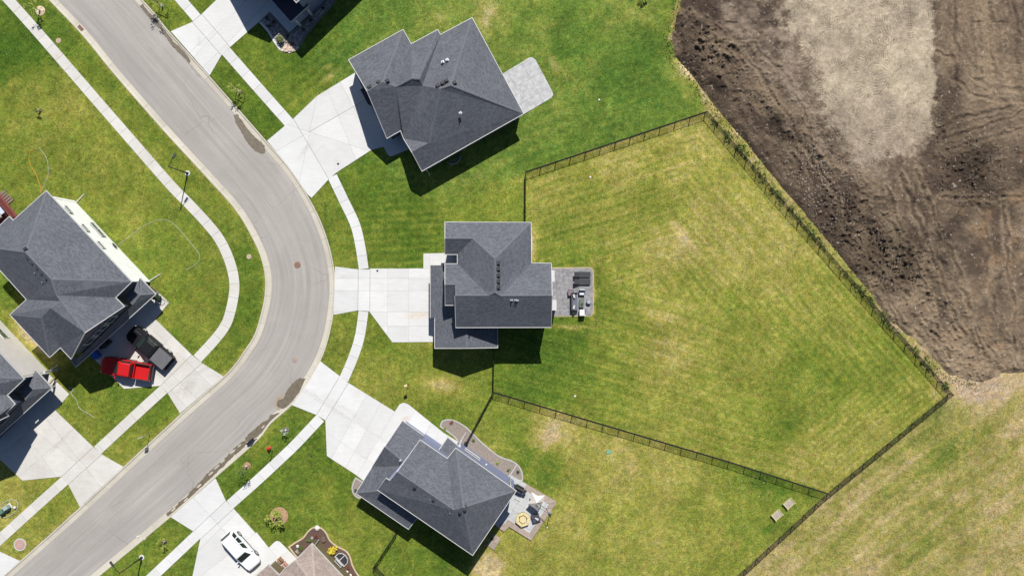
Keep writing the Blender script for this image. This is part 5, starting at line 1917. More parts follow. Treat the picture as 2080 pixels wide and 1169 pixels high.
# ------------------------------------------------------------------ plants
def leaf_cloud(mbx, c, r, n, size, rnd, flat=.8):
    for _ in range(n):
        d = Vector((rnd.gauss(0, 1), rnd.gauss(0, 1), rnd.gauss(0, 1))).normalized() * (rnd.random() ** .45)
        p = Vector(c) + Vector((d.x * r, d.y * r, d.z * r * flat))
        s = size * rnd.uniform(.6, 1.3)
        u = Vector((rnd.uniform(-1, 1), rnd.uniform(-1, 1), rnd.uniform(-.6, .6))).normalized()
        v = u.cross(Vector((rnd.uniform(-.5, .5), rnd.uniform(-.5, .5), 1))).normalized()
        mbx.add([p - u * s, p + v * s * .5, p + u * s, p - v * s * .5], [(0, 1, 2, 3)])


def sapling(px, py, h, crown, leaf_m, label, ring=.0, seed_=1, group='young street trees', guard=True, n=160, ringm=None, stakes=False, leafs=.09):
    rnd = random.Random(seed_)
    e = empty('young_tree', P(px, py, 0), label, 'tree', group)
    t = MB()
    lean = (rnd.uniform(-.08, .08), rnd.uniform(-.08, .08))
    top = (lean[0], lean[1], h * .75)
    t.tube([(0, 0, 0), (lean[0] * .4, lean[1] * .4, h * .4), top], .035, 6, .015)
    tr = t.build('trunk', M_BARK, e)
    lb = MB()
    tips = []
    for i in range(9):
        a = rnd.uniform(0, 2 * PI)
        z0 = h * rnd.uniform(.35, .72)
        q = (math.cos(a) * crown * rnd.uniform(.5, 1), math.sin(a) * crown * rnd.uniform(.5, 1), z0 + h * rnd.uniform(.1, .3))
        lb.tube([(lean[0] * z0 / h, lean[1] * z0 / h, z0), q], .014, 4, .005)
        tips.append(q)
    lb.build('branches', M_BARK, e)
    cr = MB()
    for q in tips:
        leaf_cloud(cr, q, crown * .42, n // 9, leafs, rnd)
    cr.build('crown', leaf_m, e)
    if guard:
        MB().lathe((0, 0, 0), [(.09, 0), (.09, .55), (.08, .56)], 8).build('trunk_guard', mat('white_plastic', (.7, .7, .68)), e)
    if ring:
        g = MB()
        g.lathe((0, 0, 0), [(ring, -.03), (ring, .03), (ring * .8, .055), (.1, .07)], 20)
        rnd2 = random.Random(seed_ + 9)
        for _ in range(50):
            a, r0 = rnd2.uniform(0, 2 * PI), ring * rnd2.random() ** .5
            g.box((r0 * math.cos(a), r0 * math.sin(a), .06), (.12, .04, .04), rnd2.uniform(0, 3))
        g.build('mulch_ring', ringm or M_CHIP, e)
    if stakes:
        s_ = MB()
        s_.tube([(.62, -.25, 0), (.62, -.25, 1.5)], .03, 5)
        s_.tube([(-.3, .2, 0), (-.3, .2, 1.5)], .03, 5)
        s_.build('stake', M_WOOD, e)
        MB().box((.16, -.02, 1.4), (1.05, .07, .07), -.45).build('cross_bar', M_WOOD, e)
    return e


sapling(82, 22, 2.8, .75, M_LEAFY, 'young yellow leaved tree in a straw tuft beside the upper left sidewalk', .55, 1, ringm=mat('straw', (.62, .50, .34), (.42, .32, .22), fine=.3))
sapling(331, 14, 3.0, .95, M_LEAFY, 'staked young tree with yellow leaves beside the top sidewalk', .0, 2, stakes=True, n=240)
sapling(487, 187, 2.7, .62, M_LEAFY, 'thin staked young tree above the long puddle', .22, 3, stakes=True)
sapling(82, 225, 1.1, .3, M_LEAFG, 'tiny sapling alone in the west lawn', .16, 4, n=60)
sapling(335, 1098, 1.5, .5, M_LEAFY, 'low young tree with dark guard beside the bottom street lamp', .25, 5, n=90)
sapling(502, 945, 2.9, .75, M_LEAFG, 'slim young tree with tan mulch ring between puddle kerb and sidewalk', .42, 6, n=150)
sapling(582, 872, 1.7, .45, M_SAGE, 'bare looking young tree with white guard above the red hydrant', .3, 7, n=70, ringm=M_GRAVEL)
sapling(567, 1047, 1.9, .95, M_LEAFY, 'bushy yellow green tree in a round tan mulch ring on the front lawn', 1.02, 8, n=320, leafs=.12)
sapling(1307, -12, 2.4, .6, M_LEAFD, 'dark young tree at the top edge right of the north lawn', .0, 9)


def shrub(px, py, r, h, m, label, seed_=1, n=140, leaf=.09, cat='shrub', group=None, name='shrub'):
    rnd = random.Random(seed_)
    e = empty(name, P(px, py, 0), label, cat, group)
    s_ = MB()
    for i in range(6):
        a = rnd.uniform(0, 6.28)
        s_.tube([(0, 0, 0), (math.cos(a) * r * .5, math.sin(a) * r * .5, h * .7)], .015, 4)
    s_.build('stems', M_BARK, e)
    c = MB()
    for i in range(7):
        a = rnd.uniform(0, 6.28)
        q = rnd.uniform(0, .55) * r
        leaf_cloud(c, (math.cos(a) * q, math.sin(a) * q, h * rnd.uniform(.35, .75)), r * .55, n // 7, leaf, rnd, .7)
    c.build('foliage', m, e)
    return e


shrub(571, 82, .62, 1.15, mat('olive_needles', (.15, .17, .05), (.09, .11, .03)), 'round olive green shrub at the tip of the river rock bed', 21, 500, .07)
shrub(676, 1114, .62, .8, M_GOLD, 'bright golden bush beside the window well of the brown roofed house', 22, 260, .12)
shrub(612, 1110, .35, .4, M_LEAFG, 'small bright green mound in the mulch bed nearest the white step', 23, 90, .07)
shrub(628, 1096, .32, .4, M_LEAFG, 'green and silver clump in the middle of the mulch bed', 24, 80, .07)
shrub(634, 1091, .25, .35, M_SAGE, 'silver plant beside the red plant in the mulch bed', 25, 60, .06)
shrub(642, 1087, .35, .35, M_REDLF, 'red leaved plant near the tip of the mulch bed', 26, 80, .06)
shrub(604, 1119, .3, .3, M_SAGE, 'pale low plant at the foot of the mulch bed by the white step', 27, 60, .06)
shrub(658, 1094, .4, .6, mat('dry_twigs', (.28, .22, .17), (.15, .11, .08)), 'dry brown twiggy shrub beside the olive wall', 28, 120, .06)
shrub(707, 1151, .25, .35, M_REDLF, 'dark red plant below the window well', 29, 60, .06)
for i, (px_, py_, mm, lb) in enumerate(((904, 868, M_LEAFY, 'yellow green tuft at the rounded end of the gravel bed'), (1011, 938, M_LEAFY, 'yellow tuft in the gravel bed by the blue wall'),
                                        (1033, 953, M_LEAFG, 'small green plant near the white downspout of the gravel bed'), (1053, 958, M_LEAFD, 'dark plant in the far rounded end of the gravel bed'),
                                        (1000, 1092, M_LEAFD, 'dark green plant against the south east corner of the southern house'), (724, 994, M_LEAFD, 'dark plant in the small bed at the garage corner'),
                                        (917, 857, M_REDLF, 'tiny reddish plant near the top of the gravel bed'), (962, 893, M_LEAFG, 'tiny green plant halfway along the gravel bed'))):
    shrub(px_, py_, .28, .35, mm, lb, 40 + i, 60, .06)
for i, (px_, py_, lb) in enumerate(((543, 38, 'low dark plant at the driveway end of the river rock bed'), (548, 54, 'low dark plant in the left part of the river rock bed'),
                                    (556, 46, 'low dark plant near the walk in the river rock bed'), (586, 75, 'dark plant at the inner corner of the river rock bed'),
                                    (618, 60, 'dark plant in the right arm of the river rock bed'), (632, 42, 'dark plant further up the right arm of the river rock bed'),
                                    (657, 17, 'dark plant near the top of the right arm of the river rock bed'), (594, 90, 'small purple brown plant near the tip of the river rock bed'))):
    shrub(px_, py_, .3, .4, M_LEAFD if i < 7 else M_REDLF, lb, 60 + i, 70, .07)
# tan rocks at the tip of the rock bed
mb = MB()
for _ in range(60):
    px_, py_ = random.gauss(587, 7), random.gauss(98, 4)
    x, y = P2(px_, py_)
    rock(mb, x, y, .09, random.uniform(.08, .16), random)
tag(mb.build('tan_rocks', mat('tan_rock', (.62, .47, .36), (.42, .33, .27), scale=3)), 'tan rocks in the sunlit tip of the river rock bed', kind='stuff')
for i, (px_, py_, r0, lb) in enumerate(((645, 1071, .3, 'pale boulder at the tip of the mulch bed'), (605, 1108, .2, 'white round stone in the mulch bed by the step'), (705, 1160, .18, 'upper white stone below the window well'), (712, 1167, .18, 'lower white stone below the window well'))):
    mb = MB()
    rnd = random.Random(i)
    x, y = P2(px_, py_)
    bm = bmesh.new()
    bmesh.ops.create_icosphere(bm, subdivisions=2, radius=r0)
    for v in bm.verts:
        v.co *= rnd.uniform(.85, 1.1)
        v.co.z *= .6
    me = bpy.data.meshes.new('boulder')
    bm.to_mesh(me)
    bm.free()
    me.materials.append(mat('white_stone', (.66, .62, .56), (.5, .46, .41)))
    o = bpy.data.objects.new('boulder', me)
    COL.objects.link(o)
    o.location = (x, y, .1)
    tag(o, lb, 'stone')


# ------------------------------------------------------------------ fences
def wire_panel(w=1.8, h=1.1):
    mb = MB()
    r, sp = .0045, .085
    n = int((w + h) / sp)
    for s_ in (1, -1):
        for i in range(n):
            c = i * sp
            # line x = c - z (or mirrored), clipped to the panel
            z0, z1 = max(0, c - w), min(h, c)
            if z1 - z0 < .03:
                continue
            xa, xb = c - z0, c - z1
            if s_ < 0:
                xa, xb = w - xa, w - xb
            a, b = Vector((xa, 0, z0 + .06)), Vector((xb, 0, z1 + .06))
            d = (b - a).normalized()
            q = Vector((0, 1, 0))
            p = d.cross(q) * r
            q = q * r
            mb.add([a + p, a + q - p * .5, a - q - p * .5, b + p, b + q - p * .5, b - q - p * .5], [(0, 1, 4, 3), (1, 2, 5, 4), (2, 0, 3, 5)])
    return mb


FENCE_ME = None
POST_ME = None


def fence(label, pts, h=1.22, ends=(True, True)):
    global FENCE_ME, POST_ME
    P_ = [P2(*p) for p in pts]
    f = empty('chain_link_fence', (P_[0][0], P_[0][1], 0), label, 'fence')
    L = f.location
    rail = MB()
    for a, b in zip(P_[:-1], P_[1:]):
        a, b = Vector(a), Vector(b)
        D = (b - a).length
        n = max(1, round(D / 1.8))
        ang = math.atan2((b - a).y, (b - a).x)
        for i in range(n):
            q = a.lerp(b, i / n)
            if FENCE_ME is None:
                po = MB()
                po.tube([(0, 0, -.1), (0, 0, h + .03)], .046, 8)
                po.lathe((0, 0, h + .03), [(.045, 0), (.04, .03), (.01, .05)], 8)
                o = po.build('post', M_FENCE, f)
                POST_ME = o.data
                o.location = (q.x - L.x, q.y - L.y, 0)
                o2 = wire_panel(1.8, h - .1).build('wire_mesh', M_FENCE, f)
                FENCE_ME = o2.data
            else:
                o = bpy.data.objects.new('post', POST_ME)
                COL.objects.link(o)
                o.parent = f
                o.location = (q.x - L.x, q.y - L.y, 0)
                o2 = bpy.data.objects.new('wire_mesh', FENCE_ME)
                COL.objects.link(o2)
                o2.parent = f
            o2.location = (q.x - L.x, q.y - L.y, 0)
            o2.rotation_euler = (0, 0, ang)
            o2.scale = (D / n / 1.8, 1, 1)
            nx = a.lerp(b, (i + 1) / n)
            if ends[1] and i == n - 1 and (b.x, b.y) == (P_[-1][0], P_[-1][1]):
                o = bpy.data.objects.new('post', POST_ME)
                COL.objects.link(o)
                o.parent = f
                o.location = (nx.x - L.x, nx.y - L.y, 0)
        for zz, nm in ((h, 'top_rail'), (.06, 'bottom_rail')):
            m1 = MB()
            m1.tube([(a.x - L.x, a.y - L.y, zz), (b.x - L.x, b.y - L.y, zz)], .028 if zz > .5 else .014, 6)
            m1.build(nm, M_FENCE, f)
    return f


fence('black chain link fence between the north lawn and the big fenced yard', [(1068, 351), (1432, 230)])
fence('black chain link fence between the big fenced yard and the bare soil plot', [(1432, 230.2), (1577, 402), (1926, 799)], ends=(True, False))
fence('black chain link fence between the big fenced yard and the dry field', [(1926, 799.2), (1680, 1001), (1440, 1222)])
fence('black chain link fence between the big fenced yard and the southern back lawn', [(1003, 795), (1480, 936), (1677, 999)])
fence('short black chain link fence running up from the middle house', [(1067, 455), (1067.5, 353)])
fence('short black chain link fence running down from the middle house', [(1004, 706), (1002.5, 792)])
fence('short black chain link fence ending at the blue wall of the southern house', [(1000.5, 797), (947, 897)])
fence('black chain link fence from the southern house towards the bottom edge', [(806, 1079), (761, 1147), (800, 1186), (850, 1240)])

# weeds that grew up along the fence: stuff
mb = MB()
rnd = random.Random(77)
line = [(1432, 230), (1577, 402), (1926, 799)]
for (a, b), cnt in zip(zip(line[:-1], line[1:]), (200, 340)):
    for _ in range(cnt):
        t = rnd.random()
        px_, py_ = a[0] + (b[0] - a[0]) * t, a[1] + (b[1] - a[1]) * t
        if vnoise(np.array(px_ / 14.0), np.array(py_ / 14.0), 1.0, 6) < .40:
            continue
        off = rnd.gauss(5.5, 4.5)
        x, y = P2(px_ + off * .75 + rnd.uniform(-1, 1), py_ - off * .66)
        hh = rnd.uniform(.08, .55) * (1 if off > 0 else .4)
        for _k in range(5):
            dx, dy = rnd.uniform(-.22, .22), rnd.uniform(-.22, .22)
            w_ = rnd.uniform(.03, .07)
            a_ = rnd.uniform(0, 3.14)
            mb.add([(x - w_ * math.cos(a_), y - w_ * math.sin(a_), -.02), (x + w_ * math.cos(a_), y + w_ * math.sin(a_), -.02), (x + dx + w_ * math.cos(a_) * 1.2, y + dy + w_ * math.sin(a_) * 1.2, hh * .7), (x + dx * 1.5, y + dy * 1.5, hh)], [(0, 1, 2, 3)])
tag(mb.build('weeds', mat('weed_green', (.26, .30, .07), (.15, .20, .035), scale=4)), 'tall uncut weeds along the fence beside the bare soil', kind='stuff')
mb = MB()
for _ in range(1700):
    i = rnd.randrange(1, 13)
    a, b = DIRT[i], DIRT[i + 1]
    t = rnd.random()
    px_, py_ = a[0] + (b[0] - a[0]) * t + rnd.gauss(-2, 7), a[1] + (b[1] - a[1]) * t + rnd.gauss(1, 7)
    x, y = P2(px_, py_)
    hh = rnd.uniform(.08, .3)
    a_ = rnd.uniform(0, 3.14)
    w_ = rnd.uniform(.03, .08)
    mb.add([(x - w_ * math.cos(a_), y - w_ * math.sin(a_), -.02), (x + w_ * math.cos(a_), y + w_ * math.sin(a_), -.02), (x + rnd.uniform(-.15, .15), y + rnd.uniform(-.15, .15), hh)], [(0, 1, 2)])
tag(mb.build('rough_grass', mat('rough_edge_grass', (.34, .33, .10), (.22, .25, .06), scale=3)), 'ragged yellowish grass at the edge of the bare soil', kind='stuff')


# ------------------------------------------------------------------ vehicles (x forward, y left)
def loft(mbx, st):
    """st: list of (x, [(y, z), ...]) half profiles from the bottom edge to the middle of the top"""
    rows = []
    for x, pr in st:
        full = [(x, y, z) for y, z in pr] + [(x, -y, z) for y, z in pr[::-1]]
        rows.append(full)
    n = len(rows[0])
    b = len(mbx.v)
    for r in rows:
        mbx.v += r
    for i in range(len(rows) - 1):
        for j in range(n):
            mbx.f.append((b + i * n + j, b + i * n + (j + 1) % n, b + (i + 1) * n + (j + 1) % n, b + (i + 1) * n + j))
    mbx.f.append(tuple(b + j for j in range(n))[::-1])
    mbx.f.append(tuple(b + (len(rows) - 1) * n + j for j in range(n)))
    return mbx


def smoothen(o, lv=1, ang=35):
    m1 = o.modifiers.new('bevel', 'BEVEL')
    m1.width = .035
    m1.segments = 2
    m1.limit_method = 'ANGLE'
    m1.angle_limit = math.radians(28)
    o.data.polygons.foreach_set('use_smooth', [True] * len(o.data.polygons))
    m2 = o.modifiers.new('wn', 'WEIGHTED_NORMAL')
    return o


def quad(mbx, p, th=.012, nrm=None):
    p = [Vector(q) for q in p]
    n = (p[1] - p[0]).cross(p[2] - p[0]).normalized()
    if nrm is not None and n.dot(Vector(nrm)) < 0:
        p = p[::-1]
        n = -n
    k = len(p)
    top = [q + n * th for q in p]
    bot = [q - n * .02 for q in p]
    mbx.add(bot + top, [tuple(range(k))[::-1], tuple(range(k, 2 * k))] + [(i, (i + 1) % k, k + (i + 1) % k, k + i) for i in range(k)])


def wheels(e, xs, hw, r=.39):
    for x in xs:
        for s_ in (1, -1):
            m1 = MB()
            y1, y0 = s_ * hw, s_ * (hw - .26)
            m1.tube([(x, y0, r), (x, y0 + (y1 - y0) * .1, r), (x, y0 + (y1 - y0) * .9, r), (x, y1, r)], r, 20)
            t = m1.build('wheel', M_TYRE, e, smooth=False)
            m2 = MB()
            m2.tube([(x, y1 - s_ * .02, r), (x, y1 + s_ * .012, r)], r * .62, 14)
            for q in range(5):
                a = q * 2 * PI / 5
                m2.box((x + math.cos(a) * r * .33, y1 + s_ * .018, r + math.sin(a) * r * .33), (.06, .02, .06))
            m2.build('rim', M_RIM, t)


def greenhouse(e, base, top, zb, zt, paint, side_cuts, yb, yt, glass=M_SGLASS, roof_only_paint=True):
    """base=(x_front, x_back) at the belt, top=(x_front, x_back) at the roof"""
    m1 = MB()
    f0, b0 = base
    f1, b1 = top
    N = 5
    st = []
    ring0 = [(b0, yb * .93), (b0 + .1, yb), (f0 - .25, yb), (f0, yb * .80)]
    ring1 = [(b1, yt * .90), (b1 + .12, yt), (f1 - .18, yt), (f1, yt * .88)]
    v, f = [], []
    for ring, z in ((ring0, zb), (ring1, zt - .06)):
        full = ring + [(x, -y) for x, y in ring[::-1]]
        v += [(x, y, z) for x, y in full]
    full = [(b1 + .12, yt * .78), (b1 + .2, yt * .86), (f1 - .3, yt * .86), (f1 - .14, yt * .76)]
    full = full + [(x, -y) for x, y in full[::-1]]
    v += [(x, y, zt) for x, y in full]
    for lv in (0, 8):
        for j in range(8):
            f.append((lv + j, lv + (j + 1) % 8, lv + 8 + (j + 1) % 8, lv + 8 + j))
    f.append(tuple(range(16, 24)))
    f = [q[::-1] for q in f[:-1]] + [f[-1][::-1]]
    m1.add(v, f)
    o = m1.build('cabin', paint, e)
    bm = bmesh.new()
    bm.from_mesh(o.data)
    bmesh.ops.recalc_face_normals(bm, faces=bm.faces[:])
    bm.to_mesh(o.data)
    bm.free()
    smoothen(o)
    zi0, zi1 = zb + .03, zt - .10
    t0, t1 = (zi0 - zb) / (zt - .06 - zb), (zi1 - zb) / (zt - .06 - zb)

    def lerp(a, b, t):
        return a + (b - a) * t
    # windscreen and rear window
    for nm, xb_, xt_, wb, wt, nx in (('windshield', f0, f1, yb * .78, yt * .84, 1), ('rear_window', b0, b1, yb * .86, yt * .82, -1)):
        m2 = MB()
        xa, xc = lerp(xb_, xt_, t0), lerp(xb_, xt_, t1)
        quad(m2, [(xa, -wb, zi0), (xa, wb, zi0), (xc, wt, zi1), (xc, -wt, zi1)], .014, (nx, 0, .4))
        m2.build(nm, glass, e)
    for s_ in (1, -1):
        for xa, xb2 in side_cuts:
            m2 = MB()
            ya, yc = lerp(yb, yt, t0), lerp(yb, yt, t1)

            def tx(x, t):
                # lean the ends with the pillars
                u = (x - b0) / (f0 - b0)
                return lerp(b0 + .1, f0 - .25, u) * (1 - t) + lerp(b1 + .12, f1 - .18, u) * t
            quad(m2, [(tx(xa, t0), s_ * ya, zi0), (tx(xb2, t0), s_ * ya, zi0), (tx(xb2, t1), s_ * yc, zi1), (tx(xa, t1), s_ * yc, zi1)], .012, (0, s_, .3))
            m2.build('side_window', glass, e)
    return o


def pickup(px, py, heading, paint, label, cover=False, L=5.75):
    x, y, _ = P(px, py, 0)
    e = empty('pickup_truck', (x, y, .045), label, 'pickup truck', None, heading)
    hw = .98
    k = L / 5.75
    body = [(2.90, [(.40, .52), (.50, .54), (.54, .75), (.50, .90), (0, .95)]),
            (2.82, [(.58, .46), (.74, .48), (.78, .76), (.70, .98), (0, 1.03)]),
            (2.64, [(.70, .42), (.87, .46), (.91, .80), (.82, 1.05), (0, 1.11)]),
            (2.35, [(.72, .38), (.97, .45), (.985, .88), (.90, 1.12), (0, 1.17)]),
            (1.50, [(.72, .36), (.97, .45), (.98, .92), (.91, 1.17), (0, 1.22)]),
            (1.15, [(.72, .36), (.96, .45), (.97, .95), (.92, 1.20), (0, 1.24)]),
            (-.85, [(.72, .36), (.96, .45), (.97, .95), (.92, 1.20), (0, 1.22)])]
    o = smoothen(loft(MB(), [(x_ * k, p_) for x_, p_ in body]).build('body', paint, e))
    m2 = MB()
    m2.box((1.85 * k, 0, 1.19), (.9, 1.1, .03), 0, .9)
    m2.build('hood_panel', paint, e)
    greenhouse(e, (1.28 * k, -.88 * k), (.58 * k, -.72 * k), 1.17, 1.86, paint, [(-.78 * k, .02), (.10, 1.05 * k)], .90, .74)
    # load bed
    xb0, xb1 = -.93 * k, -2.80 * k
    c = (xb0 + xb1) / 2
    Lb = xb0 - xb1
    m2 = MB()
    m2.box((c, 0, .68), (Lb, 1.86, .24))
    m2.build('bed_floor', paint, e)
    for s_ in (1, -1):
        m2 = MB()
        loft(m2, [])if False else None
        m2.add([(xb0, s_ * .80, .55), (xb0, s_ * .975, .48), (xb0, s_ * .985, .9), (xb0, s_ * .94, 1.27), (xb0, s_ * .80, 1.27), (xb1, s_ * .80, .55), (xb1, s_ * .93, .50), (xb1, s_ * .95, .9), (xb1, s_ * .91, 1.27), (xb1, s_ * .80, 1.27)],
               [(i, (i + 1) % 5, 5 + (i + 1) % 5, 5 + i) for i in range(5)] + [(0, 1, 2, 3, 4), (9, 8, 7, 6, 5)])
        o = m2.build('bed_side', paint, e)
        bm = bmesh.new()
        bm.from_mesh(o.data)
        bmesh.ops.recalc_face_normals(bm, faces=bm.faces[:])
        bm.to_mesh(o.data)
        bm.free()
        m2 = MB()
        m2.box((c, s_ * .87, 1.285), (Lb - .06, .10, .03))
        m2.build('bed_rail', M_PLAST, e)
    m2 = MB()
    m2.box((xb0 - .05, 0, .95), (.08, 1.60, .62))
    m2.build('bulkhead', paint, e)
    m2 = MB()
    m2.box((xb1 + .05, 0, .93), (.10, 1.58, .66))
    m2.build('tailgate', paint, e)
    m2 = MB()
    m2.box((xb1 + .05, 0, 1.275), (.10, 1.56, .02))
    m2.build('tailgate_cap', M_PLAST, e)
    m2 = MB()
    m2.box((xb1 - .10, 0, .58), (.18, 1.75, .2))
    m2.build('rear_bumper', M_PLAST, e)
    if cover:
        m2 = MB()
        m2.box((c, 0, 1.315), (Lb - .02, 1.72, .035))
        for i in (-1, 1):
            m2.box((c, i * .855, 1.335), (Lb - .02, .03, .015))
        m2.build('bed_cover', M_GCOV, e)
    m2 = MB()
    m2.box((2.80 * k, 0, .52), (.2, 1.3, .2))
    smoothen(m2.build('front_bumper', M_PLAST, e))
    m2 = MB()
    m2.box((2.88 * k, 0, .78), (.06, .84, .24))
    m2.build('grille', M_PLAST, e)
    for s_ in (1, -1):
        m2 = MB()
        m2.box((2.70 * k, s_ * .74, .90), (.22, .26, .16), -s_ * .5)
        m2.build('headlight', M_LAMPW, e)
        m2 = MB()
        m2.box((xb1 - .01, s_ * .865, .98), (.06, .14, .36))
        m2.build('tail_light', M_LAMPR, e)
        m2 = MB()
        m2.box((.95 * k, s_ * 1.10, 1.26), (.13, .24, .18))
        m2.box((.95 * k, s_ * .97, 1.22), (.06, .12, .05))
        smoothen(m2.build('mirror', paint, e))
        m2 = MB()
        m2.box((.05, s_ * .985, .42), (1.9 * k, .12, .06))
        m2.build('running_board', M_PLAST, e)
        for xx in (.45, -.55):
            m2 = MB()
            m2.box((xx * k, s_ * .965, 1.05), (.16, .03, .03))
            m2.build('door_handle', paint, e)
    wheels(e, (1.85 * k, -1.85 * k), 1.0)
    return e


def suv(px, py, heading, label):
    x, y, _ = P(px, py, 0)
    e = empty('parked_car', (x, y, .045), label, 'car', None, heading)
    paint = M_WHTP
    body = [(2.46, [(.40, .38), (.55, .42), (.58, .62), (.52, .74), (0, .78)]),
            (2.36, [(.60, .30), (.76, .36), (.80, .66), (.72, .84), (0, .89)]),
            (2.05, [(.70, .26), (.92, .36), (.94, .74), (.84, .95), (0, 1.00)]),
            (1.10, [(.70, .24), (.95, .34), (.965, .80), (.88, 1.05), (0, 1.08)]),
            (.6, [(.70, .24), (.95, .34), (.965, .86), (.90, 1.08), (0, 1.10)]),
            (-1.9, [(.70, .24), (.95, .34), (.965, .88), (.90, 1.10), (0, 1.12)]),
            (-2.22, [(.65, .28), (.86, .36), (.90, .86), (.84, 1.08), (0, 1.10)]),
            (-2.40, [(.55, .32), (.72, .40), (.76, .80), (.70, .98), (0, 1.0)]),
            (-2.46, [(.40, .38), (.52, .42), (.56, .72), (.50, .88), (0, .90)])]
    smoothen(loft(MB(), body).build('body', paint, e))
    greenhouse(e, (1.15, -2.36), (.42, -2.08), 1.05, 1.72, paint, [(-2.15, -1.45), (-1.30, -.45), (-.30, .62)], .90, .70)
    for s_ in (1, -1):
        m2 = MB()
        m2.tube([(-1.8, s_ * .60, 1.72), (-1.7, s_ * .60, 1.765), (.05, s_ * .60, 1.765), (.15, s_ * .60, 1.71)], .022, 6)
        m2.build('roof_rail', M_GALV, e)
        m2 = MB()
        m2.box((.82, s_ * 1.05, 1.12), (.12, .22, .15))
        m2.box((.82, s_ * .95, 1.08), (.05, .12, .05))
        smoothen(m2.build('mirror', paint, e))
        m2 = MB()
        m2.box((2.24, s_ * .68, .78), (.28, .24, .12), -s_ * .35)
        m2.build('headlight', M_LAMPW, e)
        m2 = MB()
        m2.box((-2.30, s_ * .80, .92), (.12, .10, .26))
        m2.build('tail_light', M_LAMPR, e)
        m2 = MB()
        m2.box((0, s_ * .965, .34), (2.6, .06, .10))
        m2.build('side_sill', M_PLAST, e)
    m2 = MB()
    m2.box((2.45, 0, .60), (.05, .8, .2))
    m2.build('grille', M_PLAST, e)
    wheels(e, (1.42, -1.45), .985, .36)
    return e


def head(dx, dy):
    """heading from a direction in the photo (y down)"""
    return math.atan2(-dy, dx)


pickup(264, 747, head(-.985, -.17), M_RED, 'bright red pickup with open bed and its hood in the shade', False, 5.7)
pickup(311, 704, head(-.76, -.65), M_BLKP, 'black pickup with grey bed cover beside the red one', True, 5.75)
suv(493, 1112, head(.665, .747), 'white parked car on the bottom driveway facing its house')


# ------------------------------------------------------------------ street lamps, signs, utilities
def street_lamp(px, py, arm, label):
    e = empty('street_lamp', P(px, py, 0), label, 'street lamp', 'black street lamps beside the sidewalks')
    MB().lathe((0, 0, 0), [(.30, -.1), (.30, .06), (.27, .08)], 20).build('footing', M_CONC, e)
    m1 = MB()
    m1.lathe((0, 0, 0), [(.17, .08), (.17, .14), (.10, .18), (.09, .9), (.075, 1.0)], 12)
    m1.tube([(0, 0, .2), (0, 0, 5.75)], .075, 10, .05)
    m1.build('pole', M_BLACK, e)
    a = Vector((arm[0], arm[1], 0)).normalized()
    m1 = MB()
    m1.tube([(0, 0, 5.6), a * .35 + Vector((0, 0, 5.72)), a * 1.05 + Vector((0, 0, 5.78))], .035, 6)
    m1.build('arm', M_BLACK, e)
    m1 = MB()
    m1.box(tuple(a * 1.32 + Vector((0, 0, 5.79))), (.62, .26, .10), math.atan2(a.y, a.x), .8)
    m1.build('lamp_head', mat('lamp_grey', (.05, .05, .055), rough=.5), e)
    m1 = MB()
    m1.box(tuple(a * 1.32 + Vector((0, 0, 5.725))), (.42, .2, .03), math.atan2(a.y, a.x))
    m1.build('lens', M_LAMPW, e)
    m1 = MB()
    m1.box((.11, 0, .9), (.05, .12, .3))
    m1.build('access_plate', M_BLACK, e)
    return e


street_lamp(381, 352, (.52, .85), 'black street lamp leaning over the curved west sidewalk, white round footing')
street_lamp(288, 1131, (-.6, .8), 'black street lamp at the bottom edge beside the low young tree')
e = empty('street_sign', P(304.5, 881, 0), 'small pale sign on a thin post in the grass strip below the pickups', 'sign', rz=.4)
MB().tube([(0, 0, -.05), (0, 0, 2.9)], .028, 6).build('post', M_GALV, e)
m1 = MB()
m1.box((0, .02, 2.65), (.46, .03, .46))
m1.build('sign_plate', mat('sign_face', (.62, .62, .60)), e)
MB().box((0, .05, 2.28), (.42, .02, .2)).build('sign_tab', mat('sign_face', (.62, .62, .60)), e)
e = empty('bird_house', P(829, 779.5, 0), 'small pale box on a thin post in the lawn above the southern driveway', 'bird house', rz=.4)
MB().tube([(0, 0, 0), (0, 0, 1.9)], .02, 6).build('post', M_BLACK, e)
MB().box((0, 0, 2.0), (.28, .24, .24)).build('box', M_CANV, e)
MB().add([(-.18, -.16, 2.12), (.18, -.16, 2.12), (.18, .16, 2.12), (-.18, .16, 2.12), (-.18, 0, 2.26), (.18, 0, 2.26)], [(0, 1, 5, 4), (2, 3, 4, 5), (0, 4, 3), (1, 2, 5), (3, 2, 1, 0)]).build('box_roof', M_PINE, e)
# hydrant with marker rod
e = empty('fire_hydrant', P(547.5, 908.5, 0), 'small red fire hydrant in the grass strip', 'fire hydrant')
MB().lathe((0, 0, 0), [(.17, 0), (.17, .08), (.12, .1), (.115, .55), (.16, .57), (.16, .62), (.12, .70), (.05, .78), (.03, .84)], 14).build('barrel', mat('hydrant_red', (.55, .03, .02), (.45, .025, .02), rough=.4), e)
m1 = MB()
m1.tube([(-.24, 0, .45), (.24, 0, .45)], .07, 10)
m1.tube([(0, 0, .42), (.07, -.24, .42)], .085, 10)
m1.build('nozzle_cap', mat('hydrant_red', (.55, .03, .02)), e)
e = empty('marker_rod', P(554, 914, 0), 'thin dark marker rod beside the red hydrant', 'marker')
MB().tube([(0, 0, 0), (0, 0, 1.75)], .03, 6).build('rod', M_BLACK, e)
MB().box((0, 0, 1.6), (.09, .09, .2)).build('rod_band', M_BLACK, e)


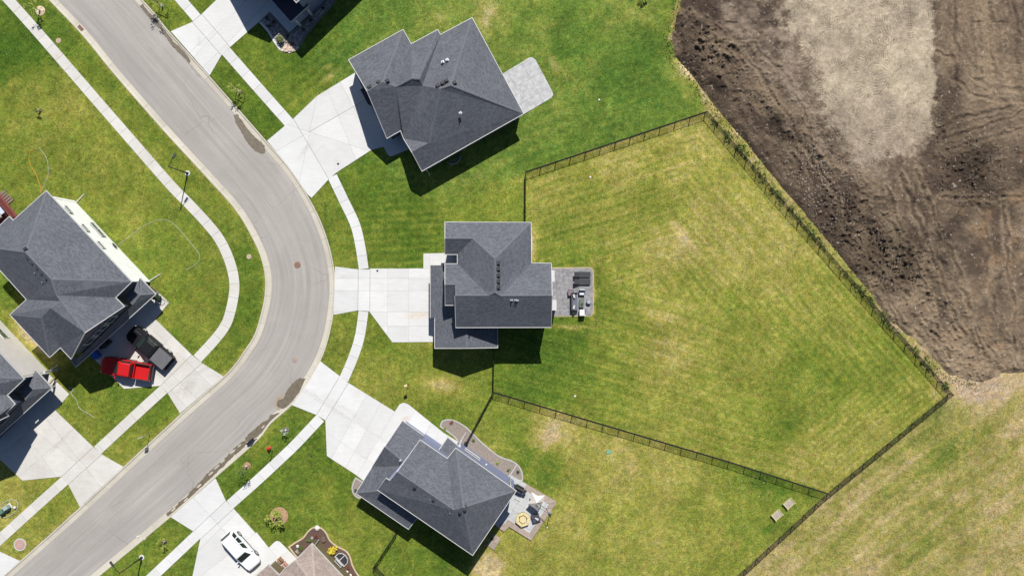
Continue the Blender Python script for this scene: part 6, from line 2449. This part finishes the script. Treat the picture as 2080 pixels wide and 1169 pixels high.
def utility_box(px, py, rz, s, m, label, h=.75):
    e = empty('utility_box', P(px, py, 0), label, 'utility box', None, rz)
    MB().box((0, 0, h * .5), (s[0], s[1], h)).build('cabinet', m, e)
    MB().box((0, 0, h + .03), (s[0] + .06, s[1] + .06, .07), 0, .9).build('lid', m, e)
    MB().box((0, 0, .02), (s[0] + .2, s[1] + .2, .08)).build('pad', M_CONC, e)
    return e


utility_box(8, 1036, .6, (.52, .42), M_UGREEN, 'left green utility box inside the pale ring near the left edge')
utility_box(18, 1028, .6, (.48, .42), mat('grey_green', (.32, .38, .36)), 'right grey green utility box inside the pale ring')
e = empty('garden_lamp', P(32, 1029, 0), 'small cream garden light on the pale ring', 'garden light')
MB().lathe((0, 0, 0), [(.1, 0), (.16, .12), (.16, .3), (.06, .38)], 10).build('cap', M_CANV, e)
MB().lathe((0, 0, 0), [(.05, -.05), (.05, .05)], 8).build('spike', M_BLACK, e)
e = empty('edging_ring', P(16, 1032, 0), 'pale oval border ring round the two utility boxes', 'border')
pts = []
for i in range(29):
    a = i / 28 * 2 * PI
    u, v = math.cos(a) * 1.30, math.sin(a) * .82
    pts.append((u * math.cos(.6) - v * math.sin(.6), u * math.sin(.6) + v * math.cos(.6), .04))
MB().tube(pts, .045, 5, cap=False).build('ring', M_HOSE, e)
e = empty('sprinkler_box', P(1237, 917, 0), 'green square valve box lid in the southern back lawn', 'valve box', rz=.1)
MB().box((0, 0, .02), (.5, .36, .08)).build('lid', mat('valve_green', (.16, .34, .20)), e)
MB().box((0, 0, -.0), (.58, .44, .07)).build('frame', M_UGREEN, e)
for i, (px_, py_, lb) in enumerate(((1199, 360, 'small white lid in the big fenced yard near the north fence'), (1217, 203, 'small white cap in the north back lawn'), (1168, 804, 'small pale cap in the fenced yard near the lower fence'),
                                    (1111, 1070, 'pale garden ball beside the raised patio corner'))):
    e = empty('cleanout_cap', P(px_, py_, 0), lb, 'pipe cap', rz=.3 * i)
    MB().lathe((0, 0, 0), [(.11, -.05), (.11, .06), (.09, .08)], 12).build('cap', mat('white_pvc', (.68, .68, .64)), e)
    MB().box((0, 0, .09), (.08, .08, .05)).build('nut', mat('white_pvc', (.68, .68, .64)), e)

# raised planter boxes near the lower fence
for px_, py_, lb in ((1577.5, 1044, 'lower left raised wooden planter box near the field fence'), (1601.5, 1021, 'upper right raised wooden planter box near the field fence')):
    e = empty('planter_box', P(px_, py_, 0), lb, 'planter', 'raised planter boxes', rz=.72)
    w_, d_, h_ = 1.08, .72, .35
    for cx_, cy_, a, b in ((0, d_ / 2, w_, .05), (0, -d_ / 2, w_, .05), (w_ / 2, 0, .05, d_), (-w_ / 2, 0, .05, d_)):
        MB().box((cx_, cy_, h_ / 2), (a, b, h_)).build('side_board', M_PINE, e)
    for sx in (-1, 1):
        for sy in (-1, 1):
            MB().box((sx * w_ / 2, sy * d_ / 2, h_ / 2 + .03), (.09, .09, h_ + .08)).build('corner_post', M_PINE, e)
    s_ = MB()
    s_.box((0, 0, h_ * .42), (w_ - .05, d_ - .05, h_ * .7))
    s_.build('soil', mat('pale_potting_soil', (.40, .36, .31), (.24, .21, .16), scale=7, fine=.3), e)


# ------------------------------------------------------------------ hoses
def hose(label, pts, m, r=.022, z=.035, name='garden_hose'):
    c = catmull([P2(*p) for p in pts], .3)
    rr = random.Random(len(pts))
    return tag(MB().tube([(x, y, z + rr.uniform(0, .01)) for x, y in c], r, 5).build(name, m), label, 'hose')


hose('orange cord in a loop on the lawn behind the west house', [(82, 392), (82, 378), (75, 358), (64, 338), (59, 322), (63, 308), (72, 302)], M_HOSEO, .03, name='extension_cord')
hose('pale hose closing the loop with the orange cord', [(72, 302), (80, 302), (92, 315), (98, 335), (97, 360), (86, 385), (80, 392)], M_HOSE, .024)
hose('long pale hose looping over the lawn beside the white wall', [(240, 497), (262, 482), (285, 464), (308, 451), (330, 446), (348, 451), (368, 470), (388, 494), (405, 516), (404, 530), (394, 540), (378, 548)], M_HOSE, .024)
hose('pale hose snaking over the lawn beside the left edge house', [(143, 795), (150, 805), (156, 812), (160, 826), (166, 832), (178, 838), (192, 847)], M_HOSE, .026)
hose('coiled pale hose on the grass at the porch corner of the left edge house', [(140, 790), (146, 786), (149, 792), (144, 796), (141, 790), (145, 785), (150, 789), (147, 796), (141, 794)], M_HOSE, .026, .05)
hose('dark hose coiled on the porch slab of the west house', [(318, 622), (324, 607), (332, 606), (336, 614), (330, 620), (322, 618), (326, 608), (336, 610), (342, 613), (340, 607)], M_VENT, .022, .08)

# ------------------------------------------------------------------ things in front of the west house
e = empty('recycling_bin', P(200, 720, 0), 'blue wheeled bin tipped beside the garage of the west house', 'bin', rz=.7)
MB().box((0, 0, .5), (.62, .72, .95), 0, 1.1).build('bin_body', M_BLUEB, e)
MB().box((.02, 0, 1.01), (.74, .82, .07), 0, .93).build('lid', M_BLUEB, e)
MB().tube([(-.25, -.36, .12), (-.25, .36, .12)], .12, 10).build('wheel', M_TYRE, e)
e = empty('grill', P(219, 697, 0), 'dark covered grill in the shade by the garage', 'grill', rz=.72)
MB().box((0, 0, .45), (1.1, .5, .75)).build('cart', M_PLAST, e)
m1 = MB()
m1.tube([(-.36, 0, .9), (.36, 0, .9)], .27, 12)
m1.build('grill_hood', M_BLACK, e)
for s_ in (-1, 1):
    MB().box((s_ * .62, 0, .86), (.22, .45, .04)).build('side_shelf', M_PLAST, e)
e = empty('potted_tree', P(325, 604, 0), 'dark narrow potted evergreen on the porch slab of the west house', 'potted plant')
MB().lathe((0, 0, .04), [(.22, 0), (.28, .4), (.26, .42)], 12).build('pot', M_VENT, e)
m1 = MB()
rnd = random.Random(4)
for i in range(9):
    leaf_cloud(m1, (0, 0, .5 + i * .2), .42 - i * .03, 40, .08, rnd)
m1.build('foliage', M_LEAFD, e)
for i, (px_, py_) in enumerate(((309, 583), (313, 587), (317, 590), (320, 593))):
    e = empty('flower_pot', P(px_, py_, 0), ['first and smallest dark pot of the row beside the white porch', 'second dark pot of the row beside the white porch', 'third dark pot of the row beside the white porch', 'fourth dark pot of the row, next to the evergreen'][i], 'pot', 'pots in a row on the porch slab')
    MB().lathe((0, 0, .04), [(.08 + .01 * i, 0), (.13 + .01 * i, .22), (.12, .24)], 10).build('pot', M_RUST, e)
    m1 = MB()
    leaf_cloud(m1, (0, 0, .32), .12, 24, .05, random.Random(i))
    m1.build('foliage', M_LEAFD, e)
# the red deck behind the west house
e = empty('deck', P(-2, 434, 0), 'red stained wooden deck with brown railing behind the west house', 'deck', rz=.68)
for i in range(16):
    MB().box((-1.5 + i * .2 + .1, -.2, .55), (.19, 3.4, .04)).build('deck_board', M_REDD, e)
for i in range(5):
    MB().box((1.85 + i * .0, 1.4 - .28 * i, .5 - i * .1), (.9, .27, .05)).build('stair_tread', mat('worn_brown', (.22, .15, .12)), e)
for yy in (1.55,):
    MB().box((-.3, yy, 1.45), (3.4, .12, .05)).build('railing', M_WOOD, e)
for i in range(6):
    MB().box((-1.9 + i * .64, 1.55, 1.0), (.07, .07, .95)).build('railing_post', M_WOOD, e)
MB().box((1.42, -.2, 1.1), (.1, 3.3, 1.1)).build('privacy_panel', M_REDD, e)
e = empty('patio_table', P(8, 428, .57), 'small white topped table on the red deck', 'table', rz=.68)
MB().box((0, 0, .72), (.5, .95, .05)).build('table_top', mat('pale_blue_top', (.50, .55, .68)), e)
for sx in (-1, 1):
    for sy in (-1, 1):
        MB().tube([(sx * .2, sy * .4, 0), (sx * .2, sy * .4, .7)], .02, 5).build('leg', M_BLACK, e)
e = empty('patio_chair', P(0, 440, .57), 'cream cushioned chair on the red deck', 'chair', rz=.68)
MB().box((0, 0, .38), (.6, .6, .14)).build('seat', M_CANV, e)
MB().box((0, -.3, .62), (.6, .12, .5)).build('backrest', M_CANV, e)
for sx in (-1, 1):
    for sy in (-1, 1):
        MB().tube([(sx * .25, sy * .25, 0), (sx * .25, sy * .25, .33)], .02, 5).build('leg', M_WOOD, e)

# ------------------------------------------------------------------ furniture on the dark patio of the middle house


def lounger(px, py, label):
    e = empty('sun_lounger', P(px, py, .065), label, 'sun lounger', 'dark sun loungers on the stone patio')
    MB().box((.32, 0, .33), (1.25, .56, .07)).build('seat', M_CUSH, e)
    m1 = MB()
    m1.add([(-.30, -.28, .30), (-.30, .28, .30), (-.92, .28, .72), (-.92, -.28, .72), (-.30, -.28, .37), (-.30, .28, .37), (-.92, .28, .79), (-.92, -.28, .79)],
           [(0, 1, 2, 3), (7, 6, 5, 4), (0, 4, 5, 1), (1, 5, 6, 2), (2, 6, 7, 3), (3, 7, 4, 0)])
    m1.build('backrest', M_CUSH, e)
    for sx, sy in ((.85, -1), (.85, 1), (-.25, -1), (-.25, 1)):
        MB().tube([(sx, sy * .24, 0), (sx, sy * .24, .32)], .022, 5).build('leg', M_GALV, e)
    for sy in (-1, 1):
        MB().tube([(-.3, sy * .31, .32), (.9, sy * .31, .32)], .018, 5).build('side_rail', M_BLACK, e)
    return e


lounger(1182, 557, 'upper dark sun lounger on the stone patio')
lounger(1182, 571.5, 'lower dark sun lounger on the stone patio')


def chair(name, px, py, rz, m, label, s=.62, back=.5, cat='chair', z=.065):
    e = empty(name, P(px, py, z), label, cat, 'patio chairs on the stone patio', rz)
    MB().box((0, 0, .36), (s, s, .12)).build('seat', m, e)
    MB().box((0, s * .46, .36 + back * .5), (s, .09, back)).build('backrest', m, e)
    for q in (-1, 1):
        MB().box((q * s * .5, 0, .52), (.07, s, .05)).build('armrest', M_CUSH, e)
        MB().tube([(q * s * .44, -s * .4, 0), (q * s * .44, -s * .4, .5)], .02, 5).build('leg', M_BLACK, e)
        MB().tube([(q * s * .44, s * .4, 0), (q * s * .44, s * .4, .5)], .02, 5).build('leg', M_BLACK, e)
    return e


M_PALEC = mat('pale_cushion', (.62, .63, .64))
chair('patio_chair', 1181.5, 593, 0, M_PALEC, 'pale cushioned chair at the upper end of the green table')
chair('patio_chair', 1182, 634, PI, M_PALEC, 'pale cushioned chair at the lower end of the green table', .66, .55)
e = empty('coffee_table', P(1181, 614, .065), 'low grey table with a green plant between two pale chairs', 'table')
MB().box((0, 0, .40), (.52, 1.05, .05)).build('table_top', mat('grey_green_top', (.12, .14, .12), rough=.5), e)
for sx in (-1, 1):
    for sy in (-1, 1):
        MB().tube([(sx * .2, sy * .45, 0), (sx * .2, sy * .45, .38)], .02, 5).build('leg', M_BLACK, e)
shr = shrub(1181.5, 616, .16, .3, mat('bright_green_leaf', (.02, .14, .04)), 'small green potted plant on the low grey table', 90, 60, .05, 'potted plant', name='potted_plant')
shr.location.z = .50
e = empty('patio_sofa', P(1166.5, 612, .065), 'long blue grey sofa with two white pillows on the stone patio', 'sofa')
M_BLG = mat('blue_grey_cushion', (.12, .13, .17), (.09, .10, .13))
MB().box((0, 0, .3), (.62, 1.9, .28)).build('seat', M_BLG, e)
MB().box((-.34, 0, .55), (.14, 1.9, .55)).build('backrest', M_CUSH, e)
for q in (-1, 1):
    MB().box((0, q * .98, .4), (.7, .1, .45)).build('armrest', M_CUSH, e)
for q in (.62, -.62):
    o = MB().box((-.08, q, .56), (.18, .42, .34), .4 * q).build('pillow', M_TRIM, e)
shr = shrub(1164, 633, .32, .7, M_LEAFD, 'leafy dark potted plant with white flowers at the end of the sofa', 91, 120, .07, 'potted plant', name='potted_plant')
e = empty('side_table', P(1159, 594, .065), 'square brown framed side table above the sofa', 'table', rz=.05)
m1 = MB()
for a, b, c, d in ((0, .3, .66, .06), (0, -.3, .66, .06), (.3, 0, .06, .54), (-.3, 0, .06, .54)):
    m1.box((a, b, .42), (c, d, .05))
m1.build('frame', mat('maroon_wood', (.10, .05, .06)), e)
MB().box((0, 0, .41), (.54, .54, .03)).build('table_top', mat('mauve_top', (.20, .16, .19)), e)
for sx in (-1, 1):
    for sy in (-1, 1):
        MB().tube([(sx * .28, sy * .28, 0), (sx * .28, sy * .28, .4)], .02, 5).build('leg', M_BLACK, e)
e = empty('fire_bowl', P(1195.5, 613, .065), 'round grey stool at the right edge of the stone patio', 'stool')
MB().lathe((0, 0, 0), [(.20, 0), (.26, .1), (.26, .42), (.22, .46)], 18).build('base', mat('stool_grey', (.25, .26, .29)), e)
MB().lathe((0, 0, .46), [(.2, 0), (.2, .03), (.17, .04)], 18).build('cushion', mat('stool_top', (.33, .34, .38)), e)

# ------------------------------------------------------------------ things on the raised patio of the southern house
e = empty('grill', P(1055, 989, .16), 'black grill with side shelves at the corner of the southern house', 'grill', rz=-.52)
MB().box((0, 0, .42), (.95, .5, .7)).build('cart', M_PLAST, e)
m1 = MB()
m1.tube([(-.42, .02, .9), (.42, .02, .9)], .29, 12)
m1.build('grill_hood', M_BLACK, e)
for s_ in (-1, 1):
    MB().box((s_ * .66, 0, .88), (.34, .48, .05)).build('side_shelf', M_VENT, e)
MB().tube([(-.3, -.34, .95), (.3, -.34, .95)], .02, 6).build('handle', M_GALV, e)
e = empty('fire_table', P(1062, 1052, .16), 'hexagonal tan wooden bench ring round a fire table on the raised patio', 'fire table', rz=.35)


def hexring(r0, r1, z0, z1, name, m, parent):
    for i in range(6):
        a, b = i * PI / 3 + .02, (i + 1) * PI / 3 - .02
        poly = [(r1 * math.cos(a), r1 * math.sin(a)), (r1 * math.cos(b), r1 * math.sin(b)), (r0 * math.cos(b), r0 * math.sin(b)), (r0 * math.cos(a), r0 * math.sin(a))]
        MB().prism(poly, z0, z1).build(name, m, parent)


hexring(.52, .86, .42, .50, 'bench_top', M_PINE, e)
hexring(.74, .80, 0, .42, 'bench_side', mat('dark_skirt', (.05, .045, .04)), e)
MB().prism([(.42 * math.cos(i * PI / 3), .42 * math.sin(i * PI / 3)) for i in range(6)], 0, .58).build('fire_table_top', M_PINE, e)
e = empty('ice_chest', P(1088, 1050, .16), 'dark square quilted ottoman beside the hexagonal bench', 'ottoman', rz=.28)
for sx in (-1, 1):
    for sy in (-1, 1):
        o = MB().box((sx * .23, sy * .23, .25), (.43, .43, .42), 0, .93).build('cushion', mat('navy_cushion', (.055, .055, .075)), e)
e.name = 'ottoman'
e = empty('folded_towel', P(1090, 1053, .64), 'white cloth lying on the dark ottoman', 'cloth', rz=-.7)
MB().box((0, 0, .02), (.42, .14, .04)).build('cloth', M_TRIM, e)
MB().box((.06, .10, .025), (.26, .09, .04), .3).build('fold', M_TRIM, e)
# cantilever umbrella, closed canopy drooping
e = empty('patio_umbrella', P(1117, 1040, .16), 'half folded cream cantilever umbrella over the raised patio', 'umbrella')
m1 = MB()
m1.tube([(0, 0, 0), (0, 0, 2.3)], .035, 6)
m1.build('pole', M_BLACK, e)
m1 = MB()
m1.tube([(0, 0, 2.3), (-.5, 1.0, 2.5), (-1.5, 1.65, 2.35)], .03, 6)
m1.tube([(0, 0, 1.5), (-.5, .55, 2.1), (-1.7, 1.35, 2.0)], .02, 5)
m1.build('arm', M_BLACK, e)
m1 = MB()
rnd = random.Random(5)
cx_, cy_ = -1.55, 1.62
N = 9
ring = []
for i in range(N):
    a = i * 2 * PI / N
    r0 = 1.05 if i % 2 else .7
    ring.append((cx_ + math.cos(a) * r0 * rnd.uniform(.8, 1.15), cy_ + math.sin(a) * r0 * rnd.uniform(.8, 1.15), rnd.uniform(1.35, 1.7)))
m1.v = [(cx_, cy_, 2.3), (cx_, cy_, 2.1)] + ring
for i in range(N):
    m1.f.append((0, 2 + i, 2 + (i + 1) % N))
    m1.f.append((1, 2 + (i + 1) % N, 2 + i))
m1.build('canopy', M_CANV, e)
MB().box((0, 0, .06), (.34, .34, .08), .5).build('base', M_GALV, e)
e = empty('wall_hook', P(1046, 1013, .16), 'thin dark rod leaning near the house corner on the raised patio', 'rod')
MB().tube([(0, 0, .03), (.55, -.28, .05)], .02, 5).build('rod', M_RUST, e)
MB().box((0, 0, .04), (.1, .05, .05)).build('grip', M_BLACK, e)
# porch furniture by the brown roofed house
for i, (px_, py_, lb) in enumerate(((571, 1134, 'brown porch chair nearer the driveway of the brown roofed house'), (580, 1143, 'rosy porch chair beside the brown one'))):
    e = empty('porch_chair', P(px_, py_, .05), lb, 'chair', None, rz=-.8)
    mm = mat('brown_seat', (.30, .16, .09)) if i == 0 else mat('rose_seat', (.50, .27, .22))
    MB().box((0, 0, .4), (.55, .55, .1)).build('seat', mm, e)
    MB().box((0, .26, .7), (.55, .08, .5)).build('backrest', mm, e)
    for sx in (-1, 1):
        for sy in (-1, 1):
            MB().tube([(sx * .22, sy * .22, 0), (sx * .22, sy * .22, .38)], .02, 5).build('leg', M_WOOD, e)
e = empty('window_well', P(695, 1134, 0), 'white rimmed window well in the mulch bed of the brown roofed house', 'window well', rz=-.83)
pts = [(-.75, -.32), (-.72, .18), (-.45, .48), (0, .58), (.45, .48), (.72, .18), (.75, -.32)]
for i in range(6):
    a, b = Vector(pts[i]), Vector(pts[i + 1])
    c_ = (a + b) / 2
    MB().box((c_.x, c_.y, .09), ((b - a).length + .04, .06, .28), math.atan2((b - a).y, (b - a).x)).build('rim_panel', M_TRIM, e)
MB().box((0, -.34, .12), (1.55, .08, .3)).build('sill', M_TRIM, e)
MB().box((-.1, .08, .10), (.07, .8, .1)).build('cross_bar', M_TRIM, e)
MB().prism([(x * .95, y * .95) for x, y in pts], .0, .045).build('well_floor', M_VENT, e)
for lb, px_, py_, rz in (('dark folded chair beside the fence at the blue wall', 947, 899, .5),):
    e = empty('planter_pot', P(px_, py_, 0), 'dark pot beside the fence end at the blue wall', 'pot')
    MB().lathe((0, 0, 0), [(.16, 0), (.24, .4), (.2, .42)], 12).build('pot', M_VENT, e)
    m1 = MB()
    leaf_cloud(m1, (0, 0, .5), .2, 40, .06, random.Random(2))
    m1.build('foliage', M_LEAFD, e)
# rags of pale paper on the kerb lawn at the bottom
for i, (px_, py_, lb) in enumerate(((280, 1089, 'left small white marker stone on the road edge'), (295, 1092.5, 'right white marker stone on the road edge'))):
    e = empty('marker_stone', P(px_, py_, -.09), lb, 'stone', rz=.7)
    MB().box((0, 0, .05), (.34, .18, .1), 0, .8).build('stone', mat('white_stone', (.66, .62, .56)), e)
    MB().box((.02, 0, .105), (.2, .1, .02)).build('chip', mat('white_stone', (.66, .62, .56)), e)
